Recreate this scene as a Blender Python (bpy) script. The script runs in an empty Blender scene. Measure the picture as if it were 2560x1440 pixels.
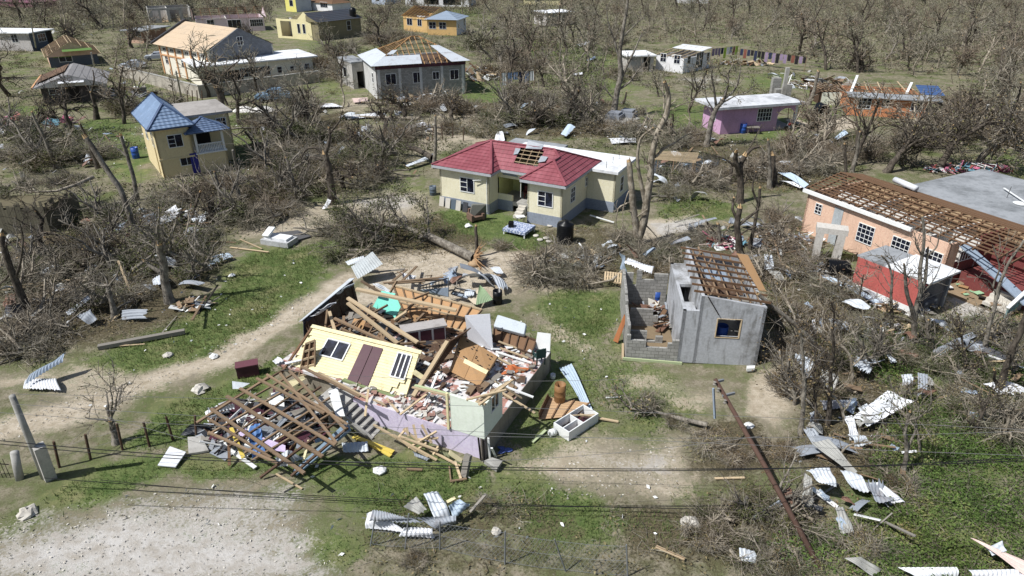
import bpy, math, random
import numpy as np
from mathutils import Vector, Matrix
R = math.radians
S = bpy.context.scene
# ---------------------------------------------------------------- camera
F, PITCH, CH = 1707.0, 27.2, 20.0          # focal length in photo pixels, pitch below horizon, height of the drone
cam_d = bpy.data.cameras.new('camera'); cam = bpy.data.objects.new('camera', cam_d)
S.collection.objects.link(cam); S.camera = cam
cam.location = (0, 0, CH); cam.rotation_euler = (R(90 - PITCH), 0, 0)
cam_d.sensor_width = 36.0; cam_d.lens = 36.0 * F / 2560.0
cam_d.clip_start = 0.5; cam_d.clip_end = 3000
# ---------------------------------------------------------------- light
SUN_EL, SUN_AZ = 54.0, None
to_sun = Vector((-0.90, -0.43, 0)).normalized() * math.cos(R(SUN_EL)) + Vector((0, 0, math.sin(R(SUN_EL))))
w = bpy.data.worlds.new('World'); S.world = w; w.use_nodes = True
nt = w.node_tree; bg = nt.nodes['Background']
sky = nt.nodes.new('ShaderNodeTexSky'); sky.sky_type = 'NISHITA'; sky.sun_disc = False
sky.sun_elevation = R(SUN_EL); sky.sun_rotation = math.atan2(to_sun.x, to_sun.y)
sky.air_density = 1.0; sky.dust_density = 1.5
nt.links.new(sky.outputs[0], bg.inputs[0]); bg.inputs[1].default_value = 0.08
sl = bpy.data.lights.new('sun', 'SUN'); so = bpy.data.objects.new('sun', sl); S.collection.objects.link(so)
sl.energy = 4.9; sl.angle = R(0.5); sl.color = (1.0, 0.985, 0.955)
so.rotation_euler = to_sun.to_track_quat('Z', 'Y').to_euler()
S.view_settings.view_transform = 'Standard'; S.view_settings.look = 'None'
S.view_settings.exposure = 0.1; S.view_settings.gamma = 1.0
S.cycles.max_bounces = 5; S.cycles.diffuse_bounces = 3; S.cycles.glossy_bounces = 2
S.cycles.transparent_max_bounces = 6; S.cycles.use_denoising = True
rnd = random.Random(7)
# ---------------------------------------------------------------- where a pixel of the photo meets the ground
_c, _s = math.cos(R(PITCH)), math.sin(R(PITCH))
def ray(px, py):
 u = (px - 1280) / F; v = (720 - py) / F
 return (u, _c + v * _s, -_s + v * _c)
def G(px, py, z=0.0):
 d = ray(px, py); t = (z - CH) / d[2]
 return Vector((d[0] * t, d[1] * t, z))
def HZ(p, py):                              # height above the point p whose image lies on row py
 d = ray(1280, py); return CH + d[2] * p[1] / d[1]
def AtY(px, py, y):
 d = ray(px, py); t = y / d[1]
 return Vector((d[0] * t, y, CH + d[2] * t))
# ---------------------------------------------------------------- objects
COL = S.collection
def tag(o, label=None, cat=None, group=None, kind=None):
 if label: o['label'] = label
 if cat: o['category'] = cat
 if group: o['group'] = group
 if kind: o['kind'] = kind
 return o
def thing(name, label, cat, loc=(0, 0, 0), rz=0.0, group=None):
 o = bpy.data.objects.new(name, None); COL.objects.link(o)
 o.location = loc; o.rotation_euler = (0, 0, rz); o.empty_display_size = .3
 return tag(o, label, cat, group)
class MB:
 """collects faces; build() links them as one mesh object"""
 def __init__(s): s.v = []; s.f = []; s.m = []; s.t = []; s.tint = None
 def face(s, pts, m=0, t=None):
  n = len(s.v); s.v.extend([tuple(p) for p in pts]); s.f.append(tuple(range(n, n + len(pts)))); s.m.append(m)
  s.t.append(rnd.random() if (t is None and s.tint is None) else (t if t is not None else s.tint))
 def box(s, x0, x1, y0, y1, z0, z1, m=0, t=None):
  if t is None: t = rnd.random()
  p = [(x0, y0, z0), (x1, y0, z0), (x1, y1, z0), (x0, y1, z0), (x0, y0, z1), (x1, y0, z1), (x1, y1, z1), (x0, y1, z1)]
  s.hexa(p, m, t)
 def hexa(s, p, m=0, t=None):
  if t is None: t = rnd.random()
  n = len(s.v); s.v.extend([tuple(q) for q in p])
  for f in ((0, 3, 2, 1), (4, 5, 6, 7), (0, 1, 5, 4), (1, 2, 6, 5), (2, 3, 7, 6), (3, 0, 4, 7)):
   s.f.append(tuple(n + i for i in f)); s.m.append(m); s.t.append(t)
 def beam(s, a, b, w=.1, h=.05, m=0, t=None, up=(0, 0, 1)):
  a, b = Vector(a), Vector(b); d = (b - a)
  if d.length < 1e-5: return
  d.normalize(); up = Vector(up)
  x = d.cross(up)
  if x.length < 1e-3: x = d.cross(Vector((1, 0, 0)))
  x.normalize(); y = x.cross(d)
  x *= w / 2; y *= h / 2
  s.hexa([a - x - y, a + x - y, b + x - y, b - x - y, a - x + y, a + x + y, b + x + y, b - x + y], m, t)
 def quadslab(s, c, th=.03, m=0, t=None):                   # a slab on four corners, thickness along its normal
  c = [Vector(p) for p in c]; n = (c[2] - c[0]).cross(c[3] - c[1])
  if n.length < 1e-6: return
  n.normalize()
  if n.z < 0: n = -n; c = [c[0], c[3], c[2], c[1]]
  s.hexa([p - n * th / 2 for p in c] + [p + n * th / 2 for p in c], m, t)
 def prism(s, poly, off, m=0, t=None):                      # polygon extruded by the vector off
  poly = [Vector(p) for p in poly]; off = Vector(off)
  if t is None: t = rnd.random()
  nn = Vector((0, 0, 0))
  for i in range(len(poly)): nn += poly[i].cross(poly[(i + 1) % len(poly)])
  if nn.dot(off) > 0: poly = poly[::-1]
  q = [p + off for p in poly]; k = len(poly)
  s.face(poly, m, t); s.face(q[::-1], m, t)
  for i in range(k):
   j = (i + 1) % k; s.face([poly[j], poly[i], q[i], q[j]], m, t)
 def tube(s, pts, rad, n=8, m=0, cap=True, t=None):
  pts = [Vector(p) for p in pts]
  if not hasattr(rad, '__len__'): rad = [rad] * len(pts)
  if t is None: t = rnd.random()
  base = len(s.v); ref = None
  for i, p in enumerate(pts):
   d = (pts[min(i + 1, len(pts) - 1)] - pts[max(i - 1, 0)]).normalized()
   if ref is None: ref = d.orthogonal().normalized()
   x = (ref - d * ref.dot(d)).normalized(); ref = x; y = d.cross(x)
   for k in range(n):
    a = 2 * math.pi * k / n; s.v.append(tuple(p + (x * math.cos(a) + y * math.sin(a)) * rad[i]))
  for i in range(len(pts) - 1):
   for k in range(n):
    a = base + i * n + k; b = base + i * n + (k + 1) % n
    s.f.append((a, b, b + n, a + n)); s.m.append(m); s.t.append(t)
  if cap:
   s.f.append(tuple(base + k for k in range(n))[::-1]); s.m.append(m); s.t.append(t)
   e = base + (len(pts) - 1) * n; s.f.append(tuple(e + k for k in range(n))); s.m.append(m); s.t.append(t)
 def lathe(s, prof, n=20, c=(0, 0, 0), m=0, t=None):        # prof: (radius, z)
  b = len(s.v); t = rnd.random() if t is None else t
  for r, z in prof:
   for k in range(n):
    a = 2 * math.pi * k / n; s.v.append((c[0] + r * math.cos(a), c[1] + r * math.sin(a), c[2] + z))
  for i in range(len(prof) - 1):
   for k in range(n):
    p = b + i * n + k; q = b + i * n + (k + 1) % n
    s.f.append((p, q, q + n, p + n)); s.m.append(m); s.t.append(t)
 def wall(s, p0, p1, z0, z1, th=.15, holes=(), m=0, out=None):
  """upright wall from p0 to p1 (its outer face), thickness to the left of p0->p1, real openings (u0,u1,v0,v1)"""
  p0 = Vector((p0[0], p0[1], 0)); p1 = Vector((p1[0], p1[1], 0)); L = (p1 - p0).length; d = (p1 - p0) / L
  n = Vector((-d.y, d.x, 0)) * th
  us = sorted({0, L} | {min(max(h[i], 0), L) for h in holes for i in (0, 1)})
  vs = sorted({z0, z1} | {min(max(h[i], z0), z1) for h in holes for i in (2, 3)})
  def solid(i, j):
   if i < 0 or j < 0 or i >= len(us) - 1 or j >= len(vs) - 1: return False
   cu = (us[i] + us[i + 1]) / 2; cv = (vs[j] + vs[j + 1]) / 2
   return not any(h[0] < cu < h[1] and h[2] < cv < h[3] for h in holes)
  def P(u, v, o): return p0 + d * u + Vector((0, 0, v)) + (n if o else Vector((0, 0, 0)))
  for i in range(len(us) - 1):
   for j in range(len(vs) - 1):
    if not solid(i, j): continue
    a, b, e, f = us[i], us[i + 1], vs[j], vs[j + 1]
    s.face([P(a, e, 0), P(b, e, 0), P(b, f, 0), P(a, f, 0)], m, .5)
    s.face([P(b, e, 1), P(a, e, 1), P(a, f, 1), P(b, f, 1)], m, .5)
    if not solid(i - 1, j): s.face([P(a, e, 1), P(a, e, 0), P(a, f, 0), P(a, f, 1)], m, .5)
    if not solid(i + 1, j): s.face([P(b, e, 0), P(b, e, 1), P(b, f, 1), P(b, f, 0)], m, .5)
    if not solid(i, j + 1): s.face([P(a, f, 0), P(b, f, 0), P(b, f, 1), P(a, f, 1)], m, .5)
    if not solid(i, j - 1): s.face([P(a, e, 1), P(b, e, 1), P(b, e, 0), P(a, e, 0)], m, .5)
 def tiled(s, poly, course=.37, lift=.035, m=0):
  """convex sloping polygon laid in overlapping courses"""
  P = [Vector(p) for p in poly]; n = (P[1] - P[0]).cross(P[2] - P[0]).normalized()
  if n.z < 0: P = P[::-1]; n = -n
  u = Vector((0, 0, 1)).cross(n).normalized(); v = n.cross(u)
  if v.z < 0: v = -v
  vals = [p.dot(v) for p in P]; lo, hi = min(vals), max(vals); c = lo
  while c < hi - 1e-4:
   Q = clip(clip(P, v, c, True), v, c + course, False)
   if len(Q) >= 3:
    Q2 = [q + n * lift * (1 - (q.dot(v) - c) / course) for q in Q]
    s.face(Q2, m, rnd.random())
    for i in range(len(Q)):
     j = (i + 1) % len(Q)
     if abs(Q[i].dot(v) - c) < 1e-4 and abs(Q[j].dot(v) - c) < 1e-4 and (Q[i] - Q[j]).length > 1e-3:
      s.face([Q[i], Q[j], Q2[j], Q2[i]], m, 0.0)
   c += course
 def build(s, name, mats, parent=None, smooth=False, loc=None):
  me = bpy.data.meshes.new(name); me.from_pydata(s.v, [], s.f)
  mats = mats if isinstance(mats, (list, tuple)) else [mats]
  for mm in mats: me.materials.append(mm)
  if len(mats) > 1: me.polygons.foreach_set('material_index', s.m)
  at = me.attributes.new('v', 'FLOAT', 'FACE'); at.data.foreach_set('value', s.t)
  uvs(me)
  if smooth: me.polygons.foreach_set('use_smooth', [True] * len(me.polygons))
  me.update()
  return link(name, me, parent, loc)
def link(name, me, parent=None, loc=None):
 o = bpy.data.objects.new(name, me); COL.objects.link(o)
 if parent is not None: o.parent = parent
 if loc is not None: o.location = loc
 return o
def clip(P, ax, c, keep_above):
 out = []; k = len(P); sg = 1 if keep_above else -1
 for i in range(k):
  a, b = P[i], P[(i + 1) % k]; da = (a.dot(ax) - c) * sg; db = (b.dot(ax) - c) * sg
  if da >= -1e-6: out.append(a)
  if (da > 1e-6 and db < -1e-6) or (da < -1e-6 and db > 1e-6): out.append(a + (b - a) * (da / (da - db)))
 r = []
 for p in out:
  if not r or (p - r[-1]).length > 1e-5: r.append(p)
 if len(r) > 1 and (r[0] - r[-1]).length < 1e-5: r.pop()
 return r
def uvs(me):                                                    # metres along / up each face
 n = len(me.loops)
 if n == 0: return
 nv = len(me.vertices); co = np.empty(nv * 3, 'f'); me.vertices.foreach_get('co', co); co = co.reshape(-1, 3)
 li = np.empty(n, 'i'); me.loops.foreach_get('vertex_index', li)
 nf = len(me.polygons); no = np.empty(nf * 3, 'f'); me.polygons.foreach_get('normal', no); no = no.reshape(-1, 3)
 lt = np.empty(nf, 'i'); me.polygons.foreach_get('loop_total', lt); fi = np.repeat(np.arange(nf), lt)
 t = np.stack([-no[:, 1], no[:, 0], np.zeros(nf)], 1); l = np.linalg.norm(t, axis=1)
 t[l < .05] = (1, 0, 0); t /= np.maximum(np.linalg.norm(t, axis=1), 1e-6)[:, None]
 b = np.cross(no, t); p = co[li]
 uv = np.stack([(p * t[fi]).sum(1), (p * b[fi]).sum(1)], 1).astype('f')
 me.uv_layers.new(name='uv').data.foreach_set('uv', uv.ravel())
def np_mesh(name, V, Fq, vals, mats, parent=None, mi=None, smooth=False, uv=False):
 """fast mesh from arrays: Fq (n,3|4) ints, vals per-face"""
 me = bpy.data.meshes.new(name); k = Fq.shape[1]; nf = len(Fq)
 me.vertices.add(len(V)); me.vertices.foreach_set('co', V.astype('f').ravel())
 me.loops.add(nf * k); me.loops.foreach_set('vertex_index', Fq.astype('i').ravel())
 me.polygons.add(nf); me.polygons.foreach_set('loop_start', np.arange(0, nf * k, k, dtype='i'))
 mats = mats if isinstance(mats, (list, tuple)) else [mats]
 for m in mats: me.materials.append(m)
 if mi is not None: me.polygons.foreach_set('material_index', np.asarray(mi, 'i'))
 at = me.attributes.new('v', 'FLOAT', 'FACE'); at.data.foreach_set('value', np.asarray(vals, 'f'))
 if smooth: me.polygons.foreach_set('use_smooth', np.ones(nf, bool))
 me.update(calc_edges=True)
 if uv: uvs(me)
 return link(name, me, parent)
def copy_tree(o, parent=None):
 c = o.copy(); COL.objects.link(c)
 if parent is not None: c.parent = parent
 for ch in list(o.children): copy_tree(ch, c)
 return c
class H:
 """a house: Empty at the front-left corner A, x along A->B, y away from the viewer"""
 def __init__(s, name, label, A, B=None, cat='house', rz=None, group=None):
  A = Vector(A); s.A = A
  s.L = (Vector(B) - A).length if B is not None else 0
  s.rz = math.atan2(B[1] - A[1], B[0] - A[0]) if rz is None else rz
  s.o = thing(name, label, cat, A, s.rz, group)
  s.ux = Vector((math.cos(s.rz), math.sin(s.rz), 0)); s.uy = Vector((-s.ux.y, s.ux.x, 0))
 def loc(s, p):                                              # world -> house coordinates
  d = Vector(p) - s.A; return Vector((d.dot(s.ux), d.dot(s.uy), d.z))
 def W(s, x, y, z=0): return s.A + s.ux * x + s.uy * y + Vector((0, 0, z))
 def part(s, name, mb, mats, smooth=False, parent=None): return mb.build(name, mats, parent or s.o, smooth)
def pix(p):                                                     # photo pixel of a world point (for checking only)
 y = p[1] * _c - (p[2] - CH) * _s; z = p[1] * _s + (p[2] - CH) * _c
 return (1280 + F * p[0] / y, 720 - F * z / y)
# ================================================================ materials
def lin(r, g, b, k=1.0):
 m = (r + g + b) / 3; r, g, b = (c + (m - c) * .2 for c in (r, g, b))
 f = lambda c: ((c / 255 + .055) / 1.055) ** 2.4 if c > 10 else c / 255 / 12.92
 return (f(r) * k, f(g) * k, f(b) * k, 1)
class NT:
 def __init__(s, name):
  s.m = bpy.data.materials.new(name); s.m.use_nodes = True; s.t = s.m.node_tree; s.b = s.t.nodes['Principled BSDF']
 def n(s, typ, **kw):
  x = s.t.nodes.new('ShaderNode' + typ)
  for k, v in kw.items():
   if k in x.inputs: x.inputs[k].default_value = v
   else: setattr(x, k, v)
  return x
 def l(s, a, b): s.t.links.new(a, b)
 def coord(s, kind='Object', scale=(1, 1, 1), rot=(0, 0, 0)):
  tc = s.n('TexCoord'); mp = s.n('Mapping'); mp.inputs['Scale'].default_value = scale; mp.inputs['Rotation'].default_value = rot
  s.l(tc.outputs[kind], mp.inputs['Vector']); return mp.outputs[0]
 def geo(s, scale=1.0):
  g = s.n('NewGeometry'); mp = s.n('Mapping'); mp.inputs['Scale'].default_value = (scale,) * 3
  s.l(g.outputs['Position'], mp.inputs['Vector']); return mp.outputs[0]
 def noise(s, vec, scale, detail=4, rough=.6):
  x = s.n('TexNoise'); x.inputs['Scale'].default_value = scale; x.inputs['Detail'].default_value = detail; x.inputs['Roughness'].default_value = rough
  s.l(vec, x.inputs['Vector']); return x.outputs[0]
 def ramp(s, fac, stops):
  r = s.n('ValToRGB'); e = r.color_ramp.elements
  while len(e) < len(stops): e.new(.5)
  for i, (p, c) in enumerate(stops):
   e[i].position = p; e[i].color = c if len(c) == 4 else (*c, 1)
  s.l(fac, r.inputs[0]); return r.outputs[0]
 def sstep(s, x, a, b):
  m = s.n('MapRange'); m.interpolation_type = 'SMOOTHSTEP'
  s.l(x, m.inputs[0]); m.inputs[1].default_value = a; m.inputs[2].default_value = b; return m.outputs[0]
 def math(s, op, a, b=None):
  m = s.n('Math'); m.operation = op
  for i, v in enumerate((a, b)):
   if v is None: continue
   if isinstance(v, (int, float)): m.inputs[i].default_value = v
   else: s.l(v, m.inputs[i])
  return m.outputs[0]
 def mix(s, f, a, b, typ='MIX'):
  x = s.n('Mix'); x.data_type = 'RGBA'; x.blend_type = typ
  for sock, v in ((x.inputs[0], f), (x.inputs[6], a), (x.inputs[7], b)):
   if isinstance(v, (int, float)): sock.default_value = v
   elif isinstance(v, (tuple, list)): sock.default_value = v
   else: s.l(v, sock)
  return x.outputs[2]
 def attr(s, name):
  a = s.n('Attribute'); a.attribute_name = name; return a
 def out(s, col, rough=.8, bump=None, bs=.3, bd=.02, metal=0, spec=.3):
  if isinstance(col, (tuple, list)): s.b.inputs['Base Color'].default_value = col
  else: s.l(col, s.b.inputs['Base Color'])
  if isinstance(rough, (int, float)): s.b.inputs['Roughness'].default_value = rough
  else: s.l(rough, s.b.inputs['Roughness'])
  s.b.inputs['Metallic'].default_value = metal; s.b.inputs['Specular IOR Level'].default_value = spec
  if bump is not None:
   bn = s.n('Bump'); bn.inputs['Strength'].default_value = bs; bn.inputs['Distance'].default_value = bd
   s.l(bump, bn.inputs['Height']); s.l(bn.outputs[0], s.b.inputs['Normal'])
  return s.m
MC = {}
def plaster(name, rgb, stain=.35, dirt=(90, 82, 68), k=1.0, rough=.85):
 """painted render with weather stains and a splash-dirt blotch pattern"""
 if name in MC: return MC[name]
 n = NT(name); v = n.geo(); base = lin(*rgb, k); d = lin(*dirt)
 big = n.noise(v, .55, 6, .65); fine = n.noise(v, 9, 4, .6); st = n.noise(n.coord('UV', (2.2, .35, 1)), 1.6, 5, .65)
 c = n.mix(n.math('MULTIPLY', n.sstep(big, .46, .68), stain), base, d)
 c = n.mix(n.math('MULTIPLY', n.sstep(st, .5, .72), stain * .8), c, d)
 c = n.mix(.22, c, n.ramp(fine, [(.3, (.25, .25, .25)), (.7, (.9, .9, .9))]), 'OVERLAY')
 MC[name] = n.out(c, rough, fine, .25, .02); return MC[name]
def blockwall(name, rgb, mortar=(120, 118, 112), bw=.4, bh=.2, k=1.0):
 if name in MC: return MC[name]
 n = NT(name); uv = n.coord('UV'); br = n.n('TexBrick'); n.l(uv, br.inputs['Vector'])
 br.inputs['Scale'].default_value = 1; br.inputs['Brick Width'].default_value = bw; br.inputs['Row Height'].default_value = bh
 br.inputs['Mortar Size'].default_value = .012; br.inputs['Mortar Smooth'].default_value = .3
 a = lin(*rgb, k); br.inputs['Color1'].default_value = a; br.inputs['Color2'].default_value = tuple(x * .72 for x in a[:3]) + (1,)
 br.inputs['Mortar'].default_value = lin(*mortar, k * .75)
 g = n.geo(); st = n.noise(g, .7, 5); fi = n.noise(g, 12, 3)
 c = n.mix(n.math('MULTIPLY', n.sstep(st, .5, .75), .45), br.outputs[0], lin(70, 66, 58))
 c = n.mix(.3, c, n.ramp(fi, [(.3, (.3, .3, .3)), (.7, (.8, .8, .8))]), 'OVERLAY')
 MC[name] = n.out(c, .95, n.math('ADD', n.math('MULTIPLY', br.outputs[1], -1.0), fi), .5, .012); return MC[name]
def wood(name, rgb, k=1.0, var=.6, grey=.3):
 if name in MC: return MC[name]
 n = NT(name); uv = n.coord('Object', (1, 1, 1)); a = lin(*rgb, k)
 g = n.noise(n.geo(), 6, 5, .7); f = n.noise(n.geo(), 38, 3); v = n.attr('v').outputs['Fac']
 c = n.mix(n.math('MULTIPLY', v, var), a, tuple(x * .42 for x in a[:3]) + (1,))
 c = n.mix(n.math('MULTIPLY', n.sstep(g, .45, .7), grey), c, lin(128, 118, 104))
 c = n.mix(.3, c, n.ramp(f, [(.3, (.25, .25, .25)), (.7, (.8, .8, .8))]), 'OVERLAY')
 MC[name] = n.out(c, .85, f, .3, .01); return MC[name]
def paint(name, rgb, rough=.6, dirt=.3, k=1.0, metal=0, dcol=(96, 84, 66)):
 if name in MC: return MC[name]
 n = NT(name); g = n.geo(); a = lin(*rgb, k); v = n.attr('v').outputs['Fac']
 big = n.noise(g, 1.7, 6, .65); fi = n.noise(g, 14, 3)
 c = n.mix(n.math('MULTIPLY', v, .22), a, tuple(x * .55 for x in a[:3]) + (1,))
 c = n.mix(n.math('MULTIPLY', n.sstep(big, .5, .74), dirt), c, lin(*dcol))
 c = n.mix(.18, c, n.ramp(fi, [(.3, (.3, .3, .3)), (.7, (.8, .8, .8))]), 'OVERLAY')
 MC[name] = n.out(c, rough, fi, .15, .01, metal); return MC[name]
def zinc(name, rgb=(190, 198, 206), rust=.25, k=1.0, rough=.5, metal=.0):
 if name in MC: return MC[name]
 n = NT(name); g = n.geo(); a = lin(*rgb, k); v = n.attr('v').outputs['Fac']
 sp = n.noise(n.coord('UV', (8, 1.2, 1)), 1.0, 5, .65); big = n.noise(g, 1.1, 5); mo = n.noise(g, 7, 5, .7)
 c = n.mix(n.math('MULTIPLY', n.sstep(mo, .35, .7), .35), a, tuple(x * .55 for x in a[:3]) + (1,))
 c = n.mix(n.math('MULTIPLY', n.sstep(big, .5, .72), rust), c, lin(122, 84, 58))
 c = n.mix(n.math('MULTIPLY', n.sstep(sp, .55, .75), .3), c, tuple(x * .5 for x in a[:3]) + (1,))
 MC[name] = n.out(c, rough, mo, .12, .01, metal, .4); return MC[name]
def tile(name, rgb, k=1.0, col=.2):
 if name in MC: return MC[name]
 n = NT(name); uv = n.coord('UV'); a = lin(*rgb, k); wv = n.n('TexWave'); wv.wave_type = 'BANDS'; wv.bands_direction = 'X'
 wv.inputs['Scale'].default_value = .314 / col / 2 * 2 / 2; n.l(uv, wv.inputs['Vector'])
 g = n.geo(); big = n.noise(g, .8, 5); fi = n.noise(g, 16, 3); v = n.attr('v').outputs['Fac']
 c = n.mix(n.math('MULTIPLY', v, .18), a, tuple(x * .6 for x in a[:3]) + (1,))
 c = n.mix(n.math('MULTIPLY', n.sstep(big, .42, .7), .45), c, tuple(min(1, x * 1.5 + .05) for x in a[:3]) + (1,)); c = n.mix(n.math('MULTIPLY', n.sstep(n.noise(g, 2.6, 6, .7), .55, .72), .4), c, lin(96, 84, 76))
 c = n.mix(.15, c, n.ramp(fi, [(.3, (.3, .3, .3)), (.7, (.8, .8, .8))]), 'OVERLAY')
 MC[name] = n.out(c, .55, wv.outputs[1], .8, .03, 0, .4); return MC[name]
def glassm(name='dark_glass', rgb=(18, 22, 34)):
 if name in MC: return MC[name]
 n = NT(name); g = n.noise(n.geo(), 2.5, 3)
 c = n.mix(n.sstep(g, .4, .65), lin(*rgb), lin(rgb[0] + 22, rgb[1] + 24, rgb[2] + 34)); MC[name] = n.out(c, .12, None, spec=.5); return MC[name]
def slabm(name, rgb=(196, 198, 198), dark=(92, 94, 94), amt=.75, k=1.0):
 """flat concrete roof, bleached, with dark algae blotches"""
 if name in MC: return MC[name]
 n = NT(name); g = n.geo(); a = lin(*rgb, k); b1 = n.noise(g, .35, 8, .7); b2 = n.noise(g, 2.2, 6, .7)
 c = n.mix(n.math('MULTIPLY', n.sstep(b1, .42, .68), amt), a, lin(*dark, k)); c = n.mix(n.math('MULTIPLY', n.sstep(b2, .45, .7), .4), c, lin(*dark, k))
 MC[name] = n.out(c, .9, b2, .2, .02); return MC[name]
def leafm(name, stops, rough=.75, trans=.0):
 if name in MC: return MC[name]
 n = NT(name); v = n.attr('v').outputs['Fac']; g = n.noise(n.geo(), .9, 4)
 b_ = n.noise(n.geo(), .11, 4); c = n.ramp(n.math('ADD', n.math('MULTIPLY', v, .6), n.math('MULTIPLY', n.math('SUBTRACT', g, .3), 1.0)), stops); c = n.mix(n.math('MULTIPLY', n.sstep(b_, .46, .6), .5), c, n.mix(1.0, c, lin(214, 176, 150), 'MULTIPLY')); c = n.mix(n.math('MULTIPLY', n.sstep(b_, .5, .36), .5), c, n.mix(1.0, c, lin(186, 204, 158), 'MULTIPLY'))
 MC[name] = n.out(c, rough, None, spec=.2); return MC[name]
def bark(name, rgb, dark, k=1.0):
 if name in MC: return MC[name]
 n = NT(name); g = n.geo(); a = n.noise(g, 2.4, 6, .7); b = n.noise(n.coord('Object', (6, 6, 1.2)), 2, 6, .7)
 c = n.mix(n.sstep(a, .38, .66), lin(*rgb, k), lin(*dark, k)); c = n.mix(n.math('MULTIPLY', n.sstep(b, .45, .6), .6), c, lin(*dark, k * .7))
 MC[name] = n.out(c, .95, b, .6, .04); return MC[name]
M_WOOD = wood('weathered_timber', (146, 118, 88)); M_WOODL = wood('pale_timber', (200, 174, 134), var=.45, grey=.1)
M_PLY = wood('plywood', (176, 132, 84), var=.3, grey=.2); M_WOODD = wood('dark_timber', (92, 66, 48)); M_BROWN = wood('rust_brown_timber', (124, 90, 62), var=.5, grey=.1)
M_GREYW = wood('grey_timber', (140, 134, 124), var=.5)
M_YEL = paint('yellow_clapboard', (232, 218, 164), .65, .28); M_MAR = paint('maroon_paint', (82, 40, 54), .55, .2); M_WHITE = paint('white_paint', (228, 230, 228), .6, .18)
M_GL = glassm(); M_ZN = zinc('bright_zinc', (196, 204, 212), .28); M_ZG = zinc('grey_zinc', (146, 154, 164), .35); M_ZB = zinc('blue_grey_zinc', (142, 160, 180), .12)
M_ZW = zinc('white_sheet', (218, 221, 226), .14); M_ZR = zinc('rusty_zinc', (128, 92, 74), .6); M_ZD = zinc('dark_sheet', (62, 66, 74), .2)
M_RED = paint('red_sheet', (150, 62, 54), .6, .3); M_PINKS = paint('pale_pink_sheet', (214, 186, 176), .6, .25)
M_CONC = slabm('bare_concrete', (172, 170, 164), (112, 108, 100), .6); M_SLABW = slabm('white_slab', (232, 234, 236), (150, 154, 158), .55); M_SLABG = slabm('grey_slab', (150, 154, 158), (92, 96, 98), .7)
M_BLK = blockwall('grey_blocks', (162, 160, 154)); M_BLACK = paint('black_plastic', (18, 19, 22), .35, .12, dcol=(60, 58, 54)); M_BLUEP = paint('blue_plastic', (34, 78, 170), .4, .1)
M_STONE = paint('pale_stone', (196, 190, 178), .9, .35); M_DARKIN = paint('dark_interior', (40, 36, 34), .9, .2)
M_METAL = paint('galvanised_pipe', (120, 124, 128), .45, .2); M_CREAM = plaster('cream_wall', (228, 220, 184), .14)
# ================================================================ ground: one sheet, with its grass, sand, gravel and leaf litter as real cover
def axis(segs):
 out = []
 for a, b, st in segs:
  n = max(1, int(round((b - a) / st))); out += [a + (b - a) * i / n for i in range(n)]
 out.append(segs[-1][1]); return np.array(out)
GX = axis([(-900, -300, 60), (-300, -110, 10), (-110, -45, 1.2), (-45, 50, .33), (50, 130, 1.2), (130, 320, 10), (320, 900, 60)])
GY = axis([(-40, 10, 5), (10, 45, .3), (45, 75, .5), (75, 130, 1.1), (130, 300, 6), (300, 1500, 60)])
XX, YY = np.meshgrid(GX, GY); PX = XX.ravel(); PY = YY.ravel()
_rs = np.random.RandomState(3)
def vnoise(x, y, seed, cell):
 r = np.random.RandomState(seed).rand(256, 256); u = x / cell; v = y / cell
 i = np.floor(u).astype(int); j = np.floor(v).astype(int); f = u - i; g = v - j; f = f * f * (3 - 2 * f); g = g * g * (3 - 2 * g)
 a = r[i % 256, j % 256]; b = r[(i + 1) % 256, j % 256]; c = r[i % 256, (j + 1) % 256]; d = r[(i + 1) % 256, (j + 1) % 256]
 return (a * (1 - f) + b * f) * (1 - g) + (c * (1 - f) + d * f) * g
def inside(poly, x, y):
 r = np.zeros(x.shape, bool); n = len(poly)
 for i in range(n):
  x0, y0 = poly[i]; x1, y1 = poly[(i + 1) % n]
  c = ((y0 > y) != (y1 > y))
  with np.errstate(divide='ignore', invalid='ignore'):
   r ^= c & (x < (x1 - x0) * (y - y0) / (y1 - y0 + 1e-12) + x0)
 return r
def segd(poly, x, y, closed=True):
 d = np.full(x.shape, 1e9); n = len(poly)
 for i in range(n if closed else n - 1):
  ax, ay = poly[i]; bx, by = poly[(i + 1) % n]; dx, dy = bx - ax, by - ay
  t = np.clip(((x - ax) * dx + (y - ay) * dy) / (dx * dx + dy * dy + 1e-9), 0, 1)
  d = np.minimum(d, np.hypot(x - ax - t * dx, y - ay - t * dy))
 return d
def gp(pl): return [tuple(G(*p)[:2]) for p in pl]
def area(poly, x, y, soft):
 p = gp(poly); d = segd(p, x, y); d = np.where(inside(p, x, y), d, -d)
 return np.clip(d / soft * .5 + .5, 0, 1)
def trail(line, x, y, wid, soft):
 return np.clip((wid - segd(gp(line), x, y, False)) / soft * .5 + .5, 0, 1)
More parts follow.
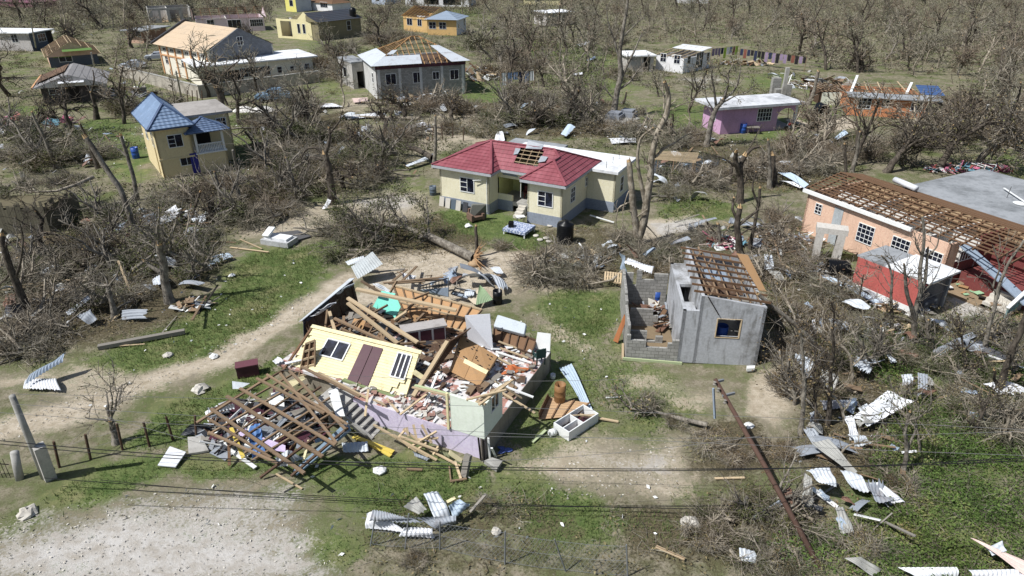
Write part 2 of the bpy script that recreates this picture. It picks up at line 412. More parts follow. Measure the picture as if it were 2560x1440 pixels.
GRASS = [([(170, 905), (330, 950), (520, 910), (680, 810), (800, 720), (840, 630), (800, 590), (620, 640), (560, 720), (420, 800), (260, 850)], .9, 1.2),
 ([(300, 1110), (420, 1010), (560, 960), (700, 880), (760, 870), (620, 1000), (480, 1130), (330, 1140)], .9, .7),
 ([(90, 1255), (250, 1165), (420, 1140), (620, 1160), (900, 1140), (1230, 1170), (1240, 1260), (1000, 1330), (860, 1260), (700, 1215), (430, 1190), (210, 1275)], 1, .7),
 ([(800, 1290), (960, 1340), (900, 1440), (800, 1440)], .8, .6), ([(1240, 1180), (1500, 1240), (1560, 1400), (1260, 1400)], .85, 1), ([(1430, 1250), (1760, 1290), (1700, 1380), (1480, 1370)], .85, .8),
 ([(1340, 760), (1400, 720), (1560, 730), (1570, 800), (1440, 880), (1380, 850)], .9, 1), ([(1440, 870), (1560, 880), (1700, 940), (1760, 1060), (1600, 1110), (1480, 1010)], .65, 1),
 ([(1050, 540), (1200, 510), (1330, 570), (1410, 590), (1380, 660), (1200, 640), (1000, 560)], .85, 1), ([(900, 470), (1060, 440), (1110, 470), (1090, 530), (1000, 540)], .55, 1),
 ([(1640, 500), (1790, 490), (1850, 540), (1700, 570), (1640, 540)], .85, 1), ([(190, 300), (330, 290), (400, 380), (330, 450), (240, 380)], 1, 2), ([(550, 290), (640, 260), (720, 370), (600, 420)], 1, 2),
 ([(0, 260), (90, 260), (100, 310), (0, 320)], 1, 2), ([(640, 330), (760, 320), (740, 380), (640, 400)], .7, 2), ([(230, 215), (330, 200), (420, 240), (260, 260)], .8, 3), ([(700, 180), (880, 190), (920, 300), (760, 260)], .55, 3),
 ([(1150, 180), (1330, 210), (1400, 280), (1120, 250)], .8, 3), ([(1230, 90), (1560, 110), (1600, 190), (1640, 330), (1440, 240), (1260, 170)], .75, 5), ([(1640, 260), (1790, 250), (1800, 330), (1640, 330)], .9, 3),
 ([(1860, 325), (2010, 290), (2030, 340), (2100, 370), (1950, 390), (1860, 370)], .9, 2), ([(1990, 250), (2130, 270), (2110, 300), (2000, 300)], .9, 3), ([(1900, 170), (2040, 190), (1960, 240), (1820, 220)], .8, 4),
 ([(2440, 390), (2560, 380), (2560, 430), (2480, 430)], .9, 2), ([(100, 560), (230, 520), (290, 600), (200, 680)], .5, 2), ([(0, 1280), (160, 1260), (180, 1350), (0, 1370)], .45, 1), ([(0, 130), (90, 140), (60, 200), (0, 200)], .8, 4),
 ([(680, 60), (900, 110), (1010, 110), (900, 150), (700, 120)], .6, 5), ([(2290, 820), (2560, 760), (2560, 1440), (2150, 1440), (2040, 1250), (2200, 1050)], .75, 2), ([(2000, 600), (2200, 640), (2180, 720), (2020, 720)], .6, 1),
 ([(1080, 20), (1230, 20), (1230, 50), (1050, 50)], .7, 6), ([(960, 780), (1560, 800), (1560, 1200), (1300, 1200)], .62, 2), ([(420, 640), (560, 640), (480, 760), (420, 760)], .5, 1)]
SAND = [([(920, 740), (940, 650), (1130, 630), (1300, 640), (1320, 700), (1230, 760), (1000, 760)], .95, 1.2), ([(830, 500), (960, 470), (1110, 490), (1090, 560), (960, 560), (840, 580), (560, 610), (530, 570), (690, 540)], .6, 1.5),
 ([(1250, 1180), (1420, 1110), (1700, 1090), (1790, 1200), (1700, 1260), (1420, 1240)], .6, 1), ([(1890, 930), (1990, 890), (2010, 1000), (1960, 1100), (1850, 1050)], .8, .8), ([(1500, 920), (1700, 930), (1850, 960), (1750, 1040), (1560, 1010)], .5, 1),
 ([(1960, 330), (2080, 285), (2140, 285), (2110, 320), (2010, 345)], 1, .8), ([(150, 890), (400, 930), (520, 960), (200, 1060), (100, 1000)], .55, 1), ([(1190, 690), (1340, 640), (1560, 680), (1550, 740), (1330, 740)], .5, 1.2),
 ([(1600, 540), (1700, 530), (1760, 570), (1720, 610), (1600, 600)], .7, 1), ([(1370, 740), (1560, 880), (1500, 980), (1400, 900), (1280, 790)], .45, 1.5), ([(860, 240), (940, 250), (950, 290), (870, 300)], .6, 2), ([(1000, 290), (1240, 270), (1230, 350), (1040, 400)], .6, 2)]
PALE = [([(-40, 1360), (200, 1330), (330, 1290), (470, 1290), (640, 1320), (760, 1370), (800, 1450), (-40, 1450)], 1, 1.6), ([(-40, 1320), (170, 1280), (430, 1215), (560, 1195), (720, 1235), (830, 1320), (850, 1450), (-40, 1450)], .58, 1.4), ([(840, 500), (960, 480), (1060, 500), (1020, 540), (880, 545)], .55, 1),
 ([(1640, 550), (1740, 545), (1760, 580), (1690, 600)], .75, .7), ([(2280, 800), (2420, 740), (2560, 700), (2560, 760), (2440, 860), (2300, 860)], .8, 1), ([(1450, 1150), (1680, 1110), (1700, 1170), (1520, 1200)], .55, .8), ([(1700, 205), (1790, 180), (1830, 200), (1760, 225)], .6, 2)]
TRAIL = [([(-60, 1090), (120, 1050), (280, 1010), (420, 940), (560, 880), (690, 815), (800, 745), (850, 700)], 1.0, 1.1, 1.0), ([(-60, 1090), (120, 1050), (280, 1010), (420, 940), (560, 880)], .35, .7, .0), ([(-60, 960), (100, 950), (250, 1000)], .8, .8, .6)]
LIT = [([(0, 560), (300, 600), (560, 620), (520, 720), (440, 820), (240, 860), (0, 900)], .9, 2), ([(840, 560), (1100, 540), (1210, 620), (900, 690)], .9, 1.2), ([(1700, 1080), (1900, 1060), (2000, 1200), (1850, 1240), (1720, 1180)], .8, .7),
 ([(1900, 640), (2300, 800), (2250, 1200), (2050, 1300), (1960, 900)], .8, 1.5), ([(600, 270), (900, 280), (860, 480), (640, 500)], .9, 2.5), ([(1500, 1240), (2050, 1240), (2150, 1440), (1500, 1440)], .7, 1), ([(1280, 640), (1560, 600), (1560, 720), (1320, 720)], .9, 1),
 ([(1080, 250), (1560, 250), (1600, 340), (1240, 350)], .7, 2), ([(1640, 360), (2160, 340), (2060, 480), (1640, 480)], .7, 2), ([(920, 1250), (1380, 1230), (1540, 1440), (940, 1440)], .5, .8), ([(1330, 560), (1620, 560), (1980, 600), (1980, 720), (1380, 640)], .6, 1)]
def cover(x, y):
 wx, wy = x, y; k_ = np.clip(y / 40, .6, 2.5); x = wx + k_ * ((vnoise(wx, wy, 11, 3.1) - .5) * 2.2 + (vnoise(wx, wy, 13, 1.1) - .5) * .9); y = wy + k_ * ((vnoise(wx, wy, 12, 3.1) - .5) * 2.2 + (vnoise(wx, wy, 14, 1.1) - .5) * .9)
 g = np.zeros(x.shape); s = g.copy(); p = g.copy(); l = g.copy()
 for po, k, so_ in GRASS: g = np.maximum(g, area(po, x, y, so_) * k)
 for po, k, so_ in SAND: s = np.maximum(s, area(po, x, y, so_) * k)
 for po, k, so_ in PALE: p = np.maximum(p, area(po, x, y, so_) * k)
 for li, wd, so_, k in TRAIL: s = np.maximum(s, trail(li, x, y, wd, so_) * k)
 for po, k, so_ in LIT: l = np.maximum(l, area(po, x, y, so_) * k)
 far = np.clip((y - 90) / 40, 0, 1) * vnoise(x, y, 5, 14.0); g = np.maximum(g, far * .4)
 return g, s, p, l
cg, cs, cp, cl = cover(PX, PY)
bare = np.maximum(cs, cp)
PZ = (vnoise(PX, PY, 1, 2.3) - .5) * .10 + (vnoise(PX, PY, 2, .8) - .5) * .05; PZ *= (1 - .75 * bare); PZ -= .03
for line in ([(-60, 1102), (290, 1020), (560, 892), (800, 755)], [(-60, 1075), (270, 998), (550, 868), (790, 733)]): PZ -= trail(line, PX, PY, .12, .12) * .05
nx, ny = len(GX), len(GY); idx = np.arange(nx * ny).reshape(ny, nx)
Q = np.stack([idx[:-1, :-1], idx[:-1, 1:], idx[1:, 1:], idx[1:, :-1]], -1).reshape(-1, 4)
n = NT('ground_cover'); P = n.geo(); at = n.attr('reg'); sep = n.n('SeparateColor'); n.l(at.outputs['Color'], sep.inputs[0]); al = at.outputs['Alpha']
n1 = n.noise(P, .35, 8, .65); n2 = n.noise(P, 1.6, 7, .7); n3 = n.noise(P, 9, 5, .75); n4 = n.noise(P, 30, 3, .8)
brk = n.math('ADD', n.math('ADD', n.math('MULTIPLY', n.math('SUBTRACT', n1, .5), 1.1), n.math('MULTIPLY', n.math('SUBTRACT', n2, .5), 1.5)), n.math('MULTIPLY', n.math('SUBTRACT', n3, .5), 1.3))
dry = n.mix(n.sstep(n2, .38, .62), lin(144, 134, 112), lin(112, 110, 80)); dry = n.mix(n.sstep(n1, .45, .62), dry, lin(98, 108, 62))
dry = n.mix(n.math('MULTIPLY', n.sstep(n3, .45, .7), .6), dry, lin(74, 62, 44))
gr = n.mix(n.sstep(n2, .36, .64), lin(78, 102, 46), lin(112, 126, 68)); gr = n.mix(n.math('MULTIPLY', n.sstep(n4, .45, .7), .7), gr, lin(52, 74, 30)); gr = n.mix(n.math('MULTIPLY', n.sstep(n3, .52, .74), .5), gr, lin(136, 130, 88))
sa = n.mix(n.sstep(n2, .35, .65), lin(192, 178, 156), lin(162, 148, 124)); sa = n.mix(n.math('MULTIPLY', n.sstep(n3, .5, .75), .5), sa, lin(124, 106, 78))
pa = n.mix(n.sstep(n2, .35, .68), lin(194, 190, 184), lin(168, 160, 148)); pa = n.mix(n.math('MULTIPLY', n.sstep(n3, .55, .78), .6), pa, lin(146, 134, 112)); pa = n.mix(n.math('MULTIPLY', n.sstep(n4, .6, .75), .5), pa, lin(120, 116, 108))
li = n.mix(n.sstep(n3, .35, .62), lin(104, 92, 68), lin(64, 60, 42)); li = n.mix(n.math('MULTIPLY', n.sstep(n4, .5, .7), .7), li, lin(158, 142, 112)); li = n.mix(n.sstep(n2, .5, .7), li, lin(92, 92, 60))  # litter colour also darkened to carry the shade in gaps under the brush
rut = n.noise(n.coord('Object', (.9, 2.6, 1), (0, 0, .35)), 1.3, 6, .7); pa = n.mix(n.math('MULTIPLY', n.sstep(rut, .52, .7), .45), pa, lin(150, 140, 122)); sa = n.mix(n.math('MULTIPLY', n.sstep(rut, .5, .68), .5), sa, lin(206, 194, 172))
def th(s_, lo=.3, hi=.7): return n.sstep(n.math('ADD', s_, n.math('MULTIPLY', brk, .8)), lo, hi)
gr = n.mix(n.math('MULTIPLY', n.sstep(n1, .48, .66), .6), gr, lin(142, 134, 92)); c = n.mix(th(sep.outputs[0]), dry, gr); c = n.mix(th(al), c, li); c = n.mix(n.math('MULTIPLY', n.sstep(n.noise(P, 14, 4, .8), .6, .72), .55), c, lin(176, 170, 156)); c = n.mix(th(sep.outputs[1]), c, sa); c = n.mix(th(sep.outputs[2]), c, pa)
M_GROUND = n.out(c, .97, n.math('ADD', n3, n.math('MULTIPLY', n4, .6)), .7, .06, spec=.1)
ground = np_mesh('ground', np.stack([PX, PY, PZ], 1), Q, np.zeros(len(Q)), M_GROUND, smooth=True); tag(ground, kind='structure')
ca = ground.data.attributes.new('reg', 'FLOAT_COLOR', 'POINT'); ca.data.foreach_set('color', np.stack([cg, cs, cp, cl], 1).astype('f').ravel())
def sheet_flat(name, px, z, mat, n=6):
 pts = [G(*p) for p in px]; mb = MB(); mb.face([(p.x, p.y, z) for p in pts]); o = mb.build(name, mat); tag(o, kind='structure'); return o
# standing water by the frame pens
n = NT('muddy_water'); M_WATER = n.out(lin(58, 56, 48), .04, n.noise(n.geo(), 3, 3), .02, .02, spec=.7)
sheet_flat('water', [(1622, 420), (1650, 392), (1700, 384), (1760, 382), (1800, 392), (1795, 412), (1765, 428), (1700, 440), (1640, 440)], .07, M_WATER)
# ================================================================ building helpers
def window(h, p0, p1, u, v, w, ht, nx=2, ny=2, fm=None, pm=None, open_half=0, fw=.06):
 """window set in the outer face of the wall p0->p1 (outside on its right-hand side): frame with its pane as a sub-part"""
 fm = fm or M_WHITE; pm = pm or M_GL
 p0 = Vector((p0[0], p0[1], 0)); d = (Vector((p1[0], p1[1], 0)) - p0).normalized(); n = Vector((d.y, -d.x, 0))
 def P(a, b, o): return p0 + d * a + Vector((0, 0, b)) + n * o
 mb = MB()
 def bar(a, b, c, e): mb.hexa([P(a, c, -.02), P(b, c, -.02), P(b, c, .05), P(a, c, .05), P(a, e, -.02), P(b, e, -.02), P(b, e, .05), P(a, e, .05)], 0, .1)
 bar(u, u + fw, v, v + ht); bar(u + w - fw, u + w, v, v + ht); bar(u + fw, u + w - fw, v, v + fw); bar(u + fw, u + w - fw, v + ht - fw, v + ht)
 for i in range(1, nx):
  a = u + w * i / nx; bar(a - fw * .35, a + fw * .35, v + fw, v + ht - fw)
 for j in range(1, ny):
  b = v + ht * j / ny; a0 = u + fw
  a1 = u + w - fw if not open_half else u + w * .5
  for i in range(nx):
   s0 = u + w * i / nx + (fw if i == 0 else fw * .35); s1 = u + w * (i + 1) / nx - (fw if i == nx - 1 else fw * .35)
   if s0 < a1: bar(s0, s1, b - fw * .3, b + fw * .3)
 f = mb.build('window', fm, h.o)
 g = MB(); a, b, c, e = u + fw * .5, u + w - fw * .5, v + fw * .5, v + ht - fw * .5
 g.hexa([P(a, c, -.015), P(b, c, -.015), P(b, c, .015), P(a, c, .015), P(a, e, -.015), P(b, e, -.015), P(b, e, .015), P(a, e, .015)], 0, .5)
 g.build('pane', pm, f); return f
def slab(h, name, x0, x1, y0, y1, z0, z1, mat):
 mb = MB(); mb.box(x0, x1, y0, y1, z0, z1, 0, .3); return mb.build(name, mat, h.o)
def rafters(h, name, pts_list, w=.06, ht=.1, mat=None):
 for a, b in pts_list:
  mb = MB(); mb.beam(a, b, w, ht); mb.build(name, mat or M_WOOD, h.o)
def floor_scatter(h, n, x0, x1, y0, y1, z, mats, smin=.15, smax=.7, name='rubble', seed=1):
 """loose bits nobody could count, lying on a floor"""
 r = random.Random(seed); mb = MB()
 for i in range(n):
  x, y = r.uniform(x0, x1), r.uniform(y0, y1); a = r.uniform(0, 6.3); L = r.uniform(smin, smax); wd = L * r.uniform(.15, .8); t = r.uniform(.01, .05)
  ux, uy = math.cos(a), math.sin(a); k = r.uniform(-.25, .35); zz = z + r.uniform(0, .12)
  p = [(x + ux * i_ * L / 2 - uy * j * wd / 2, y + uy * i_ * L / 2 + ux * j * wd / 2, zz + .03 + (i_ + 1) * .5 * max(0, k) * L) for i_, j in ((-1, -1), (1, -1), (1, 1), (-1, 1))]
  mb.quadslab(p, t, r.randrange(len(mats)), r.random())
 o = mb.build(name, mats, h.o if isinstance(h, H) else None); o['kind'] = 'stuff'; return o
# ================================================================ red-roofed cream house
def red_house():
 A, B = G(1103, 513), G(1403, 570)
 h = H('cream_house', 'cream bungalow with maroon tiled roof, grey plinth and a hole torn in the roof', A, B)
 L = h.L; xL = h.loc(G(1223, 536)).x; xR = h.loc(G(1318, 554)).x; p = 1.5; D = 6.4; hp = .85; ht = 3.55
 print('red house', L, xL, xR)
 W = M_CREAM; PL = plaster('grey_plinth', (134, 144, 160), .15)
 mb = MB()
 mb.wall((0, 0), (xL, 0), hp, ht, .15); mb.wall((xL, 0), (xL, p), hp, ht, .15)
 mb.wall((xL, p), (xR, p), 2.75, ht, .15); mb.wall((xL, p), (xL + 1.35, p), hp, 1.35, .15); mb.wall((xR - .75, p), (xR, p), hp, 1.35, .15)
 mb.wall((xR, p), (xR, 0), hp, ht, .15); mb.wall((xR, 0), (L, 0), hp, ht, .15); mb.wall((L, 0), (L, D), hp, ht, .15)
 mb.wall((L, D), (0, D), hp, ht, .15); mb.wall((0, D), (0, 0), hp, ht, .15)
 h.part('wall', mb, W)
 mb = MB(); e = .025
 for a, b in (((-e, -e), (xL + e, -e)), ((xL + e, -e), (xL + e, p - e)), ((xL + e, p - e), (xL + 1.35, p - e)), ((xR - .75, p - e), (xR - e, p - e)), ((xR - e, p), (xR - e, -e)), ((xR - e, -e), (L + e, -e)), ((L + e, -e), (L + e, D + e)), ((L + e, D + e), (-e, D + e)), ((-e, D + e), (-e, -e))):
  mb.wall(a, b, -.1, hp, .15)
 h.part('plinth', mb, PL)
 # porch interior
 mb = MB(); mb.wall((xL + .02, p + 2.6), (xR - .02, p + 2.6), .7, ht, .1); mb.wall((xL + .02, p + 2.6), (xL + .02, p + .15), .7, ht, .02); h.part('porch_wall', mb, plaster('yellow_inner_wall', (214, 214, 130), .2))
 slab(h, 'porch_floor', xL, xR, p, p + 2.6, .5, .82, M_CONC)
 for x in (xL + .9, xR - 1.0): mb = MB(); mb.box(x, x + .85, p + 2.55, p + 2.6, .82, 2.75); h.part('door', mb, M_DARKIN)
 for x in (xL + 2.05, xR - .35): mb = MB(); mb.tube([(x, p + .07, 1.3), (x, p + .07, 2.78)], .03, 6); h.part('porch_post', mb, M_WHITE)
 # grey chevron on the lintel
 mb = MB(); z0, z1 = 2.98, 3.42; y = p - .012
 for q in ([(xL + .2, z1), (xL + 1.2, z1), (xL + 1.9, z0), (xL + .5, z0)], [(xL + 1.9, z0), (xR - .1, z0), (xR - .1, z1), (xL + 2.9, z1), (xL + 2.2, z0 + .12)]): mb.face([(a, y, b) for a, b in q])
 h.part('painted_chevron', mb, PL)
 # steps
 for i in range(4): mb = MB(); mb.box(xL + 2.0, xR - .8, p - .3 * (4 - i), p - .3 * (3 - i) if i < 3 else p - .002, -.05, .17 * (i + 1)); h.part('step', mb, M_STONE)
 # windows
 window(h, (0, 0), (xL, 0), xL * .42, 1.55, 1.35, 1.25, 2, 3, open_half=1); window(h, (xR, 0), (L, 0), (L - xR) * .3, 1.5, 1.3, 1.25, 2, 3, open_half=1)
 window(h, (L, 0), (L, D), 1.6, 1.45, .9, 1.25, 2, 3); window(h, (L, 0), (L, D), 4.6, 1.9, .7, .8, 2, 2)
 mb = MB(); mb.tube([(xL - .15, -.08, .2), (xL - .15, -.08, 2.9), (xL - 1.3, -.3, 2.75)], .035, 6); h.part('drainpipe', mb, M_WHITE)
 # roof
 ov = .45; z = ht; zr = 5.15; yr = 3.0; r2x = L - 2.1; xm = (xR + L) / 2; sl = (zr - z) / (L + ov - r2x); za = z + (L + ov - xm) * sl
 V3 = Vector
 E1, E2, E3, E4, E5, E6, E7, E8 = V3((-ov, -ov, z)), V3((xL + ov, -ov, z)), V3((xL + ov, p - ov, z)), V3((xR - ov, p - ov, z)), V3((xR - ov, -ov, z)), V3((L + ov, -ov, z)), V3((L + ov, D + ov, z)), V3((-ov, D + ov, z))
 R1 = V3((3.2, yr, zr)); R2 = V3((r2x, yr, zr)); AR = V3((xm, -ov + (xm - xR + ov), za)); f = (za - z) / (zr - z); Vv = V3((xm, p - ov + f * (yr - p + ov), za))
 T = tile('maroon_tiles', (144, 66, 76)); mb = MB()
 hx0, hx1 = 6.0, 8.1; hy0 = p - ov + .3 * (yr - p + ov); hy1 = p - ov + .9 * (yr - p + ov)
 X, Y = V3((1, 0, 0)), V3((0, 1, 0)); main = [E3, E4, Vv, R2, R1]
 mid = clip(clip(main, X, hx0, True), X, hx1, False)
 for q in (clip(main, X, hx0, False), clip(main, X, hx1, True), clip(mid, Y, hy0, False), clip(mid, Y, hy1, True)): mb.tiled(q)
 for q in ([E1, E2, R1], [E2, E3, R1], [E5, E6, AR], [E6, E7, R2, Vv, AR], [E4, E5, AR, Vv], [E8, E1, R1], [E7, E8, R1, R2]): mb.tiled(q)
 rf = h.part('roof', mb, T)
 mb = MB()
 for a, b in ((E1, R1), (E2, R1), (R1, R2), (R2, E7), (E6, AR), (E5, AR), (AR, Vv), (Vv, R2), (E8, R1)): mb.beam(a + V3((0, 0, .05)), b + V3((0, 0, .05)), .2, .07, 0, .2)
 mb.build('ridge_cap', T, rf)
 mb = MB()
 for a, b in ((E1, E2), (E2, E3), (E3, E4), (E4, E5), (E5, E6), (E6, E7), (E7, E8), (E8, E1)): mb.beam(a - V3((0, 0, .12)), b - V3((0, 0, .12)), .04, .2, 0, .1)
 h.part('fascia', mb, plaster('grey_fascia', (168, 172, 178), .1))
 mb = MB(); mb.face([E1, E2, E3, E4, E5, E6, E7, E8]); so_ = h.part('soffit', mb, M_WHITE); so_.location.z = -.2
 def onmain(x, y): return V3((x, y, z + (y - p + ov) / (yr - p + ov) * (zr - z)))
 for i in range(4): yy = hy0 + (hy1 - hy0) * (i + .5) / 4; rafters(h, 'batten', [(onmain(hx0 - .1, yy) - V3((0, 0, .03)), onmain(hx1 + .1, yy) - V3((0, 0, .03)))], .05, .05, M_WOODL)
 for i in range(3): x = hx0 + (hx1 - hx0) * (i + .6) / 3.2; rafters(h, 'rafter', [(onmain(x, hy0 - .1) - V3((0, 0, .12)), onmain(x, hy1 + .1) - V3((0, 0, .12)))], .05, .12, M_WOOD)
 for q in ([(hx1 - .1, hy0 + .2), (hx1 + .5, hy0 + .25), (hx1 + .55, hy0 + .7), (hx1, hy0 + .6)], [(hx0 + .5, hy1 - .1), (hx1 - .2, hy1 - .1), (hx1 - .2, hy1 + .35), (hx0 + .5, hy1 + .4)], [(hx0 - .3, hy0 + .5), (hx0 + .1, hy0 + .5), (hx0 + .1, hy0 + 1), (hx0 - .3, hy0 + .9)]):
  mb = MB(); mb.quadslab([onmain(a, b) + V3((0, 0, .1 + .12 * (i % 2))) for i, (a, b) in enumerate(q)], .02); h.part('torn_tile_sheet', mb, M_ZG)
 # flat-roofed extension behind, white slab
 a = h.loc(G(1527, 429, 3.5)); b = h.loc(G(1592, 394, 3.5)); c = h.loc(G(1497, 424, 3.5))
 x1 = max(a.x, b.x); y0 = min(a.y, c.y) ; y1 = b.y
 print('ext', a, b, c)
 slab(h, 'flat_roof', 3.2, x1, max(y0, D + ov + .03), y1, 3.3, 3.52, M_SLABW); slab(h, 'flat_roof', L + ov + .03, x1, y0, D + ov + .03, 3.3, 3.518, M_SLABW)
 mb = MB(); mb.wall((L + .02, y0 + .4), (x1 - .3, y0 + .4), -.1, 3.3, .15); mb.wall((x1 - .3, y0 + .4), (x1 - .3, y1 - .3), -.1, 3.3, .15); mb.wall((x1 - .3, y1 - .3), (3.4, y1 - .3), -.1, 3.3, .15); mb.wall((3.4, y1 - .3), (3.4, D), -.1, 3.3, .15); h.part('rear_wall', mb, W)
 mb = MB(); mb.wall((L + .03, y0 + .37), (x1 - .27, y0 + .37), -.1, .85, .05); mb.wall((x1 - .27, y0 + .37), (x1 - .27, y1 - .3), -.1, .85, .05); h.part('rear_plinth', mb, PL)
 window(h, (x1 - .3, y0 + .4), (x1 - .3, y1), 1.2, 1.3, .8, 1.3, 1, 2)
 mb = MB()
 for k in range(4): mb.tube([(x1 - 1.2, y0 + .6 + k * 1.5, 3.5), (x1 - 1.2, y0 + .6 + k * 1.5, 4.1)], .02, 4)
 h.part('rebar', mb, M_DARKIN)
 a = h.loc(G(1420, 362, 2.9)); b = h.loc(G(1275, 352, 2.9)); c = h.loc(G(1360, 372, 2.9))
 slab(h, 'low_slab', b.x, a.x, y1 + .05, max(a.y, b.y), 2.7, 2.9, M_SLABG); mb = MB(); mb.wall((b.x + .2, y1 + .3), (a.x - .2, y1 + .3), -.1, 2.7, .15); mb.wall((a.x - .2, y1 + .3), (a.x - .2, max(a.y, b.y) - .2), -.1, 2.7, .15); mb.wall((b.x + .2, max(a.y, b.y) - .2), (b.x + .2, y1 + .3), -.1, 2.7, .15); h.part('rear_wall', mb, W)
 return h
RH = red_house()
# ================================================================ grey concrete shed with its unfinished block rooms
def shed():
 A, B = G(1692, 905), G(1890, 915)
 h = H('concrete_shed', 'roofless grey concrete shed with bare rafters and unfinished block walls at its side', A, B, 'shed')
 L = h.L; xs = h.loc(G(1731, 907)).x; zL = HZ(A, 738); zR = HZ(B, 769); zs = HZ(A, 776)
 D = (h.loc(G(1710, 616, zL)).y + h.loc(G(1858, 643, zR)).y) / 2 ; print('shed', L, xs, zL, zR, zs, D)
 C = plaster('bare_cement_render', (170, 173, 178), .7, (84, 80, 70), 1.0, .9)
 zt = lambda x: zL + (zR - zL) * (x - xs) / (L - xs)
 mb = MB(); wx = xs + (L - xs) * .28; hole = (wx, wx + 1.25, HZ(A, 838), HZ(A, 793)); zm = min(zR, zL) - .02
 mb.wall((xs, 0), (L, 0), 0, zm, .16, [(hole[0] - xs, hole[1] - xs, hole[2], hole[3])])
 mb.prism([(xs, 0, zm), (L, 0, zm), (L, 0, zR), (xs, 0, zL)], (0, .16, 0)); mb.wall((0, 0), (xs, 0), 0, zs, .16); mb.wall((L, 0), (L, D), 0, zR - .05, .16)
 mb.wall((L, D), (xs, D), 0, zm, .16); mb.prism([(xs, D - .16, zm), (L, D - .16, zm), (L, D - .16, zR), (xs, D - .16, zL)], (0, .16, 0))
 mb.wall((xs, D), (xs, 0), 0, zL, .16, [(D * .25, D * .25 + .9, .0, 2.1)]); mb.wall((0, D * .93), (0, 0), 0, zs, .16, [(D * .38, D * .5, 0, 2.0)]); mb.wall((xs, D * .93), (0, D * .93), 0, zs, .16)
 h.part('wall', mb, C)
 mb = MB(); mb.box(.16, xs - .16, .16, 1.0, zs - .2, zs - .02); h.part('lean_roof', mb, C)
 mb = MB(); mb.box(.16, xs - .005, D * .5, D * .9, zs - .2, zs - .02); h.part('lean_roof', mb, C)
 f = MB(); fw = .05
 for q in ((hole[0], hole[0] + fw, hole[2], hole[3]), (hole[1] - fw, hole[1], hole[2], hole[3]), (hole[0], hole[1], hole[2] - .03, hole[2]), (hole[0], hole[1], hole[3], hole[3] + .02)): f.box(q[0], q[1], -.03, .1, q[2], q[3], 0, .1)
 f.build('window_frame', M_WOODL, h.o)
 slab(h, 'floor', xs, L, .16, D - .16, -.05, .06, M_CONC)
 # rafters run along the slope, purlins across
 n = 8
 for i in range(n):
  y = .35 + (D - .7) * i / (n - 1); a = (xs - .35, y, zL + .1); b = (L + .25, y + rnd.uniform(-.1, .1), zR + .08)
  mb = MB(); mb.beam(a, b, .055, .11); h.part('rafter', mb, M_BROWN)
 for i in range(6):
  x = xs + .35 + (L - xs - .6) * i / 5; mb = MB(); mb.beam((x, .2, zt(x) - .02), (x, D - .15, zt(x) - .02), .06, .05); h.part('batten', mb, M_WOOD)
 for i in range(8):
  y = D * (i + .3) / 8; x = xs + .4 + 2.2 * rnd.random(); mb = MB(); mb.beam((x, y, zt(x) + .05), (x + rnd.uniform(-.4, .4), y + D / 8, zt(x) + .04), .09, .04); h.part('broken_batten', mb, M_WOOD)
 mb = MB(); mb.quadslab([(L - .1, D * .25, zR + .18), (L + .28, D * .25, zR + .12), (L + .3, D, zR + .12), (L - .35, D, zR + .2)], .03); h.part('eave_board', mb, M_PLY)
 mb = MB(); mb.beam((xs + .3, -.03, zt(xs) - .02), (xs + .95, -.08, zt(xs) - 1.0), .05, .05); h.part('hanging_batten', mb, M_DARKIN)
 mb = MB()
 for i in range(14): x = xs + rnd.uniform(.5, 3); mb.quadslab([(x, D * .35 + i * .3, 1.5), (x + .5, D * .35 + i * .3, 1.4), (x + .5, D * .35 + i * .3 + .25, 1.4), (x, D * .35 + i * .3 + .25, 1.5)], .03, 0)
 for x0, x1, y0, y1, m_ in ((xs + .3, xs + 1.6, .5, 2.3, M_DARKIN), (xs + 1.7, L - .3, .3, 2.0, M_GREYW), (xs + .4, L - .6, 2.4, 3.6, M_WOODD), (xs + 1.0, xs + 2.2, 3.8, 5.4, M_ZB)): mb = MB(); mb.quadslab([(x0, y0, zR - .55), (x1, y0, zR - .6), (x1, y1, zR - .5), (x0, y1, zR - .45)], .03); h.part('ceiling_panel', mb, m_)
 # block rooms at the left
 X0 = h.loc(G(1563, 898)).x; bz = HZ(h.W(X0, 0), 830)
 Db = h.loc(G(1567, 676, 2.3)).y; print('block', X0, bz, Db)
 Mb = M_BLK; mb = MB()
 def steps(p0, p1, prof):                                     # stepped broken top
  p0, p1 = Vector((*p0, 0)), Vector((*p1, 0)); Lw = (p1 - p0).length; d = (p1 - p0) / Lw; u = 0
  for w_, z_ in prof:
   a = p0 + d * u; b = p0 + d * min(u + w_ * Lw, Lw); mb.wall((a.x, a.y), (b.x, b.y), 0, z_, .15); u += w_ * Lw
 W_ = -X0
 steps((X0, 0), (0, 0), [(.07, 1.5), (.3, 1.2), (.42, .8), (.08, 1.1), (.13, 1.3)])
 steps((X0, Db), (X0, .15), [(.12, 2.4), (.22, 2.3), (.14, 2.3), (.12, 2.15), (.18, 1.9), (.14, 1.9), (.08, 2.0)])
 steps((X0 + .15, Db * .56), (0, Db * .56), [(.1, .8), (.5, 1.2), (.12, .8), (.28, .3)])
 steps((0, Db), (X0 + .15, Db), [(.2, 2.2), (.12, 2.2), (.28, 1.8), (.12, 2.4), (.08, 1.4), (.2, 2.2)])
 steps((X0 + .15, Db * .27), (-.6, Db * .27), [(.1, 1.2), (.45, .8), (.25, .2), (.2, .5)])
 h.part('block_wall', mb, Mb)
 slab(h, 'earth_floor', X0 + .15, -.01, .15, Db - .15, -.05, .1, paint('earth_fill', (132, 112, 84), .95, .5))
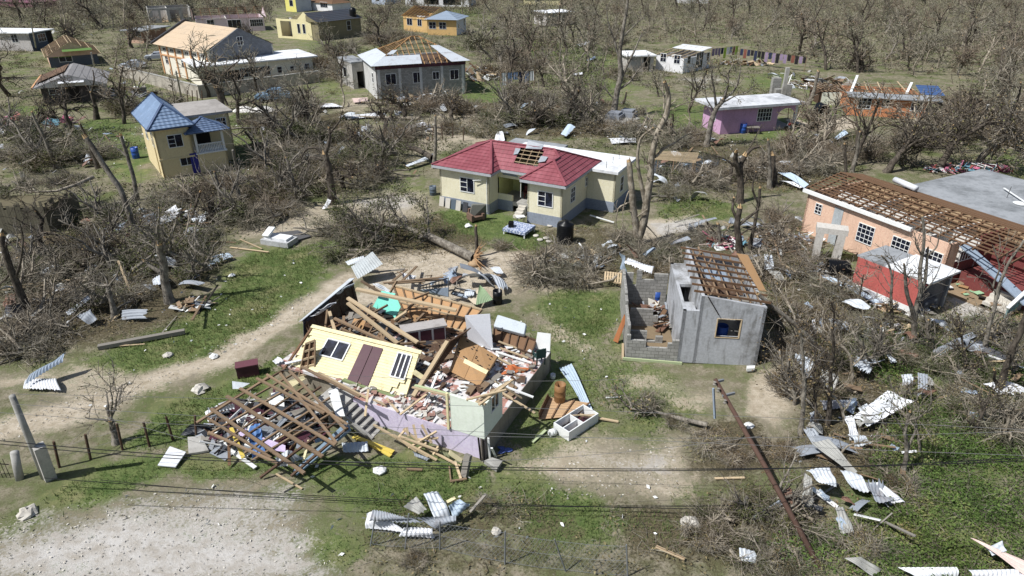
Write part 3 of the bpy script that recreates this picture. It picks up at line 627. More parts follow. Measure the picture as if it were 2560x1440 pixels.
 mb = MB(); mb.beam((X0 - .15, -.12, .12), (.25, -.12, .0), .08, .16); o = mb.build('green_board', paint('pale_green_wood', (176, 190, 140), .8, .2)); o.location = h.o.location; o.rotation_euler = h.o.rotation_euler; tag(o, 'pale green board lying along the foot of the block wall', 'board')
 return h
SH = shed()
# ================================================================ orange roofless house, its slab-roofed rear, carport and stair
def orange_house():
 ht = 3.1; A = G(2022, 480, ht); B = G(2378, 612, ht); A.z = B.z = 0
 h = H('orange_house', 'long peach house stripped to its dark roof rafters, white fascia along the front', A, B)
 L = h.L; D = h.loc(G(2128, 437, ht + .5)).y; Dr = h.loc(G(2556, 527, ht + .5)); print('orange', L, D, Dr, pix(A), pix(B)); D = min(max(D, 6), 11)
 Wm = plaster('peach_wall', (222, 178, 150), .3); mb = MB()
 mb.wall((0, 0), (L, 0), 0, ht, .16); mb.wall((L, 0), (L, 1.0), 0, ht, .16); mb.wall((0, D), (0, 0), 0, ht, .16); h.part('wall', mb, Wm)
 RX = L + 5.0
 mb = MB(); mb.wall((L, 1.0), (L, 5), 0, 1.6, .16); mb.wall((L, 5.0), (RX, 5.0), 0, 2.4, .16); mb.wall((RX, 5), (RX, D), 0, ht, .16); mb.wall((L, 3.2), (L, D), 1.6, ht, .16); h.part('red_wall', mb, plaster('oxblood_wall', (124, 56, 54), .15))
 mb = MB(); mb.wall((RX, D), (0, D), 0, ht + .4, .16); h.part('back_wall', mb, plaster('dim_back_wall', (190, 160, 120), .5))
 for x in (L * .33, L * .62, L * .83): mb = MB(); mb.wall((x, D - .1), (x, .2), 0, ht - .2, .12, [(1.2, 2.1, 0, 2.2)]); h.part('inner_wall', mb, plaster('white_inner_wall', (226, 222, 214), .3))
 mb = MB(); mb.wall((.2, D * .52), (L, D * .52), 0, ht - .3, .12, [(1.5, 2.4, 0, 2.2), (6, 7, 0, 2.2)]); h.part('inner_wall', mb, plaster('white_inner_wall', (226, 222, 214), .3))
 slab(h, 'floor', .1, RX - .1, .1, D - .1, -.05, .1, paint('littered_floor', (150, 126, 96), .95, .5))
 floor_scatter(h, 330, .4, L + 4, .4, D - .4, .12, [M_WOOD, M_PLY, M_WHITE, paint('mint_scrap', (150, 196, 150)), M_DARKIN], seed=4)
 mb = MB(); mb.box(-.3, L * .77, -.32, -.12, ht - .02, ht + .22); h.part('fascia', mb, M_WHITE)
 T = M_BROWN; zr = ht + .75; yr = D * .55
 zf = lambda y: ht + .15 + (zr - ht) * (1 - abs(y - yr) / yr * .9)
 n = 23
 for i in range(n):
  x = -.2 + (RX + .2) * i / (n - 1); rafters(h, 'rafter', [((x, -.1, zf(0)), (x, yr, zf(yr))), ((x, yr, zf(yr)), (x, D, zf(D)))], .07, .13, M_BROWN)
 for i in range(17):
  y = .15 + (D - .3) * i / 16; x1 = RX - (2.2 if i < 3 else 0); rafters(h, 'batten', [((-.25, y, zf(y) + .09), (x1, y + rnd.uniform(-.15, .15), zf(y) + .09))], .09, .06, M_BROWN)
 for i in range(8):
  x = 1 + i * (L - 1) / 8; y = rnd.uniform(1, D - 1); mb = MB(); mb.beam((x, y, zf(y) - .05), (x + .15, y, ht - .9), .06, .06); h.part('hanger', mb, M_BROWN)
 for u, v, w_, hh, nx, ny in ((.85, 1.75, .6, .8, 2, 3), (L * .42, 1.0, 1.3, 1.35, 4, 4), (L * .66, 1.0, 1.3, 1.35, 4, 4), (L * .87, 1.0, 1.2, 1.35, 4, 4)): window(h, (0, 0), (L, 0), u, v, w_, hh, nx, ny, fw=.045)
 mb = MB(); mb.box(L * .225, L * .225 + .75, -.03, .02, 0, 2.75); h.part('door', mb, plaster('pale_blue_door', (164, 172, 176), .2))
 # veranda grilles in the red wing, fallen eave slab
 window(h, (L, 5.0), (RX, 5.0), 2.4, .9, 1.7, 1.4, 6, 2, pm=M_WHITE, fw=.05); window(h, (L, 1.0), (L, 5), .3, 1.65, 1.8, .75, 6, 1, fw=.04)
 mb = MB(); mb.quadslab([(L + .1, .7, ht - .15), (L + .1, 1.4, ht - .05), (L + 4.6, 1.4, 1.0), (L + 4.6, .7, .9)], .08); h.part('fallen_eave', mb, M_ZB)
 mb = MB(); mb.box(L + .2, RX, 1.7, 5.0, -.05, 1.0); h.part('veranda_base', mb, plaster('oxblood_wall', (124, 56, 54), .15));
 # stair with balustrade
 for i in range(5): mb = MB(); mb.box(L + 2.5 + i * .02, L + 4.1, 1.7 - .32 * (i + 1), 1.7 - .32 * i - .004, -.05, 1.0 - .18 * (i + 1)); h.part('step', mb, M_STONE)
 for x in (L + 4.15,):
  mb = MB(); mb.quadslab([(x, -.2, .75), (x + .2, -.2, .75), (x + .2, 1.9, 1.95), (x, 1.9, 1.95)], .12); h.part('handrail', mb, M_WHITE)
  for k in range(9):
   y = -.1 + k * .23; zb = max(0, min(1.0, .05 + (y + .1) * .5)); mb = MB(); mb.lathe([(.05, 0), (.07, .12), (.035, .35), (.06, .5), (.05, .62)], 8, (x + .1, y, zb + .05)); h.part('baluster', mb, paint('teal_baluster', (120, 160, 160), .6, .2))
 mb = MB(); mb.beam((L + 4.3, 1.95, 1.95), (RX + 2.5, 1.95, 1.95), .18, .1); h.part('handrail', mb, M_WHITE)
 mb = MB(); mb.box(L + 4.3, RX + 2.5, 1.75, 2.1, -.05, 1.15); h.part('veranda_base', mb, plaster('oxblood_wall', (124, 56, 54), .15))
 for k in range(12): mb = MB(); mb.lathe([(.05, 0), (.07, .15), (.035, .4), (.06, .6), (.05, .76)], 8, (L + 4.55 + k * .24, 1.95, 1.15)); h.part('baluster', mb, paint('teal_baluster', (120, 160, 160), .6, .2))
 # things on the roof frame
 mb = MB(); mb.tube([(2.6, D * .97, zr + .1), (4.7, D * .88, zr + .12)], .22, 10); o = mb.build('roof_ridge_sheet', M_ZW, None, True); o.location = h.o.location; o.rotation_euler = h.o.rotation_euler; tag(o, 'white rolled metal sheet lying across the bare rafters of the peach house', 'sheet')
 # slab house behind
 g = H('slab_roofed_house', 'low house with a broad grey concrete slab roof behind the peach house', h.W(3.0, D + .3), rz=h.rz)
 a = g.loc(G(2262, 418, 3.4)); b = g.loc(G(2400, 408, 3.4)); print('slab', a, b)
 Ls = 17; Ds = max(b.y, 4.0)
 slab(g, 'roof_slab', 0, Ls, .0, Ds, 3.1, 3.45, M_SLABG)
 mb = MB(); mb.wall((.3, .3), (Ls - .3, .3), 0, 3.1, .15); mb.wall((.3, Ds - .3), (.3, .3), 0, 3.1, .15); mb.wall((Ls - .3, .3), (Ls - .3, Ds - .3), 0, 3.1, .15); mb.wall((Ls - .3, Ds - .3), (.3, Ds - .3), 0, 3.1, .15); g.part('wall', mb, plaster('grey_render', (176, 172, 166), .4))
 for k in range(6): mb = MB(); mb.tube([(5 + k * 1.7, Ds * .45, 3.4), (5 + k * 1.7 + .05, Ds * .45, 4.3)], .018, 4); g.part('rebar', mb, M_DARKIN)
 mb = MB(); mb.lathe([(0, 0), (.45, .02), (.47, .06), (0, .05)], 14, (6.2, Ds * .4, 3.46)); mb.beam((6.7, Ds * .4, 3.5), (8.6, Ds * .1, 3.5), .06, .04); g.part('roof_sealant', mb, M_WHITE)
 # carport
 zc = 2.3; a = G(2146, 642, zc); b = G(2312, 708, zc); a.z = b.z = 0
 k = H('carport', 'red walled carport under a white slab roof beside the peach house', a, b, 'carport'); Lc = k.L; Dc = min(3.4, max(2.2, k.loc(G(2412, 690, zc)).y)); dd = k.loc(G(2412, 690, zc)); print('carport', Lc, dd)
 mb = MB(); mb.wall((0, 0), (Lc, 0), .55, zc, .15); k.part('wall', mb, plaster('brick_red_wall', (190, 86, 78), .25)); mb = MB(); mb.wall((0, -.02), (Lc, -.02), 0, .55, .17); k.part('plinth', mb, M_WHITE)
 mb = MB(); mb.quadslab([(-.1, .02, zc + .05), (Lc * .42, .02, zc + .05), (Lc * .42, Dc, zc + .05), (-.1, Dc, zc + .05)], .1); k.part('roof_slab', mb, M_SLABG)
 mb = MB(); mb.quadslab([(Lc * .42 + .003, .02, zc + .08), (Lc + .3, .02, zc + .08), (Lc + .3, Dc + .2, zc + .08), (Lc * .42 + .003, Dc + .2, zc + .08)], .12); k.part('roof_slab', mb, M_SLABW)
 mb = MB(); mb.beam((Lc, .1, zc - .1), (Lc, Dc, zc - .1), .15, .2); k.part('lintel', mb, plaster('oxblood_wall', (124, 56, 54), .15)); mb = MB(); mb.box(Lc - .15, Lc + .05, Dc - .2, Dc, 0, zc - .02); k.part('post', mb, M_SLABG)
 mb = MB(); mb.wall((0, Dc - .1), (Lc, Dc - .1), 0, zc - .2, .1); k.part('back_wall', mb, plaster('white_inner_wall', (226, 222, 214), .3))
 mb = MB()
 for i in range(18): y = .2 + (Dc - .5) * i / 17; mb.tube([(Lc - .02, y, .05), (Lc - .02, y, zc - .2)], .012, 4)
 mb.beam((Lc - .02, .15, 1.1), (Lc - .02, Dc - .2, 1.1), .03, .03); k.part('gate', mb, M_METAL)
 return h, k
OH, CP = orange_house()
# ================================================================ two-storey cream house with blue hip roofs
def blue_house():
 A = G(411, 447); top = HZ(A, 322)
 h = H('blue_roof_house', 'two storey cream house with blue tiled hip roofs and a small columned porch', A, rz=R(35)); L = 3.0; e = h.loc(G(352, 390)); print('blue', L, e, top)
 D = 7.4; Wm = plaster('buff_wall', (222, 200, 148), .14); T = tile('blue_tiles', (104, 130, 164)); z1 = HZ(A, 402)
 mb = MB(); mb.wall((0, 0), (L, 0), 0, top, .16); mb.wall((L, 0), (L, D), 0, top, .16); mb.wall((0, D), (0, 0), 0, top, .16); mb.wall((L, D), (0, D), 0, top, .16); h.part('wall', mb, Wm)
 mb = MB(); mb.box(-.06, L + .02, -.06, -.003, z1 - .08, z1 + .08); h.part('floor_band', mb, Wm)
 # roof, ridge running back
 ov = .5; zr = top + 1.75; m = L / 2; ya, yb = m + .1, D - m + .6
 P = [Vector(q) for q in ((-ov, -ov, top), (L + ov, -ov, top), (L + ov, D + ov, top), (-ov, D + ov, top), (m, ya, zr), (m, yb, zr + .15))]
 mb = MB()
 for q in ((0, 1, 4), (1, 2, 5, 4), (2, 3, 5), (3, 0, 4, 5)): mb.tiled([P[i] for i in q], .36, .04)
 rf = h.part('roof', mb, T)
 mb = MB()
 for a, b in ((0, 4), (1, 4), (4, 5), (2, 5), (3, 5)): mb.beam(P[a] + Vector((0, 0, .05)), P[b] + Vector((0, 0, .05)), .2, .08, 0, .9)
 mb.build('ridge_cap', tile('dark_blue_tiles', (60, 84, 124)), rf)
 mb = MB(); mb.face(P[:4]); o = h.part('soffit', mb, M_WHITE); o.location.z = -.1
 mb = MB()
 for a, b in ((0, 1), (1, 2), (2, 3), (3, 0)): mb.beam(P[a] - Vector((0, 0, .06)), P[b] - Vector((0, 0, .06)), .04, .14)
 h.part('fascia', mb, tile('dark_blue_tiles', (60, 84, 124)))
 # set-back wing under a grey slab
 sb = 2.6; x1 = L + 4.3; zt2 = top + .05
 mb = MB(); mb.wall((L, sb), (x1, sb), 0, zt2, .16); mb.wall((x1, sb), (x1, D + 1), 0, zt2, .16); mb.wall((x1, D + 1), (L, D + 1), 0, zt2, .16); h.part('wing_wall', mb, Wm)
 slab(h, 'wing_roof', L - .6 + .62, x1 + .35, sb - .35, D + 1.3, zt2, zt2 + .22, slabm('brown_grey_slab', (166, 160, 154), (120, 114, 108), .6))
 # porch
 pz = z1 + .05; p0, p1 = L + .25, L + 2.9; q = -.1
 mb = MB(); mb.wall((p0, q), (p1, q), 0, pz, .16); mb.wall((p1, q), (p1, sb), 0, pz, .16); h.part('porch_base', mb, Wm); slab(h, 'porch_floor', p0 - .1, p1 + .08, q - .08, sb, pz, pz + .12, M_WHITE)
 pr = pz + 2.1
 for x in (p0 + .12, p1 - .12): mb = MB(); mb.box(x - .1, x + .1, q + .05, q + .25, pz + .12, pr); h.part('column', mb, M_WHITE)
 for k in range(14): x = p0 + .35 + k * (p1 - p0 - .7) / 13; mb = MB(); mb.lathe([(.04, 0), (.06, .2), (.03, .5), (.05, .7)], 6, (x, q + .15, pz + .12)); h.part('baluster', mb, M_WHITE)
 mb = MB(); mb.box(p0 + .23, p1 - .23, q + .08, q + .22, pz + .83, pz + .92); h.part('handrail', mb, M_WHITE)
 Q = [Vector(v) for v in ((p0 - .8, q - .5, pr), (p1 + .55, q - .5, pr), (p1 + .55, sb, pr), (p0 - .8, sb, pr), ((p0 + p1) / 2 - .1, 1.3, pr + 1.0))]
 mb = MB()
 for t in ((0, 1, 4), (1, 2, 4), (2, 3, 4), (3, 0, 4)): mb.tiled([Q[i] for i in t], .3, .04)
 r2 = h.part('porch_roof', mb, tile('mid_blue_tiles', (84, 106, 140))); mb = MB()
 for a in (0, 1): mb.beam(Q[a] + Vector((0, 0, .05)), Q[4] + Vector((0, 0, .05)), .16, .07, 0, .9)
 mb.build('ridge_cap', tile('dark_blue_tiles', (60, 84, 124)), r2)
 mb = MB(); mb.face(Q[:4]); o = h.part('porch_ceiling', mb, M_WHITE); o.location.z = -.05
 window(h, (0, 0), (L, 0), L * .33, z1 + 1.0, 1.3, 1.2, 2, 3, open_half=1); window(h, (L, sb), (x1, sb), 3.0, z1 + 1.4, .95, 1.2, 2, 3)
 window(h, (0, D), (0, 0), D - 2.0, z1 + 1.0, 1.0, 1.3, 2, 2); window(h, (0, D), (0, 0), D - 5, z1 + 1.0, 1.0, 1.3, 2, 2); window(h, (0, 0), (L, 0), L * .55, .9, 1.2, .8, 2, 1)
 mb = MB(); mb.box(L * .86, L * .86 + .9, -.05, .02, .05, 1.95); h.part('door', mb, paint('royal_blue_paint', (44, 44, 150), .5, .05))
 mb = MB(); mb.box(L + .9, L + 2.2, sb - .04, sb + .01, pz + .12, pz + 1.9); h.part('porch_door', mb, M_DARKIN)
 mb = MB(); mb.tube([(-.05, 1.2, .1), (-.05, 1.2, top - .8)], .05, 6); h.part('drainpipe', mb, Wm)
 return h
BH = blue_house()
# ================================================================ houses further off
def fh(name, label, a, b, ytop, D, wm, wins=(), sm=None, roof=None, rm=None, ov=.35, rh=1.4, inner=True, h_=None, doors=()):
 """house on the ground line a->b (photo pixels), wall top on row ytop at a; D: depth in metres or the pixel of the back left corner"""
 A, B = G(*a), G(*b); h = H(name, label, A, B); L = h.L; ht = h_ or HZ(A, ytop); h.h = ht
 if isinstance(D, tuple): D = max(3.5, h.loc(G(*D)).y)
 h.D = D; mb = MB(); mb.wall((0, 0), (L, 0), -.1, ht, .16, [(u * L, u * L + w_, v, v + k) for s, u, v, w_, k, nx, ny in wins if s == 'o']); h.part('wall', mb, wm)
 mb = MB(); mb.wall((L + .002, .003), (L + .002, D), -.1, ht, .16); mb.wall((L, D), (0, D), -.1, ht, .16); mb.wall((-.002, D), (-.002, .003), -.1, ht, .16); h.part('side_wall', mb, sm or wm)
 for s, u, v, w_, k, nx, ny in wins:
  if s == 'f': window(h, (0, 0), (L, 0), u * L, v, w_, k, nx, ny)
  if s == 'r': window(h, (L + .002, 0), (L + .002, D), u * D, v, w_, k, nx, ny)
  if s == 'l': window(h, (0, D), (0, 0), (1 - u) * D, v, w_, k, nx, ny)
 for s, u, w_, k in doors:
  mb = MB(); (mb.box(u * L, u * L + w_, -.03, .02, 0, k) if s == 'f' else mb.box(L - .02, L + .035, u * D, u * D + w_, 0, k)); h.part('door', mb, M_DARKIN)
 if roof == 'flat': slab(h, 'roof_slab', -ov, L + ov, -ov, D + ov, ht + .002, ht + .2, rm)
 if roof in ('hip', 'gable', 'gablex', 'frame', 'framex'):
  if roof.endswith('x'): P = [(-ov, -ov, ht), (L + ov, -ov, ht), (L + ov, D + ov, ht), (-ov, D + ov, ht), (L / 2, -ov, ht + rh), (L / 2, D + ov, ht + rh)]; Q = ((3, 0, 4, 5), (1, 2, 5, 4)); E = ((0, 1, 4), (2, 3, 5))
  else:
   m = D / 2 if roof == 'hip' else -ov; m = min(m, L / 2 - .1); P = [(-ov, -ov, ht), (L + ov, -ov, ht), (L + ov, D + ov, ht), (-ov, D + ov, ht), (m, D / 2, ht + rh), (L - m, D / 2, ht + rh)]; Q = ((0, 1, 5, 4), (2, 3, 4, 5)); E = ((1, 2, 5), (3, 0, 4))
  P = [Vector(p) for p in P]
  if not roof.startswith('frame'):
   mb = MB()
   for q in Q + (E if roof == 'hip' else ()): mb.tiled([P[i] for i in q], .8, .03)
   h.part('roof', mb, rm)
  if roof != 'hip':
   for q in E: mb = MB(); mb.prism([P[i] for i in q], (0, .1, 0) if roof.endswith('x') else (.1, 0, 0)); h.part('gable', mb, sm or wm)
  if roof.startswith('frame'):
   for q in Q:
    p = [P[i] for i in q]
    for i in range(9): t = i / 8; rafters(h, 'rafter', [(p[0].lerp(p[1], t), p[3].lerp(p[2], t))], .08, .12, rm)
    for j in range(4): t = j / 3.2; rafters(h, 'batten', [(p[0].lerp(p[3], t) + Vector((0, 0, .08)), p[1].lerp(p[2], t) + Vector((0, 0, .08)))], .08, .05, rm)
 if roof is None or roof.startswith('frame'):
  slab(h, 'floor', .17, L - .17, .17, D - .17, -.05, .1, paint('littered_floor', (150, 126, 96), .95, .5))
  if inner: mb = MB(); mb.wall((L * .45, D - .17), (L * .45, .17), .1, ht - .2, .12); mb.wall((.17, D * .5), (L * .44, D * .5), .1, ht - .2, .12); h.part('inner_wall', mb, plaster('white_inner_wall', (226, 222, 214), .3))
 return h
# grey block house with its half-stripped hip roof
bh = fh('block_house', 'grey block house whose hip roof is stripped to a bare timber pyramid on one side', (945, 250), (1165, 233), 166, 9.5, M_BLK, [('f', .1, 1.9, 1.5, 1.5, 2, 1), ('f', .4, 1.9, 1.3, 1.5, 2, 1), ('f', .62, 2.2, 1.0, 1.1, 2, 1), ('f', .82, 2.0, 1.3, 1.4, 2, 1), ('l', .3, 1.9, 1.0, 1.4, 1, 2)], plaster('pale_cement_and_lit_side', (196, 196, 194), .3))  # side walls paler than the blocks: sunlit brightness put into their colour
L, D, z = bh.L, bh.D, bh.h; ap0, ap1 = Vector((L * .5, D * .5, z + 3.0)), Vector((L * .58, D * .5, z + 3.0)); c4 = [Vector(q) for q in ((-.5, -.5, z), (L + .5, -.5, z), (L + .5, D + .5, z), (-.5, D + .5, z))]
def sl(t, k): return c4[0].lerp(c4[1], t).lerp(ap0.lerp(ap1, t), k)
def sle(t, k): return c4[1].lerp(c4[2], t).lerp(ap1, k)
def slw(t, k): return c4[3].lerp(c4[0], t).lerp(ap0, k)
RO = wood('orange_rafters', (188, 142, 88), var=.3, grey=.1); rafters(bh, 'hip_rafter', [(c4[0], ap0), (c4[1], ap1), (c4[2], ap1), (c4[3], ap0), (ap0, ap1)], .1, .16, RO)
for i in range(1, 17):
 x = -.5 + (L + 1) * i / 17; k = min(1, (x + .5) / (ap0.x + .5), (L + .5 - x) / (L + .5 - ap1.x)); rafters(bh, 'rafter', [((x, -.5, z), (x, -.5 + (D / 2 + .5) * k, z + 3.0 * k))], .08, .14, RO)
for i in range(1, 11):
 y = -.5 + (D + 1) * i / 11; k = 1 - abs(y - D / 2) / (D / 2 + .5); rafters(bh, 'rafter', [((L + .5, y, z), (L + .5 - (L + .5 - ap1.x) * k, y, z + 3.0 * k)), ((-.5, y, z), (-.5 + (ap0.x + .5) * k, y, z + 3.0 * k))], .08, .14, RO)
for k in (.1, .3, .5, .7, .88): rafters(bh, 'batten', [(sl(0, k) + Vector((0, -.04, .08)), sl(1, k) + Vector((0, -.04, .08))), (sle(0, k), sle(1, k)), (slw(0, k), slw(1, k))], .08, .06, M_WOOD)
for fn, t0, t1, k0, k1 in ((sl, 0, .5, -.02, .3), (sl, .8, 1.0, -.02, .6), (sle, 0, 1, -.02, .5), (slw, 0, 1, -.02, .35), (sl, .0, .1, .36, .5)):
 mb = MB(); mb.tiled([fn(t0, k0) + Vector((0, 0, .16)), fn(t1, k0) + Vector((0, 0, .16)), fn(t1, k1) + Vector((0, 0, .16)), fn(t0, k1) + Vector((0, 0, .16))], 2.0, .02); bh.part('roof_sheet', mb, M_ZN)
slab(bh, 'dark_infill', .2, L - .2, .2, D - .2, z - .3, z - .2, M_WOODD); mb = MB(); mb.box(-.05, L + .05, -.12, -.02, z - .45, z - .02); bh.part('wall_plate', mb, M_MAR)  # dark slab added so the roof space shows dark between the rafters
for u in (.03, .26, .49, .73, .97): mb = MB(); mb.box(L * u - .18, L * u + .18, -.06, -.01, -.05, z - .46); bh.part('pilaster', mb, plaster('pale_cement_and_lit_side', (196, 196, 194), .3))
bx = fh('unfinished_annex', 'small open grey block annex with doorways left of the grey block house', (885, 222), (922, 218), 150, 6.0, plaster('grey_render', (176, 172, 166), .4), [('o', .3, 0, 1.0, 2.4, 1, 1)], None, 'flat', M_SLABG, .1, h_=3.6); window(bx, (0, bx.D), (0, 0), 2, 1.2, 1.4, 1.5, 1, 1)
# peach-roofed hall with a grey block gable, flat-roofed annex in front
hall = H('hall', 'tall hall with peach roof boards, orange pilasters and a bare grey block gable', G(413, 184), G(536, 212)); L = hall.L; z = HZ(hall.A, 108); D = 11.0; print('hall', L, z)
W_ = plaster('hall_white', (232, 226, 206), .12); OR = plaster('orange_trim', (214, 156, 106), .1)
mb = MB(); mb.wall((0, 0), (L, 0), 0, z, .2); mb.wall((0, D), (0, 0), 0, z, .2); mb.wall((L, D), (0, D), 0, z, .2); hall.part('wall', mb, W_)
mb = MB(); mb.wall((L, 0), (L, D), 0, z, .2); mb.prism([(L - .2, -.1, z), (L - .2, D + .1, z), (L - .2, D / 2, z + 2.9)], (.2, 0, 0)); hall.part('gable_wall', mb, blockwall('dark_grey_blocks', (124, 128, 136)))
for i in range(7): x = L * i / 6.3; mb = MB(); mb.box(x, x + .3, -.14, -.003, 0, z - .02); hall.part('pilaster', mb, OR)
mb = MB(); mb.box(-.02, L, -.1, -.002, z * .62, z * .67); hall.part('band', mb, OR)
mb = MB(); mb.tiled([(-.8, -.7, z - .1), (L - .21, -.7, z - .1), (L - .21, D / 2, z + 2.85), (-.8, D / 2, z + 2.85)], 1.2, .02); mb.tiled([(-.8, D + .7, z - .1), (L - .21, D + .7, z - .1), (L - .21, D / 2, z + 2.85), (-.8, D / 2, z + 2.85)], 1.2, .02); hall.part('roof', mb, plaster('peach_boards', (196, 170, 138), .35, (150, 140, 125)))
mb = MB(); mb.beam((-.85, -.8, z), (-.85, D / 2, z + 3.05), .35, .3); mb.beam((-.85, D / 2, z + 3.05), (-.85, D + .8, z), .35, .3); hall.part('verge', mb, M_ZD)
for u, v in ((.08, .35), (.42, .35), (.75, .35)): window(hall, (0, 0), (L, 0), L * u, z * v, 1.0, 1.5, 2, 2)
for i in range(6): window(hall, (0, 0), (L, 0), L * (.07 + i * .155), z - 1.0, 1.1, .5, 2, 1)
window(hall, (L, 0), (L, D), D * .45, z + .4, 1.0, 1.3, 2, 2)
fh('hall_annex', 'long cream flat-roofed annex in front of the grey gable', (508, 222), (786, 192), 168, 7.5, W_, [('f', .33, 1.0, 2.4, 1.4, 4, 2), ('f', .46, 1.0, 2.4, 1.4, 4, 2), ('f', .66, 1.1, .8, 1.0, 1, 2), ('f', .78, 1.2, .7, .8, 1, 2), ('f', .92, 1.3, .8, .9, 2, 2), ('o', .02, .3, 1.6, 2.2, 1, 1), ('o', .12, .3, 4.0, 1.9, 1, 1)], None, 'flat', M_SLABW, .7)
for a, b, ya, lab in [((300, 190), (500, 245), 172, 'long low concrete yard wall stepping down in front of the hall'), ((500, 245), (800, 205), 226, 'low grey retaining wall under the cream annex')]:
 A, B = G(*a), G(*b); h = H('yard_wall', lab, A, B, 'wall'); mb = MB(); mb.wall((0, 0), (h.L, 0), -.1, 1.6, .25); h.part('wall', mb, plaster('yard_wall_render', (178, 170, 156), .45)); mb = MB(); mb.box(0, h.L, -.04, .29, 1.603, 1.7); h.part('coping', mb, M_CONC)
dk = fh('dark_house', 'dark brown house at the left edge with a half-stripped grey roof', (113, 262), (262, 250), 219, 9.0, plaster('dark_brown_wall', (74, 66, 66), .3), [('f', .12, 1.2, 1.6, 1.4, 2, 2), ('f', .8, 1.4, 1.2, 1.3, 1, 2), ('l', .2, 1.2, 1.2, 1.4, 1, 2), ('l', .5, 1.2, 1.2, 1.4, 1, 2), ('l', .75, 1.2, 1.2, 1.4, 1, 2)], plaster('streaked_white_and_lit_side', (196, 190, 186), .5), 'gablex', slabm('grey_roof_felt', (140, 138, 138), (100, 96, 94), .5), .8, 1.5, doors=[('f', .45, 1.2, 2.4)])  # side walls far paler than the front: lit face put into their colour
mb = MB(); mb.quadslab([(dk.L * .32, -1.3, 2.75), (dk.L * .75, -1.3, 2.75), (dk.L * .75, -.02, 3.1), (dk.L * .32, -.02, 3.1)], .08); dk.part('awning', mb, M_ZW)
mb = MB(); mb.tiled([(-.7, dk.D * .15, dk.h + .28), (dk.L * .42, dk.D * .3, dk.h + 1.5), (dk.L * .42, dk.D + .5, dk.h + 1.5), (-.7, dk.D + .5, dk.h + .2)], 1, .02); dk.part('stripped_boards', mb, wood('wet_boards', (112, 82, 60)))
mb = MB(); mb.beam((-.85, -.5, dk.h), (-.85, dk.D + .5, dk.h + .05), .2, .3); dk.part('fascia', mb, OR)
gg = fh('gable_house', 'peach house with bare rafters and a dark front with a green gable', (128, 170), (250, 160), 143, (84, 152), plaster('slate_front', (84, 92, 106), .2), [('f', .2, .8, 2.0, 1.6, 2, 1)], plaster('peach_wall', (222, 178, 150), .3), 'framex', M_WOODL, .5, 2.2)
mb = MB(); mb.face([(.6, -.02, gg.h - .2), (gg.L * .48, -.02, gg.h - .2), (gg.L * .48, -.02, gg.h + 1.9)]); mb.face([(gg.L * .3, -.5, 2.9), (gg.L * .9, -.5, 2.9), (gg.L * .9, -2.0, 2.7), (gg.L * .3, -2.0, 2.7)], 0, 0); o = gg.part('green_gable', mb, paint('lime_green', (92, 130, 56), .7, .1))
fh('store_building', 'long white-roofed store at the left edge with a dark end wall', (84, 128), (138, 117), 84, 26, plaster('slate_front', (84, 92, 106), .2), [('f', .35, 1.4, 2.2, 1.5, 3, 2), ('l', .15, 1.6, 1.4, 1.6, 2, 2), ('l', .35, 1.6, 1.4, 1.6, 2, 2), ('l', .6, 1.6, 1.4, 1.6, 2, 2)], plaster('streaked_white_and_lit_side', (206, 204, 200), .5), 'flat', M_SLABW, .5, doors=[('f', .75, 1.6, 3.2)])
fh('unfinished_house', 'unfinished grey house with open doorways at the top left', (376, 58), (482, 53), 22, 9, plaster('grey_render', (176, 172, 166), .4), [('o', .1, 1, 1.4, 2, 1, 1), ('o', .28, 0, 1.5, 3, 1, 1), ('o', .5, 0, 2.2, 3, 1, 1), ('o', .8, 1, 1.8, 2.4, 1, 1)], M_CONC, None)
fh('pink_roofless_house', 'pale pink house with a bare brown roof frame behind the hall', (496, 84), (664, 76), 50, 10, plaster('pale_pink_wall', (220, 198, 204), .15), [('f', .15, 1.3, 1.6, 1.6, 2, 2), ('f', .45, .3, 3, 2.4, 3, 1), ('f', .78, 1, 3, 1.6, 6, 2)], None, 'frame', M_BROWN, .6, 2.0)
fh('small_peach_house', 'small peach house with a flat roof left of the hall', (360, 108), (420, 96), 78, (336, 104), plaster('shaded_peach', (170, 122, 96), .25), [('l', .4, 1.3, 1.2, 1.2, 1, 1)], plaster('peach_wall', (222, 178, 150), .3), 'flat', M_SLABG, .8)  # front is the peach wall darkened: its unlit side put into the colour
yh = fh('yellow_roofless_house', 'pale yellow roofless house with a gable end beside the olive house', (696, 94), (782, 100), 46, 8, plaster('pale_yellow_wall', (236, 222, 164), .12), [('o', .12, .4, 3.0, 3.2, 1, 1), ('f', .6, 1.2, .8, 2, 1, 1), ('f', .75, 1.2, .8, 2, 1, 1)], None, None)
mb = MB(); mb.prism([(yh.L * .62, -.01, yh.h), (yh.L, -.01, yh.h), (yh.L * .82, -.01, yh.h + 1.6)], (0, .16, 0)); yh.part('gable', mb, plaster('pale_yellow_wall', (236, 222, 164), .12))
ol = fh('olive_house', 'olive-walled house under a stripped dark roof carrying a black tank', (800, 102), (905, 88), 56, 9, plaster('olive_wall', (134, 124, 92), .3), [('f', .65, 1.4, 1.2, 2.0, 1, 2)], None, 'gable', M_ZD, .4, 1.6)
p = ol.W(ol.L * .9, 1.0, ol.h + .05)
mb = MB(); mb.lathe([(.75, 0), (.78, .6), (.75, 1.2), (.78, 1.7), (.5, 2.1), (.2, 2.2), (0, 2.2)], 16); tag(mb.build('water_tank', M_BLACK, None, True, p), 'black water tank standing on the corner of the olive house', 'water tank')
fh('yellow_house', 'bright yellow two storey house cut off by the top edge', (716, 28), (742, 30), -8, 6, plaster('bright_yellow_wall', (232, 222, 110), .1), [('f', .4, 1.5, 1.6, 1.8, 1, 1)], plaster('pale_grey_wall', (190, 196, 204), .1), 'flat', M_SLABG, .4)
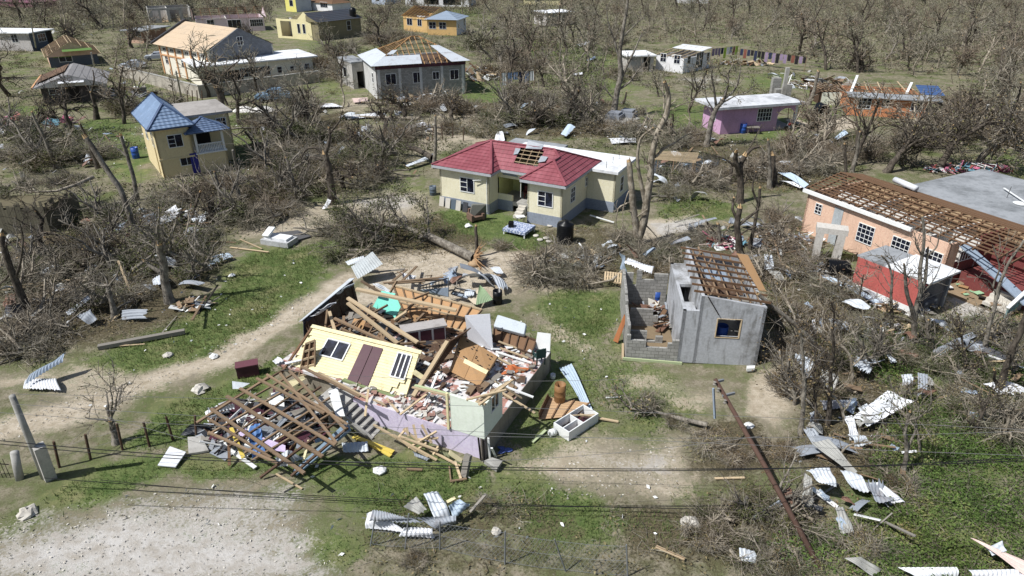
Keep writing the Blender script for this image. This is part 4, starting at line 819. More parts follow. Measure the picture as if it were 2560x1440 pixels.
fh('white_far_house', 'small white house next to the bright yellow one at the top edge', (768, 24), (832, 30), 4, 7, plaster('white_wall', (222, 222, 224), .15), [('f', .1, 1, 1.4, 1.8, 1, 2), ('f', .55, 1, 3.4, 1.6, 4, 1)], None, 'hip', M_BROWN, .4, 1.2)
o1 = fh('orange_white_house', 'orange house with white side walls and a low grey hip roof near the top', (1070, 87), (1142, 89), 48, 8, plaster('ochre_wall', (216, 172, 104), .15), [('f', .05, 1.3, 1.7, 1.5, 2, 2), ('f', .4, 1.3, 1.7, 1.5, 2, 2), ('r', .15, 1.4, .8, 1.0, 1, 1), ('r', .75, 1.4, 1.2, 1.6, 2, 2)], plaster('white_wall', (222, 222, 224), .15), 'hip', M_ZB, .7, 1.5)
fh('ochre_wing', 'ochre wing with a bare brown roof frame left of the orange and white house', (1010, 76), (1069, 82), 40, 9, plaster('ochre_wall', (216, 172, 104), .15), [('f', .15, 1.3, 1.8, 1.6, 2, 1), ('f', .6, 1.3, 1.4, 1.6, 2, 1)], None, 'frame', M_BROWN, .4, 2.0)
fh('grey_hut', 'small grey block hut with a flat roof in the far meadow', (1366, 65), (1432, 61), 34, 6.5, M_BLK, [('l', .4, 1, 1, 1.4, 1, 1)], plaster('streaked_white_and_lit_side', (206, 204, 200), .5), 'flat', M_SLABW, .5)
fh('veranda_house', 'long white house with a veranda at the top edge', (1014, 14), (1172, 17), -10, 9, plaster('white_wall', (222, 222, 224), .15), [('f', .08, 1, 1.6, 1.8, 2, 2), ('o', .3, .4, 5, 2.4, 1, 1), ('o', .6, .4, 6, 2.4, 1, 1)], None, 'flat', M_SLABG, .4)
for a, b, yt, mt, lab in [((-20, 14), (84, 20), 2, plaster('magenta_wall', (130, 76, 96), .2), 'magenta roofed house in the top left corner'), ((930, 10), (965, 12), -8, plaster('pale_blue_wall', (170, 184, 206), .1), 'pale blue house at the top edge'), ((1310, 12), (1400, 12), -6, plaster('pale_yellow_wall', (236, 222, 164), .12), 'pale yellow house at the top edge above the grey hut'), ((1690, 8), (1770, 9), -10, plaster('white_wall', (222, 222, 224), .15), 'white house in the trees at the top edge')]: fh('far_house', lab, a, b, yt, 8, mt, [('f', .3, 1, 1.6, 1.6, 1, 1)], None, 'flat', M_SLABG if mt.name != 'magenta_wall' else mt)
wh = fh('white_house', 'white roofless house with a clothes line, in the meadow at the upper right', (1638, 174), (1706, 184), 138, (1632, 150), plaster('white_wall', (222, 222, 224), .15), [('f', .15, 1.4, 1.2, 1.4, 2, 2), ('f', .65, 1.4, 1.2, 1.4, 2, 2), ('r', .12, 1.3, 1.0, 1.4, 1, 2), ('r', .45, .3, 2.2, 2.6, 3, 2), ('r', .85, 1.2, .9, 1.4, 1, 2)], None, None); print('white', wh.L, wh.D, wh.h)
for i in range(6): x = wh.L * i / 5; rafters(wh, 'rafter', [((x, -.2, wh.h + .1), (x, wh.D * .9, wh.h + .9))], .1, .14, M_WOODL)
mb = MB(); mb.quadslab([(-.2, wh.D * .6, wh.h + .7), (wh.L + .2, wh.D * .6, wh.h + .7), (wh.L + .2, wh.D, wh.h + 1.0), (-.2, wh.D, wh.h + 1.0)], .06); wh.part('roof_sheet', mb, M_ZW)
fh('grey_outhouse', 'grey flat-roofed outhouse beside the white roofless house', (1568, 180), (1632, 178), 142, 5, plaster('grey_render', (176, 172, 166), .4), [('o', .6, 0, 1.2, 2.3, 1, 1)], None, 'flat', M_SLABW, .4)
pk = fh('pink_house', 'pink flat-roofed house with an arched porch at its right end', (1799, 336), (1938, 325), 272, (1770, 314), plaster('pink_wall', (198, 150, 190), .16), [('f', .62, 1.15, 1.9, 1.5, 5, 3), ('l', .5, 1.2, .8, 1.4, 1, 2)]); L, D, z = pk.L, pk.D, pk.h; print('pink', L, D, z)
PM = plaster('pink_wall', (198, 150, 190), .16)
slab(pk, 'roof_slab', -1.0, L + 3.0, -.6, D + .6, z + .002, z + .28, slabm('worn_white_slab', (206, 208, 212), (120, 124, 128), .75)); slab(pk, 'porch_floor', L, L + 2.6, .2, D, -.05, .2, M_CONC)
for x, y in ((L + 2.3, 0), (L + 2.3, D - .3)): mb = MB(); mb.box(x, x + .3, y, y + .3, 0, z); pk.part('column', mb, M_WHITE)
mb = MB()
for k in range(10): a0, a1 = math.pi * k / 10, math.pi * (k + 1) / 10; c = L + 1.15; r_ = 1.1; mb.hexa([(c - r_ * math.cos(a0), 0, 1.7 + r_ * .7 * math.sin(a0)), (c - r_ * math.cos(a1), 0, 1.7 + r_ * .7 * math.sin(a1)), (c - r_ * math.cos(a1), .16, 1.7 + r_ * .7 * math.sin(a1)), (c - r_ * math.cos(a0), .16, 1.7 + r_ * .7 * math.sin(a0)), (c - r_ * math.cos(a0), 0, z), (c - r_ * math.cos(a1), 0, z), (c - r_ * math.cos(a1), .16, z), (c - r_ * math.cos(a0), .16, z)], 0, .5)
pk.part('arch', mb, PM)
oh = fh('far_orange_house', 'orange house at the right stripped of its roof, with white-framed windows', (2116, 287), (2308, 298), 243, 8, plaster('deep_orange_wall', (206, 130, 84), .3), [('f', .12, .85, 1.5, 1.35, 3, 3), ('f', .43, 1.2, .8, .9, 2, 2), ('f', .8, .9, 1.3, 1.2, 2, 2)]); L, D, z = oh.L, oh.D, oh.h
mb = MB(); mb.quadslab([(-.3, -.5, z + .1), (L + 1.5, -.5, z + .1), (L + 1.5, 1.5, z + .35), (-.3, 1.5, z + .35)], .12); oh.part('eave_slab', mb, M_SLABG)
for i in range(12): x = L * i / 11; mb = MB(); mb.beam((x, 1.2, z + .1), (x + rnd.uniform(-.5, .5), D + .3, z + rnd.uniform(-.1, .8)), .1, .1); oh.part('rafter', mb, M_WOODL if i % 2 else M_WOOD)
for i in range(7): y = 1.5 + (D - 1.5) * i / 6; mb = MB(); mb.beam((.2, y, z + .2), (L - .5, y + rnd.uniform(-.6, .6), z + rnd.uniform(0, .6)), .09, .07); oh.part('batten', mb, M_WOOD)
mb = MB(); mb.beam((L * .02, 1.5, z + .1), (L * .2, D, z + 1.3), .3, .25); mb.beam((L * .75, 1.8, z + .1), (L * .92, D * .8, z + 1.0), .3, .2); oh.part('ridge_beam', mb, M_WHITE)
mb = MB(); mb.tiled([(L * .95, 1.8, z + .4), (L + 2.2, 1.8, z + .4), (L + 2.2, D * .7, z + .9), (L * .95, D * .7, z + .9)], .9, .04); oh.part('blue_roof_sheet', mb, paint('blue_roof', (64, 94, 146), .5, .1))
sk = fh('collapsed_shack', 'collapsed shack with a mint green wall left of the orange house', (2050, 262), (2120, 262), 232, 4, plaster('pale_mint_wall', (222, 232, 216), .1), (), M_WOODD, None, inner=False)
for i in range(7): x = sk.L * i / 6; mb = MB(); mb.beam((x - 1.5, 3.8, 2.2), (x, -.2, sk.h + .2), .12, .08); sk.part('rafter', mb, M_WOOD)
# dark ruined board wall at the left, brush on top
A, B = G(-60, 588), G(128, 582); du = H('ruined_shed', 'dark board-walled ruin at the left edge with brush caught on its roof', A, B, 'shed'); L = du.L; z = HZ(B, 506); D = max(3.0, du.loc(G(216, 545)).y); du.h_z = z
mb = MB()
for (p0, p1) in (((0, 0), (L, 0)), ((L, 0), (L + 1.0, D))):
 p0, p1 = Vector((*p0, 0)), Vector((*p1, 0)); n_ = int((p1 - p0).length / .2)
 for i in range(n_): a, b = p0.lerp(p1, i / n_), p0.lerp(p1, (i + .94) / n_); o_ = Vector((0, .05, 0)); k = z + rnd.uniform(-.6, .1); mb.hexa([a, b, b + o_, a + o_, a + Vector((0, 0, k)), b + Vector((0, 0, k)), b + o_ + Vector((0, 0, k)), a + o_ + Vector((0, 0, k))])
du.part('board_wall', mb, wood('dark_grey_boards', (112, 106, 86), var=.5)); slab(du, 'roof', 0, L + .4, .1, D, z - .55, z - .4, paint('earthy_boards', (104, 96, 70), .95, .6))
A, B = G(1632, 442), G(1728, 452); pn = H('animal_pen', 'open wooden frame pen with slat sides behind the bungalow flat roof', A, B, 'pen'); L = pn.L
for x in (0, L * .5, L):
 for y in (0, 2.6): mb = MB(); mb.beam((x, y, 0), (x, y, 1.7), .09, .09); pn.part('post', mb, M_WOOD)
for i in range(9): mb = MB(); mb.beam((-.1, i * .33, 1.72), (L + .2, i * .33 + .1, 1.72 + i * .02), .06, .06); pn.part('roof_slat', mb, M_WOODL)
for i in range(14): mb = MB(); mb.beam((L * i / 13, -.05, .1), (L * i / 13, -.05, 1.0), .06, .03); pn.part('slat', mb, M_GREYW)
# ================================================================ loose things laid where they lie in the place
def z5(x, y): return 750 + x / 2.4, 620 + y / 2.4
def z7(x, y): return 740 + x / 4.8, 650 + y / 4.8
def z8(x, y): return 1050 + x / 4.8, 700 + y / 4.8
def z2(x, y): return 400 + x / 3.6, 850 + y / 3.6
def zz(ox, oy, s): return lambda x, y: (ox + x / s, oy + y / s)
def W3(p, f=None):
 if len(p) == 2: p = (*p, .05)
 q = f(p[0], p[1]) if f else p[:2]
 return G(q[0], q[1], p[2])
def finish(mb, name, mats, label, cat, group=None, smooth=False):
 """move the mesh so that the object's origin sits at its base"""
 xs = [v[0] for v in mb.v]; ys = [v[1] for v in mb.v]; zs = [v[2] for v in mb.v]
 o0 = (sum(xs) / len(xs), sum(ys) / len(ys), min(zs)); mb.v = [(a - o0[0], b - o0[1], c - o0[2]) for a, b, c in mb.v]
 o = mb.build(name, mats, None, smooth, o0); return tag(o, label, cat, group)
def board(a, b, label, w=.12, t=.05, mat=None, f=None, group=None, name='board', cat='board'):
 mb = MB(); mb.beam(W3(a, f), W3(b, f), w, t); return finish(mb, name, mat or M_WOOD, label, cat, group)
def panel(c, label, th=.04, mat=None, f=None, group=None, name='panel', cat='panel'):
 mb = MB(); mb.quadslab([W3(p, f) for p in c], th); return finish(mb, name, mat or M_PLY, label, cat, group)
def csheet(c, label, mat=None, f=None, group=None, bend=0.0, curl=0.0, amp=.03, pitch=.17, crump=.04, name='roofing_sheet', cat='metal sheet', rag=.0, seed=None):
 """corrugated roofing sheet over four corners c (ribs run c0->c3 / c1->c2): bend lifts the middle, curl rolls the far end up"""
 c = [W3(p, f) for p in c]; r = random.Random(seed if seed is not None else len(bpy.data.objects))
 wd = max((c[1] - c[0]).length, (c[2] - c[3]).length); nu = int(min(90, max(10, wd / pitch * 4))); nv = 9
 n = (c[2] - c[0]).cross(c[3] - c[1]).normalized()
 if n.z < 0: n = -n
 k = wd / pitch * 2 * math.pi; ph = [r.uniform(0, 6) for _ in range(6)]; V = np.zeros(((nv + 1) * (nu + 1), 3)); ru = [r.uniform(0, rag) for _ in range(nu + 1)]
 for j in range(nv + 1):
  for i in range(nu + 1):
   u = i / nu; v = j / nv * (1 - ru[i])
   p = (c[0] * (1 - u) + c[1] * u) * (1 - v) + (c[3] * (1 - u) + c[2] * u) * v
   off = amp * math.sin(k * u) + bend * math.sin(math.pi * v) + curl * max(0, v - .45) ** 2 * 3.3 + crump * (math.sin(3.1 * u + 2.3 * v + ph[0]) * math.sin(4.3 * v + ph[1]) + .5 * math.sin(7 * v + 3 * u + ph[2]))
   V[j * (nu + 1) + i] = p + n * off
 idx = np.arange((nv + 1) * (nu + 1)).reshape(nv + 1, nu + 1)
 Q = np.stack([idx[:-1, :-1], idx[:-1, 1:], idx[1:, 1:], idx[1:, :-1]], -1).reshape(-1, 4)
 V[:, 2] = V[:, 2] - min(0, V[:, 2].min() - .01); o0 = np.array([V[:, 0].mean(), V[:, 1].mean(), V[:, 2].min()])
 V2 = np.vstack([V - o0, V - o0 - np.array(n) * .006]); m = len(V)                      # thickness
 Q = np.vstack([Q, Q[:, ::-1] + m])
 o = np_mesh(name, V2, Q, np.full(len(Q), r.random()), mat or M_ZN, smooth=True, uv=True); o.location = o0
 return tag(o, label, cat, group)
def heap(cx, cy, rx, ry, h, n, mats, label, name='rubble_heap', cat='rubble', seed=0, smin=.15, smax=.9, kind=None, z0=0.0, sticks=.4):
 """a heap of broken bits nobody could count"""
 r = random.Random(seed); mb = MB(); c = G(cx, cy)
 for i in range(n):
  a = r.uniform(0, 6.283); q = math.sqrt(r.random()); x = c.x + math.cos(a) * q * rx; y = c.y + math.sin(a) * q * ry; z = z0 + h * (1 - q * q) * r.random()
  L = r.uniform(smin, smax); wd = L * r.uniform(.25, .9); t = r.uniform(.01, .05)
  yaw = r.uniform(0, 6.28); pit = r.uniform(-.7, .7); d = Vector((math.cos(yaw) * math.cos(pit), math.sin(yaw) * math.cos(pit), math.sin(pit)))
  if r.random() < sticks: mb.beam(Vector((x, y, z + .08)) - d * L, Vector((x, y, z + .08)) + d * L, r.uniform(.04, .12), r.uniform(.03, .06), r.randrange(len(mats)))
  else:
   s = d.cross(Vector((0, 0, 1))).normalized(); s = (s + Vector((0, 0, r.uniform(-.5, .5)))).normalized(); p = Vector((x, y, z + .06))
   mb.quadslab([p - d * L / 2 - s * wd / 2, p + d * L / 2 - s * wd / 2, p + d * L / 2 + s * wd / 2, p - d * L / 2 + s * wd / 2], t, r.randrange(len(mats)))
 o = finish(mb, name, mats, label, cat); o['kind'] = 'stuff'; return o
def barrel(px, py, r, ht, mat, label, name='barrel', z=0, lying=None, open_top=True, cat='barrel'):
 mb = MB(); pr = [(r * .97, 0), (r, .02), (r, ht * .33), (r * 1.04, ht * .35), (r, ht * .37), (r, ht * .64), (r * 1.04, ht * .66), (r, ht * .68), (r, ht)]
 pr += [(r * .93, ht), (r * .92, ht * .1), (0, ht * .1)] if open_top else [(r * .9, ht + .02), (0, ht + .02)]
 mb.lathe(pr, 22); p = G(px, py, z)
 if lying is not None:
  M = Matrix.Rotation(lying, 4, 'Z') @ Matrix.Rotation(R(90), 4, 'Y'); mb.v = [tuple(M @ Vector(v) + Vector((0, 0, r))) for v in mb.v]
 return tag(mb.build(name, mat, None, True, p), label, cat)
# ================================================================ the wrecked house in the middle
def wreck():
 C = G(1212, 1148); rz = R(-25); ux = Vector((math.cos(rz), math.sin(rz), 0)); Wd, D, zf = 12.0, 7.5, 1.1
 h = H('wrecked_house', 'flattened wooden house on a lilac plinth, one pale green corner still standing', C - ux * Wd, rz=rz)
 LIL = plaster('lilac_wall', (206, 194, 222), .22); MINT = plaster('pale_mint_wall', (228, 233, 222), .2); CON = plaster('stained_plinth', (150, 140, 122), .55)
 mb = MB(); mb.wall((5.2, 0), (Wd, 0), -.1, zf, .2); h.part('front_plinth', mb, LIL)
 mb = MB(); mb.wall((Wd, 0), (Wd, D), -.1, zf, .2); mb.wall((Wd, D), (0, D), -.1, zf, .2); mb.wall((0, D), (0, 1.0), -.1, zf, .2); mb.wall((0, 1.0), (5.0, 1.0), -.1, zf, .2); h.part('plinth', mb, CON)
 n = NT('broken_tile_floor'); g = n.geo(); ck = n.n('TexChecker'); ck.inputs['Scale'].default_value = 1.7; n.l(n.coord('UV'), ck.inputs[0]); a = n.noise(g, .8, 5); b = n.noise(g, 5, 5, .7)
 c = n.mix(n.sstep(n.math('ADD', a, n.math('MULTIPLY', n.math('SUBTRACT', ck.outputs[1], .5), .12)), .48, .56), lin(204, 200, 200), lin(176, 122, 108)); c = n.mix(n.sstep(b, .5, .7), c, lin(214, 210, 204)); c = n.mix(n.math('MULTIPLY', n.sstep(n.noise(g, 2, 5), .55, .75), .5), c, lin(110, 96, 84))
 TF = n.out(c, .7, b, .2, .01)
 mb = MB(); mb.box(.02, Wd - .02, .75, D - .02, zf - .12, zf + .01); mb.box(5.2, Wd - .02, .02, .75, zf - .12, zf + .008); h.part('floor', mb, TF)
 # porch landing on stilts, with the stair
 mb = MB(); mb.box(3.7, 5.15, -1.0, 0.7, zf - .22, zf - .01); h.part('landing', mb, M_CONC)
 for x in (3.8, 4.4, 5.0): mb = MB(); mb.box(x, x + .12, -.9, -.78, -.1, zf - .225); h.part('stilt', mb, M_CONC)
 for i in range(6): mb = MB(); mb.box(5.16 + .27 * i, 5.16 + .27 * (i + 1) + .02, -.95, -.02, zf - .18 * (i + 1) - .12 if i < 5 else -.05, zf - .18 * (i + 1)); h.part('step', mb, M_CONC)
 mb = MB(); mb.quadslab([(5.15, -1.0, zf - .25), (5.15, -.9, zf - .25), (6.8, -.9, -.05), (6.8, -1.0, -.05)], .3); h.part('stair_stringer', mb, M_CONC)
 # standing corner
 top = HZ(h.W(Wd, 0), 1012)
 mb = MB(); mb.wall((Wd - 1.6, -.012), (Wd + .012, -.012), zf, top - .25, .12); mb.prism([(Wd - 1.6, -.012, top - .25), (Wd + .012, -.012, top - .25), (Wd + .012, -.012, top), (Wd - 1.6, -.012, top + .02)], (0, .12, 0)); mb.wall((Wd + .012, .11), (Wd + .012, 1.75), zf, top - .1, .12, [(.5, 1.25, 2.0, 2.75)]); h.part('corner_wall', mb, MINT)
 window(h, (Wd + .0, .11), (Wd + .0, 1.7), .5, 2.0, .75, .8, 2, 1)
 mb = MB(); mb.beam((Wd - 1.7, -.05, zf), (Wd - 1.7, -.05, top + .1), .1, .1); h.part('corner_post', mb, M_YEL)
 for a, b in (((Wd - 3.8, .5, 2.3), (Wd + .1, .0, top + .06)), ((Wd - .1, -.2, top + .1), (Wd + .4, 2.0, top + .1)), ((Wd - .8, 0, top), (Wd + .6, .9, top + .35))):
  mb = MB(); mb.beam(a, b, .1, .06); h.part('top_plate', mb, M_WOODL)
 # dark left wall leaning, torn metal along its top
 mb = MB(); mb.quadslab([(.05, 3.4, zf), (.05, D - .05, zf), (-.2, D - .05, 2.7), (-.45, 3.4, 2.1)], .08); h.part('left_wall', mb, M_WOODD)
 for i in range(7): y = 3.5 + i * .62; mb = MB(); mb.beam((.12, y, zf), (-.28 + i * .03, y, 2.05 + i * .08), .05, .08); h.part('stud', mb, M_WOODD)
 mb = MB(); mb.quadslab([(-.6, 3.3, 2.02), (-.3, 3.3, 2.2), (-.05, D, 2.8), (-.4, D, 2.7)], .03); h.part('metal_edge', mb, M_ZN)
 mb = MB(); mb.quadslab([(-.3, 3.3, 2.1), (-.45, 3.3, 1.0), (-.3, 5.4, 1.2), (-.25, 5.4, 2.4)], .03); h.part('outer_sheet', mb, paint('navy_sheet', (44, 54, 78), .5, .2))
 floor_scatter(h, 300, 3.6, Wd - .3, .1, 2.2, zf, [M_WHITE, M_STONE, M_GREYW, paint('terracotta_bits', (164, 122, 108), .8, .3)], .06, .4, 'broken_tiles', 2)
 floor_scatter(h, 300, 6, Wd - .2, 2.2, D - .4, zf, [M_WHITE, M_GREYW, M_WOOD, M_WOODD], .08, .6, 'rubble', 3)
 floor_scatter(h, 420, .3, 7.5, 2.6, D - .2, zf, [M_DARKIN, M_WOOD, M_GREYW, M_BROWN, M_WOODD, M_ZD], .12, .9, 'rubble', 5)
 return h
WH = wreck()
def patch(c, f):
 c = [W3(p, f) for p in c]                                   # TL TR BR BL
 n = (c[2] - c[0]).cross(c[3] - c[1]).normalized(); n = n if n.z > 0 else -n
 return lambda u, v, o=0: (c[0] * (1 - u) + c[1] * u) * (1 - v) + (c[3] * (1 - u) + c[2] * u) * v + n * o
def fallen_yellow_wall():
 P = patch([(215, 812, 2.4), (1480, 1120, 2.4), (1320, 1645, 1.15), (-68, 1262, 1.15)], z7)
 root = thing('fallen_wall', 'fallen yellow clapboard front wall with two windows and a maroon double door', 'wall', P(.5, 1))
 def add(name, mb, mat, parent=None):
  mb.v = [tuple(Vector(v) - root.location) for v in mb.v]; return mb.build(name, mat, parent or root)
 mb = MB(); K = 15
 for i in range(K):
  v0, v1 = i / K, (i + 1) / K
  for u0, u1 in ((0, .51), (.69, 1)) if i > 1 else ((0, 1),):
   uu = u1 - (0.0 if i < 9 or u1 < 1 else .022 * (i - 8) + .02 * (i % 2)); u0 = u0 + (.03 if (i + 1) % 4 == 0 and u0 == 0 else 0)
   mb.face([P(u0, v0, .02), P(u0, v1, .045), P(uu, v1, .045), P(uu, v0, .02)]); mb.face([P(u0, v1, .045), P(u0, v1, .02), P(uu, v1, .02), P(uu, v1, .045)], 0, .9)
 for u in (0, 1): mb.face([P(u, 0, -.06), P(u, 1, -.06), P(u, 1, .03), P(u, 0, .03)])
 mb.face([P(0, 0, -.06), P(1, 0, -.06), P(1, 1, -.06), P(0, 1, -.06)]); mb.face([P(0, 1, -.06), P(1, 1, -.06), P(1, 1, .03), P(0, 1, .03)])
 add('clapboard', mb, M_YEL)
 mb = MB(); mb.quadslab([P(-.02, -.06, .06), P(1.02, -.06, .06), P(1.02, .03, .1), P(-.02, .03, .1)], .04); add('eave_board', mb, M_YEL)
 for u0, u1, ox in ((.51, .597, 0), (.603, .69, .0)): mb = MB(); mb.quadslab([P(u0, .1, .05), P(u1, .1, .05), P(u1, 1.0, .05), P(u0, 1.0, .05)], .05); add('door', mb, M_MAR)
 for u0, u1, v0, v1, k in ((.19, .4, .18, .6, 2), (.83, .95, .1, .66, 3)):
  mb = MB()
  for i in range(k + 1): u = u0 + (u1 - u0) * i / k; mb.beam(P(u, v0, .07), P(u, v1, .07), .06, .06, 0, 0)
  for v in (v0, v1): mb.beam(P(u0, v, .07), P(u1, v, .07), .06, .06, 0, 0)
  w_ = add('window', mb, M_WHITE); mb = MB(); mb.quadslab([P(u0, v0, .055), P(u1, v0, .055), P(u1, v1, .055), P(u0, v1, .055)], .02); add('pane', mb, M_GL, w_)
 mb = MB(); mb.beam(P(-.03, 0, -.1), P(-.02, 1.25, .1), .12, .08); add('corner_post', mb, M_BROWN)
fallen_yellow_wall()
# stud wall fallen outwards at the back
def stud_wall(c, f, label, k=7, m=3, mat=None, sm=None):
 P = patch(c, f); root = thing('stud_wall', label, 'wall', P(.5, 1))
 def add(name, mb, mt): mb.v = [tuple(Vector(v) - root.location) for v in mb.v]; return mb.build(name, mt, root)
 mb = MB(); mb.quadslab([P(0, 0), P(1, 0), P(1, 1), P(0, 1)], .03); add('sheathing', mb, mat or M_PLY)
 for i in range(k + 1): u = i / k; mb = MB(); mb.beam(P(u, 0, .07), P(u, 1, .07), .06, .1); add('stud', mb, sm or M_WOOD)
 for j in range(m): v = j / (m - 1); mb = MB(); mb.beam(P(0, v, .075), P(1, v, .075), .06, .1); add('rail', mb, sm or M_WOODL)
stud_wall([(560, 225, 2.6), (1095, 372, 2.2), (985, 500, 1.25), (640, 425, 1.25)], z5, 'back wall of the wrecked house fallen outwards, showing its studs and plywood', 9, 3, wood('orange_ply', (196, 148, 98), var=.3, grey=.15))
stud_wall([(1165, 470, 1.6), (1420, 560, 1.5), (1390, 640, 1.2), (1160, 560, 1.2)], z5, 'brown stud panel lying under the pale blue mattress', 5, 2, M_BROWN, M_WOODD)
panel([(1030, 370, 2.1), (1330, 430, 2.1), (1190, 700, 1.25), (925, 560, 1.25)], 'turquoise wall panel lying inside the wrecked house', .05, paint('turquoise_paint', (104, 214, 190), .6, .06), z7)
P = patch([(990, 405, 2.9), (1140, 395, 2.9), (1160, 615, 1.2), (1010, 575, 1.2)], z5)
panel([(990, 405, 2.9), (1140, 395, 2.9), (1160, 615, 1.2), (1010, 560, 1.2)], 'pale grey door panel leaning upright beside the mattress', .06, paint('pale_grey_paint', (206, 208, 214), .6, .08), z5)
panel([(1425, 505, 2.1), (1505, 515, 2.1), (1500, 620, 1.2), (1410, 600, 1.2)], 'small white panel standing at the far right corner of the wrecked floor', .04, M_WHITE, z5)
def mattress(c, f, label, th=.24, mat=None):
 P = patch(c, f); mb = MB(); e = .06; n = 10
 for a, k in ((0, 1), (th, -1)): pass
 ring = []
 for o, s in ((0, .97), (.04, 1), (th - .04, 1), (th, .97)):
  pts = []
  for (u, v) in ((.04, 0), (.96, 0), (1, .06), (1, .94), (.96, 1), (.04, 1), (0, .94), (0, .06)):
   pts.append(P(.5 + (u - .5) * s, .5 + (v - .5) * s, o))
  ring.append(pts)
 for i in range(3):
  for j in range(8): q = (j + 1) % 8; mb.face([ring[i][j], ring[i][q], ring[i + 1][q], ring[i + 1][j]], 0, .2)
 mb.face(ring[3], 0, .2); mb.face(ring[0][::-1], 0, .2); return finish(mb, 'mattress', mat, label, 'mattress')
M_MATT = paint('pale_blue_ticking', (182, 192, 198), .9, .15)
mattress([(1190, 415, 2.0), (1362, 470, 1.9), (1350, 535, 1.6), (1165, 485, 1.65)], z5, 'pale blue mattress lying on broken boards at the back of the wrecked house', .26, M_MATT)
# big plywood piece with the roof gable above it
def plyroof():
 P = patch([(965, 520, 2.5), (1185, 650, 1.9), (1075, 830, 1.25), (900, 740, 1.35)], z5); root = thing('plywood_ceiling', 'large brown plywood ceiling piece slumped across the wrecked floor', 'panel', P(.5, 1))
 def add(name, mb, mt): mb.v = [tuple(Vector(v) - root.location) for v in mb.v]; return mb.build(name, mt, root)
 mb = MB()
 for u0, u1 in ((0, .495), (.505, 1)):
  for v0, v1 in ((0, .55), (.56, 1)): mb.quadslab([P(u0, v0), P(u1, v0), P(u1, v1), P(u0, v1)], .025, 0)
 add('sheet', mb, M_PLY)
 mb = MB(); mb.quadslab([P(.3, .52, .03), P(1, .5, .03), P(1, .62, .03), P(.3, .64, .03)], .03); add('yellow_strip', mb, M_YEL)
 for u in (0, .5, 1): mb = MB(); mb.beam(P(u, 0, -.06), P(u, 1, -.06), .06, .09); add('joist', mb, M_WOOD)
 r = random.Random(5); mb = MB()
 for i in range(26): u, v = r.uniform(.05, .95), r.uniform(.03, .5); mb.quadslab([P(u, v, .02), P(u + .06, v, .02), P(u + .06, v + .03, .02), P(u, v + .03, .02)], .01)
 add('black_patch', mb, M_DARKIN)
plyroof()
panel([(880, 570, 2.6), (1025, 478, 3.3), (970, 530, 2.4), (690, 890, 1.3)], 'splintered brown gable board sticking up above the plywood ceiling', .06, M_WOODD, z5)
for i, (a, b, w_, lab) in enumerate([((885, 560, 2.7), (680, 890, 1.3), .2, 'thick pale beam running down beside the plywood ceiling'), ((1925, 890, 1.6), (1540, 1420, 1.3), .3, None)]):
 if lab: board(a, b, lab, w_, .12, M_WOODL, z5)
GRP = 'broken roof timbers over the wrecked house'
for a, b, w_ in [((620, 455, 3.0), (1460, 990, 1.9), .2), ((620, 515, 2.9), (1220, 1000, 1.7), .2), ((460, 700, 2.2), (1240, 1060, 1.7), .14), ((545, 825, 1.9), (900, 990, 1.5), .1),
     ((1100, 540, 2.2), (480, 880, 1.7), .08), ((740, 740, 2.0), (590, 930, 1.5), .09), ((780, 250, 3.0), (1010, 390, 2.4), .14), ((1600, 390, 2.6), (1380, 480, 2.4), .08), ((1430, 500, 2.4), (1200, 740, 1.5), .14), ((1540, 640, 1.9), (1260, 920, 1.5), .12),
     ((1000, 800, 1.8), (1060, 1060, 1.5), .08), ((920, 800, 2.0), (750, 1100, 1.6), .08), ((1100, 800, 1.9), (1000, 1080, 1.6), .1), ((1840, 560, 1.9), (1240, 600, 2.0), .07), ((1900, 660, 1.7), (1440, 700, 1.7), .06), ((660, 960, 1.5), (1010, 830, 1.7), .07), ((1560, 985, 1.7), (1250, 1010, 1.7), .12),
     ((500, 470, 2.2), (400, 600, 1.9), .08), ((480, 900, 1.6), (400, 620, 2.2), .16), ((350, 830, 1.5), (375, 600, 2.1), .1), ((850, 690, 1.6), (895, 540, 2.0), .08), ((1210, 250, 2.9), (1130, 390, 2.3), .1), ((870, 330, 2.2), (950, 320, 2.2), .1), ((1640, 470, 2.0), (1590, 650, 1.5), .12), ((1330, 620, 2.0), (1180, 720, 1.6), .2)]:
 board(a, b, 'split brown roof timber lying across the open wreck of the wooden house', w_, .1, M_WOOD if w_ < .15 else M_WOODL, z7, GRP, 'roof_timber', 'timber')
board((720, 350, 3.1), (1925, 605, 2.4), 'longest pale beam across the back of the wrecked house above the turquoise panel', .24, .12, M_WOODL, z7, None, 'roof_beam', 'timber')
